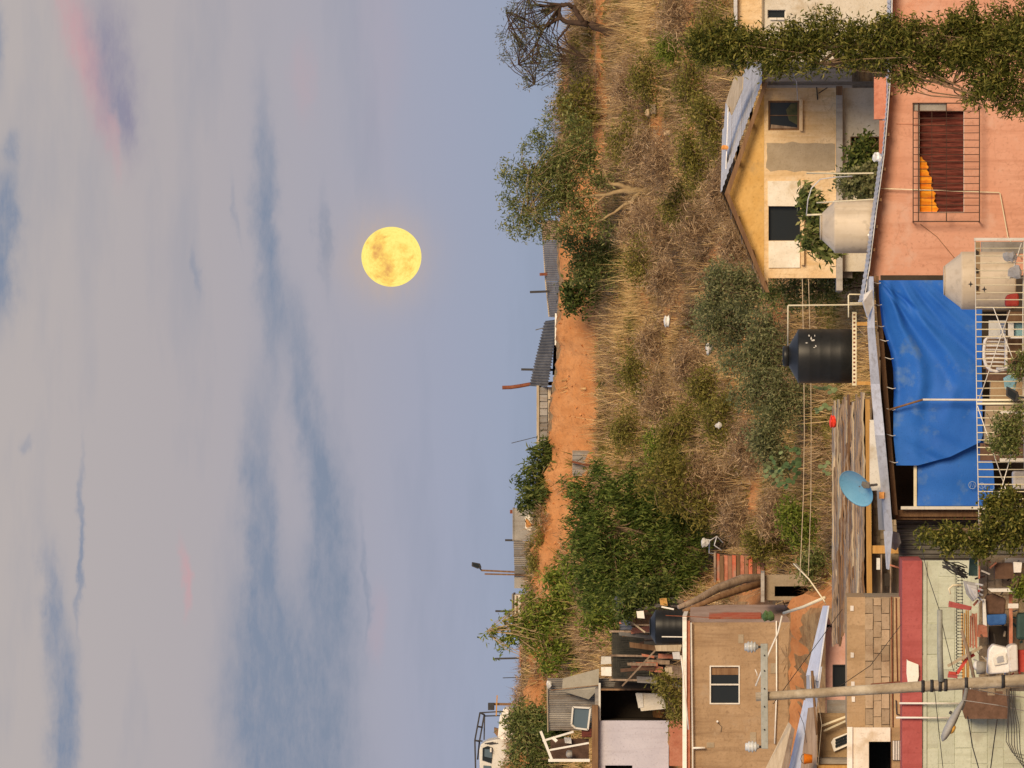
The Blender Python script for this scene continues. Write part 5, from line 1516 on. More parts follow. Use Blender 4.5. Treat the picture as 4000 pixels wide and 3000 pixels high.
# dark recess and corrugated side left of the tarp house
t = thing('dark_shed', 'dark corrugated shed wall between the tarp house and the green wall house', 'shed', Vector((P(3700, 2100, 123).x, 123, -8.5)))
mb = MB(); mb.corr([P(3500, 2030, 123.3), P(3512, 2192, 123.3), P(4100, 2192, 123.3), P(3500 + 600, 2030, 123.3)], 9, .03); mb.build('wall_sheet', 'tin_dark', t)
mb = MB(); mb.prism([(3488, 2076), (3512, 2082), (3520, 2120), (3500, 2150), (3478, 2140)], 122.7, .3); mb.build('crumpled_sheet', 'tin_old', t)
mb = MB(); mb.bar(P(3470, 2205, 122.8), P(3560, 2232, 122.8), .03); mb.build('prop', 'terracotta', t)
# prickly pear clumps with separate pads
mat('cactus', (0.12, 0.17, 0.07), (0.21, 0.26, 0.12), scale=6, rough=0.7)
mat('cactus_dark', (0.05, 0.10, 0.035), (0.10, 0.16, 0.06), scale=6, rough=0.7)
def cactus(label, D, x, y, n, seed, m, sz=20):
    r = random.Random(seed)
    t = thing('prickly_pear', label, 'cactus', P(x, y, D))
    pads = [(x - sz, y, 0.0)]
    for i in range(n):
        px, py, pa = pads[r.randrange(max(0, len(pads) - 5), len(pads))] if pads else (x, y, 0)
        a = pa * .4 + r.uniform(-1.1, 1.1)
        nx_, ny_ = px - math.cos(a) * sz * 1.7, py + math.sin(a) * sz * 1.9
        if i % 5 == 0:
            nx_, ny_, a = x - sz, y + r.uniform(-90, 90), r.uniform(-.5, .5)
        pads.append((nx_, ny_, a))
    for (px, py, a) in pads:
        s = sz * r.uniform(.75, 1.2) * K * D
        tw = r.uniform(-.9, .9)
        up = Vector((-math.sin(a), 0, math.cos(a)))
        sd = Vector((math.cos(a) * math.cos(tw), math.sin(tw), math.sin(a) * math.cos(tw)))
        nr = up.cross(sd).normalized()
        c = P(px, py, D + r.uniform(-.25, .25))
        prof = [(0, -1.1), (.55, -.75), (.8, -.1), (.85, .35), (.6, .85), (0, 1.1)]
        vs_ = []
        for th in (-.10, .10):
            ring = [(w_, h_) for w_, h_ in prof] + [(-w_, h_) for w_, h_ in prof[-2:0:-1]]
            vs_ += [c + sd * w_ * s + up * h_ * s + nr * th * s for w_, h_ in ring]
        k = len(ring)
        mb = MB(); mb.add(vs_, [tuple(range(k)), tuple(range(2 * k - 1, k - 1, -1))] + [(i, (i + 1) % k, (i + 1) % k + k, i + k) for i in range(k)]); mb.build('pad', m, t, bevel=.006)
    return t
cactus('prickly pear clump at the right end of the plank roof', 140.0, 3270, 1590, 16, 3, 'cactus', 11)
cactus('spreading prickly pear clump on the slope above the plank roof', 148.0, 3130, 1770, 30, 4, 'cactus_dark', 11)
cactus('low prickly pear row on the bare slope edge, uphill of the dish', 150.5, 3060, 1835, 16, 5, 'cactus', 10)
cactus('single prickly pear sprig beside the plank roof top edge', 138.5, 3245, 1850, 4, 6, 'cactus', 10)

# ================================================================== brown rendered house
mat('brown_render', (0.33, 0.215, 0.12), (0.46, 0.32, 0.195), scale=1.6, streak=(0.27, 0.175, 0.10), bump=0.7, bscale=9, stain=(0.40, 0.29, 0.19), orand=0.0, contrast=0.5, crack=(0.22, 0.14, 0.08))
mat('mauve_plaster', (0.36, 0.25, 0.20), (0.48, 0.36, 0.30), scale=1.5, bump=0.4)
mat('faded_red', (0.52, 0.10, 0.05), (0.60, 0.20, 0.11), scale=4, stain=(0.42, 0.24, 0.17))
D = 150.0
t = thing('brown_house', 'brown rendered house with one white framed window and a white roof edge', 'house', G(2700, D))
hole = (2773, 2889, 2601, 2750)
mb = MB(); mb.wall(2694, 3100, 2431, 3420, D, .2, [hole]); mb.build('wall', 'brown_render', t)
sd_ = P(2694, 2431, D)
sb = P(2672, 2362, D + 3.4)
mb = MB(); mb.slab([P(2692, 2431, D), P(3090, 2431, D), Vector((sb.x, sb.y, P(3090, 2431, D).z)), Vector((sb.x, sb.y, P(2692, 2431, D).z))], (-.15, .02, 0)); mb.build('side_wall', 'mauve_plaster', t)
def sidept(f, x, o=.012):
    a = P(x, 2431, D)
    return Vector((a.x + (sb.x - a.x) * f + o, a.y + (sb.y - a.y) * f - o * .3, a.z))
mb = MB(); mb.slab([sidept(.18, 2768), sidept(.5, 2768), sidept(.5, 2972), sidept(.18, 2972)], (.012, 0, 0)); mb.build('red_band', 'faded_red', t)
mb = MB(); room(mb, *hole, D + .2, 2.2); mb.build('room', 'room_dark', t)
mb = MB(); mb.box(2666, 2682, 2405, 3420, D - .14, 3.6); mb.build('roof_slab', 'white_paint', t)
mb = MB(); mb.box(2682, 2695, 2425, 3420, D - .06, .3); mb.build('cornice', 'terracotta', t)
mb = MB(); rectframe(mb, 2772, 2890, 2600, 2751, D - .02, 5, .06); f = mb.build('window', 'white_paint', t)
mb = MB(); mb.box(2777, 2885, 2671, 2677, D - .01, .04); mb.build('mullion', 'white_paint', f)
mb = MB(); mb.box(2777, 2885, 2605, 2671, D + .06, .01); mb.build('pane', 'glass_dark', f)
mb = MB(); mb.box(2777, 2885, 2677, 2746, D + .05, .01); mb.build('pane', 'glass_dark', f)
mb = MB(); mb.box(2777, 2884, 2606, 2636, D + .045, .01); mb.build('curtain', 'wood_brown', f)
for (x0, x1, y0, y1) in ((2855, 2860, 2800, 3420), (3030, 3034, 2431, 2920)):
    pass
mb = MB(); mb.tube([P(2700, 2432, D - .1), P(2703, 2700, D - .1), P(2706, 2922, D - .1), P(2708, 3420, D - .1)], .02, 8); mb.build('roof_pipe', 'white_paint', t)
mb = MB(); mb.tube([P(2706, 2922, D - .1), P(2754, 2921, D - .1)], .025, 8); mb.build('drain_spout', 'white_paint', t)
mb = MB(); mb.tube([P(3033, 2425, D - .06), P(3034, 2700, D - .06), P(3026, 2905, D - .06)], .018, 8); mb.build('base_pipe', 'white_paint', t)
mb = MB(); mb.lathe(P(2803, 2818, D - .01), [(.001, 0), (.03, 0), (.025, .06), (.001, .06)], 10, (0, -1, 0)); mb.build('bulb_socket', 'white_paint', t)
mb = MB(); mb.tube([P(2816, 2860, D - .012), P(2820, 2840, D - .012), P(2803, 2822, D - .012)], .006, 5); mb.build('wire', 'dark_steel', t)
for i, (x, y, w_, h_) in enumerate(((2885, 2478, 20, 34), (3010, 2590, 26, 40), (2760, 2900, 30, 20), (2930, 2860, 24, 60))):
    mb = MB(); mb.box(x, x + w_, y, y + h_, D - .012, .012, .004); mb.build('render_patch', 'bare_cement', t)
MB().tube([P(2660, 2560, D - .5), P(2670, 2640, D - .5), P(2690, 2850, D - .5)], .018, 8).build('loose_pipe', 'white_paint', label='white pipe lying along the brown house roof', cat='pipe')
post('antenna_rod', 'thin rusty rod standing before the right corner of the brown house', (2815, 2414), (2600, 2404), D - .3, 3, 'rust_steel', cat='rod')
# pale poles leaning around the brown house
MB().tube([P(3062, 2395, 147), P(3140, 2370, 146), P(3222, 2334, 145)], .035, 10).build('white_pole', 'pvc_cream', label='thick cream pole sloping right below the brown house corner', cat='pole')
MB().tube([P(3055, 2405, 146.8), P(3040, 2470, 146.8), P(3000, 2560, 146.8), P(2952, 2680, 146.8)], .022, 8).build('white_pole', 'white_paint', label='white pole leaning across the lower right of the brown house wall', cat='pole')
MB().tube([P(3100, 2202, 144), P(3160, 2262, 143.5), P(3222, 2350, 143)], .016, 7).build('white_pole', 'pvc_cream', label='thin cream rod, upper of the two meeting at the pale roof tip', cat='pole')
MB().tube([P(3108, 2200, 144.2), P(3166, 2268, 143.7), P(3226, 2360, 143)], .010, 6).build('white_pole', 'wood_pale', label='thin rod lower of the two meeting at the pale roof tip', cat='pole')
MB().tube([P(2950, 2615, 147.5), P(2957, 2630, 147.5), P(2958, 2640, 147.5)], .012, 6).build('white_pole', 'white_paint', label='short white pipe stub under the brown house window', cat='pole')
lump('round_shrub', 'small round green shrub at the right foot of the brown house', 'shrub', 3000, 2405, 147.5, 20, 22, 'cactus_dark', 65, .9)
# orange cut earth below the house
mb = MB(); r_ = random.Random(8)
vs_, fs = [], []
for i in range(26):
    for j in range(7):
        y = 2330 + i * 30
        x = 3085 + j * 32
        q = P(x, y, 149.3 - j * .45)
        vs_.append(q + Vector((r_.uniform(-.07, .07), r_.uniform(-.28, .06), r_.uniform(-.06, .06))))
for i in range(25):
    for j in range(6):
        fs.append((i * 7 + j, i * 7 + j + 1, i * 7 + j + 8, i * 7 + j + 7))
mb.add(vs_, fs, True); mb.build('earth_cut', 'dirt', kind='structure')
# adobe shed, logs and a block hut right of the brown house
D = 156.0
t = thing('adobe_shed', 'red brown adobe shed half hidden under the large dark tree', 'shed', G(2215, D))
for r0 in range(12):
    o_ = random.uniform(-6, 6)
    mb = MB(); mb.prism([(2796 + r0 * 16, 2168 + o_), (2810.5 + r0 * 16, 2170 + o_), (2811 + r0 * 16, 2272 + o_), (2796.5 + r0 * 16, 2274 + o_)], D - random.uniform(0, .06), .2); mb.build('adobe_course', ['faded_red', 'wood_brown', 'terracotta', 'stain_brown'][r0 % 4], t)
mb = MB(); mb.box(2797, 2990, 2170, 2266, D + .06, 1.2); mb.build('core_wall', 'wood_brown', t)
mb = MB(); mb.box(2788, 2797, 2160, 2275, D - .1, 1.6); mb.build('roof_boards', 'wood_grey', t)
MB().tube([P(2988, 2256, 155), P(2900, 2262, 154.8), P(2800, 2300, 154), P(2720, 2345, 153.6), P(2650, 2372, 153.2)], [.10, .12, .10, .08, .05], 10).build('tree_log', 'wood_grey', label='long grey log sloping past the brown house side, upper one', cat='log')
MB().tube([P(2985, 2275, 154.4), P(2900, 2300, 154), P(2800, 2335, 153.4), P(2670, 2388, 152.8)], [.09, .09, .07, .05], 10).build('tree_log', 'wood_brown', label='darker log lying under the long grey one', cat='log')
t = thing('block_hut', 'low grey brown hut with a dark doorway right of the brown house', 'hut', G(2290, 151))
mb = MB(); mb.wall(2985, 3180, 2245, 2345, 151.0, .2, [(3026, 3180, 2290, 2330)]); mb.build('wall', 'bare_cement', t)
mb = MB(); room(mb, 3026, 3180, 2290, 2330, 151.2, 1.2); mb.build('room', 'room_dark', t)
mb = MB(); mb.box(2972, 2986, 2238, 2352, 150.8, 1.8); mb.build('roof_slab', 'grey_concrete', t)
lump('rubbish_heap', 'white plastic drum lying at the adobe shed roof', 'drum', 2752, 2118, 158.0, 14, 22, 'rubbish_white', 71, .8)
t = thing('garden_chair', 'bent metal chair frame dumped beside the adobe shed', 'chair', P(2820, 2135, 158))
mb = MB()
for pl in ([(2745, 2105), (2775, 2110), (2800, 2095), (2825, 2120)], [(2772, 2112), (2770, 2160), (2795, 2162)], [(2800, 2096), (2790, 2130), (2820, 2150)]):
    mb.tube([P(a, b, 158.2) for a, b in pl], .014, 6)
mb.build('frame', 'tin_light', t)

# ================================================================== shacks on the left below the ridge
mat('lilac_wall', (0.50, 0.48, 0.56), (0.60, 0.58, 0.66), scale=1.0, streak=(0.44, 0.41, 0.47), bump=0.2)
mat('cloth_grey', (0.40, 0.36, 0.28), (0.50, 0.46, 0.37), scale=2, bump=0.4)
D = 170.0
t = thing('sheet_shed', 'grey corrugated sheet shed left of the sapling with a canvas flap', 'shed', G(2750, D))
for i in range(6):
    y0 = 2650 + i * 34
    mb = MB(); mb.corr([P(2138 + i, y0, D + .03 * (i % 2)), P(2138 + i, y0 + 33.5, D + .03 * (i % 2)), P(2420, y0 + 33.5, D + .03 * (i % 2)), P(2420, y0, D + .03 * (i % 2))], 4, .024); mb.build('sheet', ['tin_old', 'grey_concrete', 'tin_old'][i % 3], t)
mb = MB(); mb.slab([P(2198, 2650, D - .3), P(2340, 2612, D - .5), P(2338, 2690, D - .5), P(2300, 2732, D - .3), P(2196, 2700, D - .3)], (0, .03, 0)); mb.build('canvas_flap', 'cloth_grey', t)
mb = MB(); mb.bar(P(2152, 2696, D - .34), P(2345, 2676, D - .55), .02); mb.build('flap_rod', 'wood_brown', t)
mb = MB(); mb.bar(P(2137, 2672, D - .06), P(2140, 2860, D - .06), .03); mb.build('top_edge', 'wood_pale', t)
lump('white_sack', 'shiny white sack on the corner of the sheet shed', 'sack', 2144, 2675, D - .2, 9, 17, 'rubbish_white', 72, .9)
t = thing('leaning_window', 'old white window frame leaning on the sheet shed', 'window', P(2330, 2800, D - .7))
mb = MB(); mb.prism([(2240, 2764), (2235, 2832), (2262, 2846), (2296, 2848), (2308, 2770)], D - .62, .02); mb.build('pane', 'glass_blue', t)
mb = MB()
fr = [(2238, 2762), (2232, 2830), (2248, 2844), (2296, 2850), (2306, 2766)]
for i in range(5):
    mb.bar(P(*fr[i], D - .66), P(*fr[(i + 1) % 5], D - .66), .045)
mb.build('frame', 'white_paint', t)
t = thing('bed_frame', 'white timber bed frame standing on the lilac hut roof', 'frame', P(2316, 2910, D - .8))
for (a, b, w_) in (((2112, 2856), (2155, 2966), 10), ((2120, 2894), (2240, 2858), 8), ((2146, 2930), (2300, 2902), 7), ((2142, 2970), (2304, 2970), 11), ((2158, 2880), (2175, 2896), 12)):
    mb = MB(); mb.bar(P(*a, D - .8), P(*b, D - .8), w_ * K * D); mb.build('timber', 'white_paint', t)
MB().box(2205, 2230, 2882, 2905, D - .5, .3, .02).build('rubbish_box', 'rubbish_white', label='white carton inside the timber bed frame', cat='box')
MB().box(2272, 2310, 2848, 2880, D - .6, .3, .01).build('rubbish_box', 'curtain_red', label='dark red box on the brown roof beam of the lilac hut', cat='box')
MB().box(2150, 2300, 2886, 2966, D - .2, .1).build('brown_sheet', 'brown_blanket', label='dark brown sheet behind the timber bed frame', cat='panel')
MB().lathe(P(2235, 2945, D - .5), [(.001, 0), (.09, 0), (.10, .12), (.05, .16), (.001, .16)], 14).build('old_pot', 'grey_concrete', label='grey pot standing inside the timber bed frame', cat='pot')
D = 168.0
t = thing('lilac_hut', 'pale lilac hut with a brown roof beam and a dark open bay', 'hut', G(2850, D))
mb = MB(); mb.wall(2336, 2612, 2815, 3420, D, .2, [(2364, 2470, 2990, 3200)]); mb.build('wall', 'lilac_wall', t)
mb = MB(); room(mb, 2364, 2470, 2990, 3200, D + .2, 1.2); mb.build('room', 'room_dark', t)
mb = MB(); mb.box(2312, 2336, 2756, 3420, D - .25, .3); mb.build('roof_beam', 'wood_brown', t)
mb = MB(); mb.box(2324, 2340, 2690, 3420, D + .06, 3); mb.build('roof', 'tin_old', t)
mb = MB(); room(mb, 2348, 2604, 2704, 2807, D + .05, 1.8); mb.build('bay', 'room_dark', t)
mb = MB(); mb.box(2338, 2346, 2668, 2815, D - .06, .1); mb.build('bay_lintel', 'white_paint', t)
mb = MB(); mb.box(2346, 2612, 2690, 2697, D - .03, .1); mb.build('bay_post', 'wood_brown', t)
mb = MB(); mb.slab([P(2486, 2706, D - .3), P(2584, 2710, D - .3), P(2606, 2768, D - .35), P(2504, 2778, D - .35)], (0, .03, 0)); mb.build('leaning_panel', 'white_plaster', t)
mb = MB(); mb.slab([P(2482, 2708, D - .34), P(2510, 2708, D - .34), P(2514, 2762, D - .36), P(2494, 2766, D - .36)], (0, .03, 0)); mb.build('leaning_panel', 'white_paint', t)
for i, (y0, y1, lab) in enumerate(((2566, 2594, 'white box on the shed roof, right of a pair'), (2606, 2640, 'white box on the shed roof, left of a pair'))):
    MB().box(2348, 2388, y0, y1, 168.5, .3, .01).build('white_box', 'white_paint', label=lab, cat='box')
# netting fence with posts
t = thing('mesh_fence', 'dark netting fence between the white boxes and the second black tank', 'fence', G(2560, 166.5))
mat('netting', (0.035, 0.035, 0.03), (0.075, 0.07, 0.055), scale=5)
mb = MB()
for i in range(34):
    y = 2462 + i * 6
    mb.bar(P(2388, y, 166.5), P(2560, y + 10 * math.sin(i), 166.5), .014)
for i in range(24):
    x = 2390 + i * 7.2
    mb.bar(P(x, 2462, 166.52), P(x + 3 * math.sin(i * 2), 2664, 166.52), .012)
mb.build('netting', 'netting', t, kind='stuff')
for y in (2466, 2560, 2655):
    mb = MB(); mb.bar(P(2380, y, 166.4), P(2600, y + 4, 166.4), .05); mb.build('post', 'wood_grey', t)
mb = MB(); mb.slab([P(2392, 2462, 166.9), P(2392, 2664, 166.9), P(2570, 2664, 166.9), P(2570, 2462, 166.9)], (0, .03, 0)); mb.build('backing', 'netting', t)
# dark yard behind the brown house
t = thing('scrap_shack', 'dark ramshackle shack of boards and sheets behind the brown house roof', 'shack', G(2480, 164))
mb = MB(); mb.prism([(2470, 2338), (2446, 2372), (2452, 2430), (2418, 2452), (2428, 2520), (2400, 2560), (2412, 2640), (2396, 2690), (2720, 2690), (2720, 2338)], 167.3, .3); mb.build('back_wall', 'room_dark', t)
r_ = random.Random(17)
for i in range(44):
    y0 = r_.uniform(2330, 2670); x0 = r_.uniform(2415, 2640); hgt = r_.uniform(40, 170); w_ = r_.uniform(8, 26); tl = r_.uniform(-30, 30)
    mb = MB(); mb.prism([(x0, y0), (x0 + 2, y0 + w_), (x0 + hgt, y0 + w_ + tl), (x0 + hgt, y0 + tl)], 165.2 - i * .02, .03); mb.build('board', ['wood_brown', 'wood_grey', 'tin_dark', 'brown_blanket', 'room_dark', 'tin_old', 'terracotta'][i % 7], t)
mb = MB(); mb.corr([P(2440, 2330, 163.6), P(2470, 2460, 163.6), P(2425, 2460, 165.2), P(2400, 2330, 165.2)], 10, .02); mb.build('roof_sheet', 'tin_dark', t)
for i, (x, y, a, b) in enumerate(((2470, 2370, 2560, 2364), (2455, 2440, 2700, 2446), (2400, 2380, 2520, 2470), (2560, 2540, 2430, 2680), (2500, 2300, 2640, 2330))):
    mb = MB(); mb.bar(P(x, y, 163.4), P(a, b, 163.2), .04); mb.build('pole', 'wood_grey' if i % 2 else 'wood_pale', t)
for i, (x, y, m_, lab) in enumerate(((2500, 2400, 'white_paint', 'white pane leaning in the dark yard above the second black tank'), (2640, 2560, 'tin_light', 'pale tin scrap left of the second black tank'), (2590, 2350, 'wood_orange', 'orange board scrap right of the second black tank'), (2610, 2620, 'wood_pale', 'pale crate at the foot of the netting fence'))):
    MB().prism([(x - 14, y - 12), (x - 10, y + 14), (x + 18, y + 16), (x + 14, y - 14)], 162.6 + i * .1, .12).build('scrap', m_, label=lab, cat='scrap')
t, base, s = tank('black_tank', 'second black water tank standing behind the brown house roof', 158.0, 2449, 2538, 2560, 2690, 68, 34, 'black_plastic', 'black_plastic', 2542)
post('tank_rod', 'pale rod lying across the second black tank', (2585, 2487), (2668, 2488), 157.3, 4, 'white_paint', cat='rod')
post('tank_rod', 'white stick beside the top of the second black tank', (2584, 2370), (2632, 2380), 157.2, 6, 'white_paint', cat='rod')
for i, (x0, x1, y0, y1, m_, lab) in enumerate(((2560, 2660, 2520, 2545, 'wood_pale', 'pale board upright left of the second black tank'), (2570, 2660, 2556, 2572, 'terracotta', 'reddish board upright left of the second black tank'),
                                        (2480, 2560, 2400, 2440, 'wood_brown', 'brown plank pile above the second black tank'), (2600, 2665, 2600, 2650, 'wood_grey', 'weathered board pile behind the white roof pipe'), (2612, 2680, 2816, 2990, 'terracotta', 'reddish wall strip under the lilac hut'))):
    MB().box(x0, x1, y0, y1, 163.0 + i * .4, .12, .02).build('scrap_board', m_, label=lab, cat='board')
shrub('weed_bush', 'dark green bush at the right side of the scrap yard shack', 163.0, [(2450, 2330, 40, 45), (2520, 2320, 45, 40), (2580, 2310, 40, 35), (2430, 2390, 26, 30)], 2300, 'leaf_dark', 82, L=.14, Wd=.05, droop=.8)
shrub('weed_bush', 'dull green bush between the lilac hut and the brown house roof', 159.0, [(2620, 2700, 40, 60), (2640, 2780, 35, 50), (2590, 2660, 30, 30)], 1700, 'leaf_olive', 81)
# ================================================================== lower left houses
mat('block_tan', (0.36, 0.27, 0.17), (0.48, 0.37, 0.25), scale=2.2, stain=(0.30, 0.21, 0.13), bump=0.5, bscale=12)
mat('plaster_tan', (0.38, 0.26, 0.14), (0.48, 0.34, 0.20), scale=1.8, streak=(0.32, 0.22, 0.12), bump=0.5)
mat('maroon', (0.34, 0.075, 0.072), (0.41, 0.105, 0.10), scale=2, streak=(0.29, 0.06, 0.055), bump=0.4)
mat('pale_green', (0.48, 0.51, 0.40), (0.56, 0.59, 0.48), scale=1.6, streak=(0.44, 0.46, 0.35), bump=0.4, stain=(0.42, 0.42, 0.33), orand=0.10)
mat('door_dark', (0.02, 0.02, 0.018), var=0.2, rough=0.5)
mat('cement_pole', (0.30, 0.24, 0.165), (0.45, 0.38, 0.28), scale=4, bump=0.5, streak=(0.25, 0.20, 0.14), stain=(0.52, 0.46, 0.36))
mat('arm_grey', (0.26, 0.27, 0.24), (0.36, 0.37, 0.34), scale=4, rough=0.6)
mat('lamp_grey', (0.25, 0.25, 0.25), (0.33, 0.33, 0.33), scale=3, rough=0.5)
mat('porcelain', (0.52, 0.54, 0.54), (0.66, 0.68, 0.68), scale=3, rough=0.25, spec=0.6)
mat('amber', (0.80, 0.45, 0.10), var=0.1, rough=0.2)
mat('sky_sheet', (0.56, 0.60, 0.72), (0.66, 0.70, 0.80), scale=1.2, rough=0.5, streak=(0.50, 0.50, 0.56))
mat('bucket_orange', (0.85, 0.24, 0.02), var=0.08, rough=0.45)
mat('jean_blue', (0.03, 0.10, 0.30), (0.05, 0.15, 0.40), scale=5, bump=0.3)
mat('teal_dark', (0.04, 0.09, 0.085), var=0.2, rough=0.6)
mat('appliance', (0.72, 0.68, 0.64), (0.80, 0.77, 0.74), scale=2, rough=0.4, stain=(0.60, 0.50, 0.42))
mat('chair_grey', (0.36, 0.36, 0.38), (0.50, 0.50, 0.52), scale=4)
D = 122.0
t = thing('block_house', 'tan house of bare concrete blocks with pale square vents at lower left', 'house', Vector((P(3500, 2600, D).x, D, -8.8)))
mb = MB(); mb.box(3308, 3380, 2333, 2842, D, 2.5); mb.build('top_band', 'plaster_tan', t)
mb = MB(); mb.box(3380, 3528, 2333, 2842, D + .03, 2.4); mb.build('core_wall', 'bare_cement', t)
for (x, y) in ((3328, 2376), (3329, 2559), (3331, 2672), (3333, 2731)):
    mb = MB(); mb.box(x - 6, x + 7, y - 10, y + 10, D - .02, .03, .003); mb.build('vent_block', 'white_paint', t)
for r0 in range(4):
    x0 = 3380 + r0 * 32
    if r0 == 3: x0 = 3476
    wdt = 30 if r0 < 3 else 0
    if not wdt: continue
    for c0 in range(-1, 9):
        y0 = 2336 + c0 * 62 + (31 if r0 % 2 else 0)
        a, b = max(y0, 2336), min(y0 + 59.5, 2842)
        if b - a < 8: continue
        mb = MB(); mb.box(x0, x0 + wdt, a, b, D - .012 + random.uniform(-.008, .008), .05, .007); mb.build('block', 'block_tan', t)
for (x0, x1) in ((3477, 3488), (3491, 3524)):
    mb = MB(); mb.box(x0, x1, 2333, 2842, D - .015, .05); mb.build('ledge', 'plaster_tan', t)
for (x, a, b) in ((3482, 2330, 2840), (3500, 2335, 2664), (3516, 2338, 2660)):
    mb = MB(); mb.tube([P(x, a, D - .04), P(x + 2, (a + b) / 2, D - .04), P(x + 6, b, D - .04)], .010, 6); mb.build('conduit', 'rust_steel', t)
mb = MB(); mb.bar(P(3402, 2674, D - .06), P(3520, 2664, D - .06), .035); mb.build('iron_bar', 'rust_steel', t)
mb = MB(); mb.tube([P(3500, 2735, D - .05), P(3503, 2790, D - .05), P(3522, 2794, D - .05)], .012, 6); mb.build('conduit', 'dark_steel', t)
t = thing('white_annex', 'small cream annex with a black doorway and slatted vent at the left edge', 'house', Vector((P(3500, 2950, D).x, D, -8.8)))
mb = MB(); mb.wall(3310, 3478, 2842, 3420, D - .1, .2, [(3394, 3478, 2897, 3060)]); mb.build('wall', 'white_plaster', t)
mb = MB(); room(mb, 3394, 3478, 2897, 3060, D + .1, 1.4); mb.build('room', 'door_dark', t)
mb = MB(); mb.box(3309, 3330, 2840, 3420, D - .14, .05); mb.build('lintel_board', 'white_paint', t)
mb = MB(); mb.box(3478, 3528, 2842, 3420, D - .04, .2); mb.build('base_wall', 'plaster_tan', t)
v = mb = MB(); mb.box(3486, 3527, 2893, 2970, D - .07, .02); v = mb.build('vent', 'door_dark', t)
for i in range(6):
    mb = MB(); mb.box(3488 + i * 6.5, 3491.5 + i * 6.5, 2894, 2969, D - .10, .04); mb.build('slat', 'white_paint', v)
# roofs and pink wall behind the block house
D = 135.0
t = thing('pink_shack', 'pale pink shack with two small windows behind the block house', 'shack', Vector((P(3350, 2650, D).x, D, -5.3)))
hs = [(3252, 3310, 2596, 2686)]
mb = MB(); mb.wall(3225, 3420, 2440, 2785, D + .4, .2, hs)
mb.build('wall', 'pale_pink', t)
mb = MB(); room(mb, *hs[0], D + .6, 1.0); mb.build('room', 'room_dark', t)
mb = MB(); rectframe(mb, 3252, 3310, 2596, 2686, D + .38, 3, .05); f = mb.build('window', 'dark_steel', t)
mb = MB(); mb.box(3255, 3307, 2599, 2683, D + .45, .01); mb.build('pane', 'glass_dark', f)
mb = MB(); mb.box(3230, 3312, 2734, 2785, D + .34, .03); mb.build('shutter', 'tin_old', t)
mb = MB(); mb.prism([(3226, 2400), (3228, 2450), (3250, 2450), (3240, 2420)], D + .4, .1); mb.build('wall_corner', 'pale_pink', t)
for (a, b, c, d, m_) in (((3214, 2366), (3234, 2366), (3192, 2660), (3148, 2640), 'sky_sheet'), ((3166, 2600), (3206, 2604), (3182, 2790), (3140, 2770), 'sky_sheet'), ((3140, 2735), (3182, 2752), (3128, 3060), (3072, 3040), 'sky_sheet'),
                         ((3150, 2636), (3162, 2640), (3164, 2700), (3150, 2690), 'tin_light')):
    mb = MB(); mb.slab([P(*a, D + .9), P(*b, D - .2), P(*c, D - .2), P(*d, D + .9)], (0, 0, -.03)); mb.build('roof_sheet', m_, t)
mb = MB(); mb.slab([P(3156, 2766, D - .3), P(3190, 2760, D - .5), P(3190, 3060, D - .5), P(3120, 3060, D - .2)], (0, .03, 0)); mb.build('roof_board', 'wood_grey', t)
mb = MB(); mb.tube([P(3172, 2620, D - .35), P(3178, 2700, D - .4), P(3184, 2780, D - .45), P(3192, 2870, D - .5)], .03, 8); mb.build('roof_pole', 'wood_brown', t)
mb = MB(); mb.slab([P(3080, 2820, D + .6), P(3092, 2834, D + .3), P(3040, 3060, D + .3), P(2986, 3010, D + .6)], (0, .03, 0)); mb.build('roof_board', 'wood_pale', t)
mb = MB(); mb.slab([P(3092, 2836, D + .2), P(3104, 2850, D + .1), P(3070, 3060, D + .1), P(3042, 3060, D + .2)], (0, .03, 0)); mb.build('roof_board', 'wood_grey', t)
mb = MB(); mb.box(3194, 3420, 2786, 3060, D + .3, .2); mb.build('brown_wall', 'plaster_tan', t)
mb = MB(); mb.prism([(3256, 2884), (3246, 2900), (3258, 2936), (3312, 2912), (3312, 2862)], D + .2, .04); f = mb.build('tilted_window', 'white_paint', t)
for i in range(3):
    mb = MB(); mb.prism([(3262, 2888 + i * 12), (3264, 2897 + i * 12), (3310, 2878 + i * 12), (3310, 2868 + i * 12)], D + .17, .02); mb.build('pane', 'glass_dark', f)
for i in range(2):
    mb = MB(); mb.bar(P(3210 + i * 8, 2835 + i * 20, D + .1), P(3312, 2796 + i * 16, D + .1), .04); mb.build('pale_rod', 'pvc_cream', t)
mb = MB(); mb.box(3192, 3316, 2962, 2984, D - .1, .4); mb.build('floor_edge', 'grey_concrete', t)
t = thing('orange_bucket', 'orange bucket hanging at the left of the pale roof sheets', 'bucket', P(3174, 2964, D - .9))
mb = MB(); mb.lathe(P(3173, 2964, D - .9), [(.001, 0), (.085, 0), (.11, .17), (.115, .175), (.105, .165), (.08, .01), (.001, .01)], 20); mb.build('pail', 'bucket_orange', t)
mb = MB(); mb.tube([P(3146, 2943, D - .9), P(3132, 2950, D - .9), P(3128, 2964, D - .9), P(3132, 2978, D - .9), P(3146, 2985, D - .9)], .007, 6); mb.build('handle', 'dark_steel', t)
MB().box(3186, 3320, 2990, 3080, D - .4, .3).build('orange_crate', 'wood_orange', label='orange crate at the bottom left under the pale roof', cat='crate')
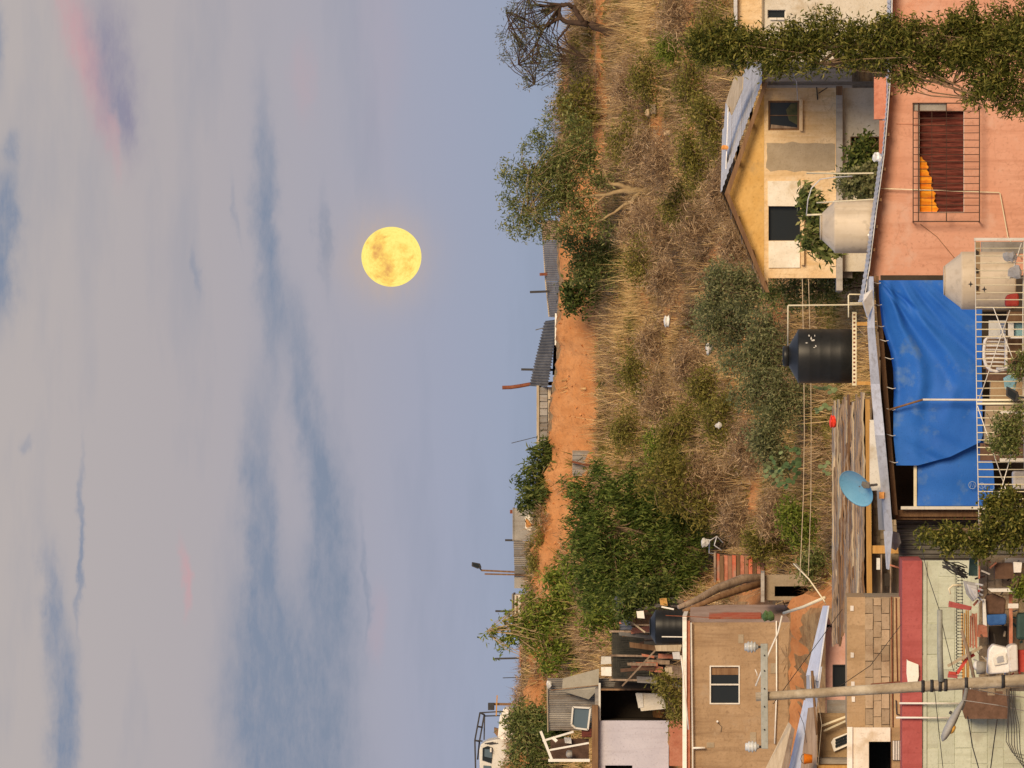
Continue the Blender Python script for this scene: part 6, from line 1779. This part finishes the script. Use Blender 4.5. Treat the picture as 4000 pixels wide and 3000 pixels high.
# maroon band and pale green wall
D = 120.0
t = thing('green_house', 'pale green block house with a maroon painted band along its top', 'house', Vector((P(3800, 2600, D).x, D, -9)))
mb = MB(); mb.box(3524, 3602, 2190, 3420, D, 3.0); mb.build('maroon_band', 'maroon', t)
mb = MB(); mb.box(3602, 4300, 2190, 3420, D + .06, .3); mb.build('mortar_wall', 'pale_green', t)
rr = random.Random(2)
for r0 in range(6):
    x0 = 3603 + r0 * 64
    for c0 in range(-1, 8):
        y0 = 2192 + c0 * 122 + (61 if r0 % 2 else 0)
        a, b = max(y0, 2192), min(y0 + 120, 3080)
        if b - a < 10: continue
        mb = MB(); mb.box(x0, x0 + 61.5, a, b - 1.0, D + .038 + rr.uniform(0, .014), .03, .004); mb.build('block', 'pale_green', t)
mb = MB(); mb.box(3607, 3620, 2192, 3080, D + .02, .03); mb.build('moulding', 'pale_green', t)
for (x0, x1, y) in ((3513, 3755, 2747), (3500, 3712, 2803)):
    mb = MB(); mb.tube([P(x0, y, D - .08), P(x1, y + 1, D - .08)], .019, 8); mb.build('standpipe', 'white_paint', t)
mb = MB(); mb.prism([(3542, 2574), (3546, 2580), (3588, 2596), (3590, 2640), (3584, 2668), (3546, 2668), (3541, 2630)], D - .07, .05); o = mb.build('cloth', 'white_paint', None, label='white cloth hung over the maroon band of the green house', cat='cloth', bevel=.012)
MB().prism([(3762, 2692), (3760, 2776), (3770, 2808), (3940, 2808), (3942, 2690)], D - .5, .35).build('brown_sheet', 'brown_blanket', label='large dark brown sheet behind the concrete pole before the green wall', cat='sheet')

# ================================================================== concrete utility pole
D = 98.0
t = thing('utility_pole', 'tan concrete utility pole with a crossarm and two insulators', 'utility pole', Vector((P(4000, 2648, D).x, D, -9)))
top, bot = P(2952, 2722, D), P(4400, 2632, D)
n = 14
mb = MB(); mb.tube([top.lerp(bot, i / n) for i in range(n + 1)], [(.066 + .036 * i / n) for i in range(n + 1)], 12); mb.build('shaft', 'cement_pole', t)
mb = MB(); mb.slab([P(2971, 2515, D - .12), P(2974, 2925, D - .12), P(3001, 2925, D - .12), P(2999, 2515, D - .12)], (0, .11, 0)); c_ = mb.build('crossarm', 'arm_grey', t, bevel=.008)
for y in (2560, 2620, 2690, 2760, 2850):
    mb = MB(); mb.lathe(P(2986, y, D - .12), [(.001, 0), (.012, 0), (.012, .02), (.001, .02)], 8, (0, -1, 0)); mb.build('bolt', 'dark_steel', c_)
for (y, x) in ((2527, 2972), (2917, 2975)):
    b = P(x, y, D - .06)
    s = K * D
    mb = MB(); mb.tube([b, b + Vector((0, 0, 14 * s))], .02, 8); i_ = mb.build('insulator_pin', 'dark_steel', t)
    prof = [(.02, 0), (.035, 0), (.04, .02), (.05, .03), (.085, .045), (.075, .06), (.06, .07), (.095, .09), (.09, .105), (.065, .115), (.09, .135), (.085, .155), (.06, .165), (.065, .19), (.05, .205), (.001, .205)]
    mb = MB(); mb.lathe(b + Vector((0, 0, 10 * s)), [(r * .95, z * 1.02) for r, z in prof], 20); mb.build('insulator', 'porcelain', i_)
for x in (3605, 3640, 3672, 3694, 3774, 3918):
    f = (x - 2952) / (4400 - 2952)
    c = top.lerp(bot, f)
    rad = .066 + .036 * f
    mb = MB(); mb.lathe(c, [(rad + .001, -.025), (rad + .012, -.025), (rad + .012, .025), (rad + .001, .025)], 16); mb.build('steel_band', 'dark_steel', t)
mb = MB(); mb.tube([P(3676, 2660, D - .08), P(3672, 2560, D - .15), P(3671, 2383, D - .25)], [.045, .043, .04], 10); mb.build('side_arm', 'arm_grey', t)
t = thing('street_lamp', 'grey cobra head street lamp reaching left from the concrete pole', 'street lamp', P(3775, 2700, D))
mb = MB(); mb.tube([P(3776, 2690, D - .1), P(3766, 2740, D - .2), P(3755, 2770, D - .25)], .03, 10); mb.build('arm', 'lamp_grey', t)
a, b = P(3766, 2735, D - .2), P(3682, 2894, D - .5)
ln = (b - a)
vs_, fs = [], []
prof = [(0, .035), (.10, .05), (.25, .072), (.5, .098), (.75, .10), (.92, .075), (1.0, .02)]
up = ln.cross(Vector((0, 1, 0))).normalized()
if up.z < 0: up = -up
sd = ln.cross(up).normalized()
for (f, r) in prof:
    for k in range(16):
        an = 2 * math.pi * k / 16
        vs_.append(a + ln * f + up * math.sin(an) * r * (.55 if math.sin(an) < 0 else .75) + sd * math.cos(an) * r * 1.1)
for i in range(len(prof) - 1):
    for k in range(16):
        fs.append((i * 16 + k, i * 16 + (k + 1) % 16, (i + 1) * 16 + (k + 1) % 16, (i + 1) * 16 + k))
fs.append(tuple(range(15, -1, -1))); fs.append(tuple(range(96, 112)))
mb = MB(); mb.add(vs_, fs, True); mb.build('head', 'lamp_grey', t)
c = a + ln * .68 - up * .04
mb = MB(); mb.lathe(c, [(.075, .0), (.07, .025), (.045, .045), (.001, .05)], 18, -up); mb.build('lens', 'amber', t)
mb = MB(); mb.lathe(a + ln * .38 + up * .07, [(.025, 0), (.025, .04), (.001, .045)], 12, up); mb.build('photocell', 'dark_steel', t)
# wires
def wire(label, pts, r=.006, m='dark_steel'):
    P3 = [P(*p) for p in pts]
    out = []
    for i in range(len(P3) - 1):
        for s in range(6):
            q = P3[i].lerp(P3[i + 1], s / 6)
            out.append(q)
    out.append(P3[-1])
    return MB().tube(out, r, 5).build('power_wire', m, label=label, cat='wire')
wire('thin wire from the pink shack window up to the concrete pole', [(3290, 2380, 112), (3100, 2640, 105), (3020, 2750, 99)])
wire('thin wire slanting over the bare concrete blocks', [(3520, 2440, 116), (3400, 2600, 108), (3215, 2725, 99)])
wire('service wire from the side arm rising to the right', [(3671, 2388, 97.8), (3625, 2250, 104), (3590, 2100, 112)])
wire('service wire from the side arm down over the patio', [(3671, 2392, 97.8), (3690, 2480, 100), (3725, 2620, 104)])
wire('long dark wire hanging at the left below the street lamp, right one', [(3780, 2800, 98), (3800, 2920, 97), (3840, 3060, 96)], .009)
wire('long dark wire hanging at the left below the street lamp, left one', [(3895, 2810, 98), (3880, 2920, 97), (3862, 3060, 96)], .009)
wire('wire left of the concrete pole beside the white standpipes', [(3650, 2690, 97.9), (3668, 2860, 98), (3690, 3060, 98)])
wire('pale wire running out to the bottom right from the pole', [(3790, 2690, 97.9), (3920, 2715, 99), (4060, 2730, 100)], .008, 'tin_light')
wire('pale wire from the street lamp to the bottom right corner', [(3760, 2735, 97.7), (3900, 2755, 98), (4060, 2790, 99)], .006, 'tin_light')
t = thing('cable_bundle', 'tangle of black cables looping at the bottom left', 'cables', P(3960, 2900, 97.5))
rr = random.Random(6)
for i in range(6):
    mb = MB(); mb.tube([P(3930 + i * 7, 2690, 97.6), P(3936 + i * 6 + rr.uniform(-4, 4), 2760, 97.55), P(3932 + i * 9 + rr.uniform(-5, 5), 2830, 97.5), P(3930 + i * 11, 2895 + i * 7, 97.4), P(3955 + i * 9, 2940 + i * 12, 97.3), P(4000 + i * 4, 2950 + i * 16, 97.3), P(4050, 2935 + i * 22, 97.3)], .0065, 6); mb.build('cable', 'dark_steel', t)
wire('thin dark wire crossing the pale roof sheets', [(3120, 2780, 130), (3140, 2830, 129), (3150, 2900, 128)])
wire('pale cord hanging beside the tilted window', [(3180, 2640, 130), (3210, 2830, 129), (3195, 2990, 128)], .006, 'wood_pale')

# ================================================================== patio clutter at the bottom left
D = 112.0
t = thing('razor_wire', 'coil of barbed wire along the top of the patio wall', 'wire', P(3745, 2450, D + 1))
pts = []
for i in range(520):
    a = i * .42
    y = 2240 + i * .83
    pts.append(P(3748 + 14 * math.sin(a), y + 3 * math.cos(a), D + 1 + .06 * math.cos(a)))
mb = MB(); mb.tube(pts, .005, 4); mb.build('coil', 'dark_steel', t)
mb = MB(); mb.tube([P(3733, 2230, D + 1), P(3736, 2400, D + 1), P(3738, 2600, D + 1)], .006, 5); mb.build('line_wire', 'dark_steel', t)
mb = MB(); mb.tube([P(3757, 2230, D + 1), P(3760, 2400, D + 1), P(3762, 2600, D + 1)], .006, 5); mb.build('line_wire', 'dark_steel', t)
def bundle(label, m, x0, x1, y0, y1, d, n, seed):
    r = random.Random(seed)
    t = thing('timber_stack', label, 'timber', P(max(x0, x1), (y0 + y1) / 2, d))
    for i in range(n):
        x = x0 + (x1 - x0) * (i + .5) / n
        mb = MB(); mb.bar(P(x + r.uniform(-2, 2), y0 + r.uniform(0, 14), d + r.uniform(0, .15)), P(x + 3 + r.uniform(-3, 3), y1 - r.uniform(0, 14), d + r.uniform(0, .15)), abs(x1 - x0) / n * .85 * K * d); mb.build('board', m, t)
bundle('stack of orange brown boards leaning in the patio', 'wood_orange', 3756, 3784, 2384, 2660, D + 1.6, 4, 1)
bundle('stack of red brown boards beside the orange brown ones', 'terracotta', 3786, 3818, 2392, 2540, D + 1.4, 4, 2)
t = thing('red_beam', 'red steel angle sticking out right of the timber stacks', 'beam', P(3790, 2370, D + .5))
mb = MB(); mb.bar(P(3706, 2354, D + .6), P(3795, 2376, D + .6), .06); mb.bar(P(3705, 2366, D + .55), P(3790, 2380, D + .55), .04); mb.build('steel_angle', 'maroon', t)
t = thing('red_beam', 'bent red steel angle at the left of the timber stacks', 'beam', P(3800, 2560, D + .5))
for (a, b) in (((3705, 2628), (3738, 2632)), ((3738, 2632), (3776, 2574)), ((3776, 2574), (3806, 2556)), ((3702, 2640), (3740, 2643))):
    mb = MB(); mb.bar(P(*a, D + .5), P(*b, D + .5), .055); mb.build('steel_angle', 'red_paint' if b != (3740, 2643) else 'maroon', t)
MB().bar(P(3702, 2602, D + .4), P(3836, 2526, D + .4), .05).build('pale_board', 'wood_pale', label='pale board leaning across the timber stacks', cat='board')
MB().tube([P(3756, 2462, D + .3), P(3780, 2540, D + .3), P(3806, 2655, D + .2)], .03, 8).build('grey_pipe', 'wood_grey', label='grey pipe leaning in front of the timber stacks', cat='pipe')
t = thing('stacked_chairs', 'grey plastic chairs piled at the right of the patio', 'chairs', P(3830, 2310, D + 1))
for i in range(3):
    o = i * 12
    mb = MB(); mb.prism([(3762 + o, 2268 + o), (3775 + o, 2320), (3800 + o * .6, 2352 - o * .4), (3822, 2330), (3818, 2278 + o)], D + .9 - i * .18, .10); mb.build('shell', 'chair_grey', t, bevel=.02)
for i in range(4):
    mb = MB(); mb.bar(P(3812, 2280 + i * 16, D + .8), P(3840, 2286 + i * 20, D + .7), .03); mb.build('leg', 'chair_grey', t)
mb = MB(); mb.tube([P(3755, 2286, D + .5), P(3722, 2286, D + .5), P(3706, 2300, D + .5), P(3712, 2322, D + .5)], .02, 8); mb.build('loose_tube', 'pvc_cream', None, label='curled cream tube above the piled grey chairs', cat='tube')
t = thing('wire_rack', 'tangled dark wire rack hanging under the green wall top', 'rack', P(3780, 2230, D + 1))
r = random.Random(5)
for i in range(26):
    a = (3680 + r.uniform(0, 20), 2180 + r.uniform(0, 40)); b = (3760 + r.uniform(0, 25), 2210 + r.uniform(0, 50))
    mb = MB(); mb.tube([P(a[0], a[1], D + 1), P((a[0] + b[0]) / 2 + r.uniform(-12, 12), (a[1] + b[1]) / 2 + r.uniform(-10, 10), D + .9), P(b[0], b[1], D + 1)], .009, 5); mb.build('wire_rod', 'dark_steel', t)
MB().box(3786, 3820, 2180, 2250, D + 1.4, .2, .01).build('olive_board', 'teal_dark', label='dark olive board left of the balcony plants', cat='board')
MB().box(3822, 3828, 2180, 2260, D + 1.2, .1).build('red_post', 'terracotta', label='slim red post beside the dark olive board', cat='post')
t = thing('patio_wall', 'tan block wall at the back of the patio clutter', 'wall', P(4000, 2350, D + 2))
for r0 in range(5):
    for c0 in range(9):
        y0 = 2186 + c0 * 56 + (28 if r0 % 2 else 0)
        mb = MB(); mb.box(3828 + r0 * 30, 3828 + r0 * 30 + 28, y0, y0 + 54, D + 2, .12, .004); mb.build('block', 'block_tan', t)
mb = MB(); mb.box(3824, 4200, 2170, 2700, D + 2.04, .15); mb.build('core_wall', 'bare_cement', t)
MB().box(3884, 3960, 2200, 2262, D + 1.2, .5, .01).build('cabinet', 'brown_blanket', label='dark brown cabinet at the back of the patio, right side', cat='cabinet')
MB().box(3960, 3990, 2196, 2236, D + .9, .2, .01).build('white_crate', 'appliance', label='pale crate on the dark brown cabinet', cat='crate')
t = thing('shelf_board', 'white shelf board across the patio above the hanging clothes', 'shelf', P(3920, 2305, D + .6))
mb = MB(); mb.prism([(3858, 2300), (3872, 2312), (4060, 2312), (4060, 2298)], D + .6, .4); mb.build('board', 'white_paint', t)
MB().prism([(3848, 2330), (3842, 2372), (3852, 2400), (3925, 2400), (3930, 2340), (3880, 2318)], D + .9, .25).build('hanging_jacket', 'brown_blanket', label='brown jacket hanging under the white shelf board', cat='jacket', bevel=.03)
MB().prism([(3852, 2402), (3858, 2440), (3870, 2444), (3930, 2440), (3934, 2398)], D + .8, .25).build('hanging_jeans', 'jean_blue', label='blue folded jeans hanging below the brown jacket', cat='jeans', bevel=.03)
MB().prism([(3838, 2338), (3840, 2440), (3856, 2446), (3850, 2340)], D + .78, .06).build('white_sleeve', 'rubbish_white', label='white cloth edge along the brown jacket and jeans', cat='cloth', bevel=.01)
MB().box(3940, 3955, 2320, 2600, D + 1.0, .1, .01).build('patio_post', 'terracotta', label='reddish wooden post left of the hanging jeans', cat='post')
MB().box(3938, 3978, 2358, 2376, D + .7, .1).build('white_bracket', 'white_paint', label='white bracket fixed to the reddish wooden post', cat='bracket')
MB().box(3972, 4080, 2396, 2500, D + .9, .3, .01).build('teal_barrel', 'teal_dark', label='dark teal box at the bottom of the patio', cat='box', bevel=.05)
MB().box(3820, 3856, 2440, 2490, D + 1.3, .2, .01).build('red_crate', 'terracotta', label='red crate between the boards and the dark gap', cat='crate')
MB().box(3862, 3935, 2446, 2520, D + 1.6, .2).build('dark_gap_panel', 'room_dark', label='dark panel painted as the shaded gap below the blue jeans', cat='panel')  # shade of the gap put into a dark coloured panel
t = thing('washing_machine', 'white washing machine with open lid beside the concrete pole', 'washing machine', P(3990, 2580, D + .3))
mb = MB(); mb.prism([(3862, 2540), (3880, 2518), (3930, 2530), (3942, 2540), (3945, 2628), (3856, 2634)], D + .3, .6); mb.build('tub', 'appliance', t, bevel=.03)
mb = MB(); mb.prism([(3932, 2530), (3950, 2518), (3975, 2518), (3978, 2620), (3945, 2626)], D + .2, .6); mb.build('panel', 'appliance', t, bevel=.03)
mb = MB(); mb.prism([(3878, 2566), (3892, 2556), (3932, 2548), (3936, 2592), (3884, 2602)], D + .26, .05); mb.build('lid', 'white_paint', t, bevel=.02)
mb = MB(); mb.prism([(3892, 2572), (3900, 2564), (3918, 2562), (3922, 2584), (3896, 2590)], D + .245, .02); mb.build('window', 'chair_grey', t)
mb = MB(); mb.box(3978, 4060, 2540, 2625, D + .35, .3); mb.build('base', 'red_paint', t)
t = thing('paint_can', 'grey bucket of rags beside the washing machine', 'bucket', P(3840, 2610, D + .2))
mb = MB(); mb.lathe(P(3850, 2608, D + .2), [(.001, 0), (.10, 0), (.115, .16), (.105, .16), (.09, .02), (.001, .02)], 18); mb.build('can', 'grey_concrete', t)
mb = MB(); mb.lathe(P(3822, 2600, D + .2), [(.001, 0), (.07, 0), (.09, .04), (.05, .08), (.001, .09)], 12); mb.build('rags', 'rubbish_white', t)

t = thing('scrap_heap', 'jumble of small boards, cloths and tins filling the patio floor', 'scrap heap', P(4020, 2450, D + 1.2))
r = random.Random(23)
ms = ['wood_brown', 'wood_pale', 'terracotta', 'chair_grey', 'brown_blanket', 'room_dark', 'red_paint', 'appliance', 'jean_blue', 'plaster_tan', 'teal_dark', 'tin_old']
for i in range(64):
    y0 = r.uniform(2190, 2650); x0 = r.uniform(3800, 4000)
    a = r.uniform(0, 3.14); L_ = r.uniform(8, 42); w_ = r.uniform(3, 11)
    dx, dy = math.sin(a), math.cos(a)
    q = [(x0 - dx * L_ / 2 - dy * w_ / 2, y0 - dy * L_ / 2 + dx * w_ / 2), (x0 + dx * L_ / 2 - dy * w_ / 2, y0 + dy * L_ / 2 + dx * w_ / 2), (x0 + dx * L_ / 2 + dy * w_ / 2 * r.uniform(.3, 1), y0 + dy * L_ / 2 - dx * w_ / 2), (x0 - dx * L_ / 2 + dy * w_ / 2, y0 - dy * L_ / 2 - dx * w_ / 2 * r.uniform(.3, 1))]
    mb = MB(); mb.prism(q, D + 1.0 + r.uniform(0, .9), r.uniform(.02, .15)); mb.build('scrap_piece', ms[i % 12], t)

# ================================================================== balcony in front of the tarp
D = 114.0
t, base, s = tank('beige_tank', 'beige water tank on the balcony in front of the blue tarp', 117.0, 1096, 3686, 3753, 3965, 113, 57, 'beige_plastic', 'beige_plastic', 3692)
t = thing('balcony_railing', 'cream balcony railing of thin upright bars with crossed braces', 'railing', P(4080, 1500, D))
tr = [(940, 3809), (1100, 3811), (1400, 3813), (1700, 3817), (1900, 3821), (2075, 3825)]
mb = MB(); mb.tube([P(x, y, D) for y, x in tr], .009, 8); mb.build('top_rail', 'white_paint', t)
mb = MB(); mb.tube([P(4000, 940, D), P(3996, 1230, D), P(3998, 1700, D), P(4010, 2075, D)], .009, 6); mb.build('lower_rail', 'white_paint', t)
y = 970
i = 0
while y < 2060:
    xt = float(np.interp(y, [q[0] for q in tr], [q[1] for q in tr]))
    mb = MB(); mb.tube([P(xt, y, D), P(3910, y + random.uniform(-1.5, 1.5), D), P(4080, y + random.uniform(-1, 1), D)], .0105, 6, False); mb.build('bar', 'pvc_cream', t)
    y += 28.8
for (a, b) in (((3825, 1560), (3945, 1212)), ((3880, 1200), (3990, 1490)), ((3818, 1585), (3925, 1900)), ((3955, 1760), (3890, 1985)), ((3925, 1900), (3940, 1945)), ((3990, 950), (3945, 1090))):
    mb = MB(); mb.tube([P(*a, D - .03), P(*b, D - .03)], .009, 6); mb.build('brace', 'white_paint', t)
mb = MB(); mb.box(3805, 4080, 929, 940, D - .04, .08); mb.build('corner_post', 'white_paint', t)
for y in (1563, 1577):
    mb = MB(); mb.tube([P(3816, y, D - .02), P(4080, y, D - .02)], .022, 8); mb.build('middle_post', 'pvc_cream', t)
mb = MB(); mb.box(3926, 4080, 2180, 2198, D - .04, .1); mb.build('end_post', 'white_paint', t)
t = thing('stained_beam', 'short concrete beam with dark stains behind the right end of the railing', 'beam', P(3831, 1050, D + .5))
mb = MB(); mb.box(3811, 3829, 945, 1150, D + .5, .25); mb.build('beam', 'plaster_tan', t)
for y in (975, 1045, 1112):
    mb = MB(); mb.prism([(3811.5, y), (3811.5, y + 22), (3822, y + 24), (3824, y + 8)], D + .49, .01); mb.build('stain', 'room_dark', t)
MB().box(3834, 4100, 944, 990, D + 3.2, .3).build('grey_board', 'tin_old', label='grey boards at the right end of the balcony behind the bars', cat='board')
for (x, y, lab) in ((3792, 1110, 'dark iron star shaped leaf on the beige balcony tank'), (3845, 1130, 'dark iron star shaped leaf beneath the stained beam')):
    mb = MB(); pts = []
    for k in range(8):
        rr_ = 11 if k % 2 == 0 else 4
        pts.append((x + rr_ * math.cos(k * math.pi / 4), y + rr_ * 1.2 * math.sin(k * math.pi / 4)))
    mb.prism(pts, D - .05, .012); mb.build('iron_leaf', 'dark_steel', label=lab, cat='ornament')
lump('plastic_bag', 'twisted pale plastic bag hanging on the right end of the railing', 'bag', 3945, 1005, D - .1, 22, 20, 'chair_grey', 91, .5)
lump('plastic_bag', 'lower pale plastic bag hanging on the right end of the railing', 'bag', 3968, 1060, D - .1, 24, 28, 'chair_grey', 92, .5)
MB().prism([(3926, 1165), (3936, 1150), (3980, 1144), (3982, 1196), (3927, 1198)], D + 1.4, .3).build('red_bundle', 'red_paint', label='red bundle behind the railing next to the beige balcony tank', cat='bundle', bevel=.04)
t = thing('plastic_chair', 'pale plastic armchair standing behind the balcony railing', 'chair', P(4010, 1385, D + .6))
d = D + .5
mb = MB()
outer = [(3858, 1318), (3848, 1330), (3844, 1360), (3844, 1400), (3852, 1428), (3870, 1446), (3890, 1450)]
mb.tube([P(3938, 1318, d)] + [P(x, y, d) for x, y in outer] + [P(3936, 1440, d)], .030, 10)
mb.build('back_frame', 'appliance', t)
for i in range(7):
    mb = MB(); y = 1334 + i * 16; mb.tube([P(3850 + abs(i - 3) * 1.5, y, d + .01), P(3890, y, d + .04), P(3932, y + 2, d + .02)], .018, 8); mb.build('back_slat', 'appliance', t)
mb = MB(); mb.box(3926, 3936, 1316, 1446, d - .35, .4); mb.build('seat', 'appliance', t, bevel=.01)
for y in (1318, 1440):
    mb = MB(); mb.tube([P(3900, y, d), P(3896, y, d - .2), P(3902, y, d - .35), P(3945, y, d - .38)], .025, 8); mb.build('armrest', 'appliance', t)
    for dd in (-.33, .02):
        mb = MB(); mb.tube([P(3936, y, d + dd), P(4060, y, d + dd)], .022, 8); mb.build('leg', 'appliance', t)
t = thing('notice_board', 'posters with blue print on a board behind the railing', 'poster', P(3940, 1282, D + 3))
mb = MB(); mb.box(3862, 3928, 1252, 1312, D + 3.0, .03); mb.build('paper', 'poster_paper', t)
for i in range(5):
    for j in range(4):
        mb = MB(); mb.box(3908 + i * 4, 3910.5 + i * 4, 1262 + j * 11, 1270 + j * 11, D + 2.99, .005); mb.build('print_line', 'poster_ink', t)
mb = MB(); mb.box(3938, 3960, 1256, 1314, D + 2.9, .05); mb.build('white_strip', 'rubbish_white', t)
mb = MB(); mb.box(3960, 4060, 1262, 1312, D + 3.0, .04); mb.build('cyan_sheet', 'poster_cyan', t)
MB().box(3840, 4100, 1215, 1262, D + 3.6, .5, .01).build('cupboard', 'room_dark', label='dark cupboard left of the beige balcony tank', cat='cupboard')
MB().box(3934, 4100, 1216, 1256, D + 2.8, .4, .01).build('wooden_chest', 'wood_brown', label='brown wooden chest under the red bundle', cat='chest')
MB().box(3845, 4100, 1312, 1440, D + 3.6, .5, .01).build('cupboard', 'wood_brown', label='brown cupboard behind the plastic armchair', cat='cupboard')
MB().box(3855, 4100, 1440, 1486, D + 3.4, .5, .01).build('cupboard', 'brown_blanket', label='dark cupboard left of the plastic armchair', cat='cupboard')
MB().box(3868, 4100, 1490, 1566, D + 3.2, .5, .01).build('carton', 'plaster_tan', label='tan carton behind the balcony floodlight', cat='carton')
MB().box(3850, 4100, 1584, 1660, D + 3.2, .5, .01).build('carton', 'block_tan', label='tan carton left of the middle railing posts', cat='carton')
MB().box(3846, 4100, 1662, 1730, D + 3.3, .5, .01).build('carton', 'bare_cement', label='grey brown carton behind the balcony leaves', cat='carton')
MB().box(3830, 4100, 1732, 1800, D + 3.4, .4).build('dark_crate', 'brown_blanket', label='dark crate in the gap between the two tarps', cat='crate')
MB().box(3908, 3990, 1604, 1616, D + 2.6, .1).build('white_plank', 'white_paint', label='white plank upright behind the middle of the railing', cat='plank')
MB().box(3906, 4080, 1790, 1806, D + 2.6, .1).build('white_plank', 'white_paint', label='white plank upright at the gap between the tarps', cat='plank')
MB().box(3955, 4060, 1842, 1912, D + .4, .4, .01).build('white_cooler', 'appliance', label='white cool box behind the left end of the railing', cat='cool box', bevel=.04)
lump('cloth_heap', 'pale blue cloth heap behind the balcony floodlight', 'cloth', 3950, 1500, D + 1.8, 26, 32, 'poster_cyan', 93, .6)
t = thing('floodlight', 'black floodlight tilted on the balcony railing', 'floodlight', P(3985, 1565, D - .4))
mb = MB(); mb.prism([(3932, 1508), (3930, 1545), (3968, 1572), (3984, 1556), (3976, 1530)], D - .4, .12); mb.build('housing', 'dark_steel', t, bevel=.012)
mb = MB(); mb.prism([(3938, 1516), (3936, 1542), (3964, 1562), (3970, 1538)], D - .41, .012); mb.build('lens', 'glass_dark', t)
mb = MB(); mb.bar(P(3980, 1552, D - .35), P(4060, 1556, D - .35), .035); mb.build('bracket', 'dark_steel', t)
# balcony plants
def bush(label, D, blobs, n, leaf, seed, **kw):
    return shrub('balcony_plant', label, D, blobs, n, leaf, seed, **kw)
bush('small leafy plant climbing the railing right of the two tarps gap', 113.5, [(3920, 1660, 40, 40), (3960, 1690, 45, 50), (3900, 1730, 35, 30), (3980, 1620, 25, 40), (3940, 1760, 40, 25)], 2200, 'leaf_green', 101, L=.07, Wd=.03, sig=.07)
bush('leafy sprig at the bottom of the railing near the chair', 113.4, [(3975, 1440, 30, 40), (3990, 1400, 18, 25)], 500, 'leaf_green', 102, L=.07, Wd=.03, sig=.05)
bush('bushy balcony plant at the left end of the railing', 112.5, [(3865, 1965, 22, 20), (3905, 1990, 30, 28), (3940, 1945, 30, 20), (3970, 2010, 40, 40), (3870, 2030, 32, 28)], 2300, 'leaf_hedge', 103, L=.08, Wd=.035, sig=.08)
bush('long trailing shrub spreading left along the dark shed wall', 112.8, [(3605, 2095, 20, 16), (3650, 2100, 28, 20), (3710, 2090, 36, 26), (3765, 2100, 36, 30), (3700, 2135, 28, 18), (3820, 2110, 40, 34), (3880, 2095, 40, 38), (3945, 2100, 40, 40), (3830, 2150, 30, 22), (3995, 2070, 40, 50)], 4600, 'leaf_hedge', 104, L=.08, Wd=.035, sig=.08)
bush('green pot plant at the bottom of the patio', 111.5, [(3990, 2290, 24, 30), (3975, 2310, 14, 18)], 500, 'leaf_bright', 105, L=.07, Wd=.03, sig=.05)

# ================================================================== tall hedge tree at the right
D = 107.0
tree('hedge_tree', 'tall dense evergreen hedge tree in front of the pink house at right', D,
     [[(4500, 150, 34), (4200, 160, 30), (3800, 170, 24), (3400, 175, 18), (3000, 175, 12), (2760, 180, 6)], [(3800, 170, 14), (3760, 260, 8), (3720, 330, 4)], [(3900, 165, 14), (3880, 300, 8), (3850, 390, 4)], [(3300, 175, 8), (3200, 250, 5)], [(3500, 172, 8), (3420, 90, 5)]],
     [(2745, 192, 55, 44), (2720, 162, 35, 24), (2830, 192, 60, 48), (2920, 182, 80, 64), (3010, 192, 90, 76), (3100, 192, 90, 88), (3190, 182, 90, 96), (3280, 172, 90, 104), (3370, 177, 90, 100), (3460, 177, 90, 104), (3550, 177, 90, 100), (3640, 162, 90, 100),
      (3730, 162, 90, 104), (3820, 162, 100, 120), (3910, 172, 110, 144), (4000, 182, 110, 176), (4100, 182, 110, 192), (3540, 302, 50, 28), (3830, 312, 70, 48), (3900, 352, 70, 48), (3800, 382, 40, 17), (3960, 402, 60, 32), (4030, 362, 80, 64), (3600, 312, 30, 16), (3700, 292, 50, 24), (2990, 267, 40, 20), (3250, 72, 40, 24), (3180, 77, 25, 16), (2720, 175, 40, 40), (2760, 190, 45, 50), (2800, 180, 45, 50), (2850, 185, 50, 55), (2700, 150, 25, 22), (2880, 150, 50, 60)],
     39000, 'leaf_hedge', 'bark_mid', L=.10, Wd=.026, droop=-.35, clump=40, sig=.085, shell=.42, seed=40, twigs=60, base=Vector((P(4500, 150, D).x, D, -9.0)))
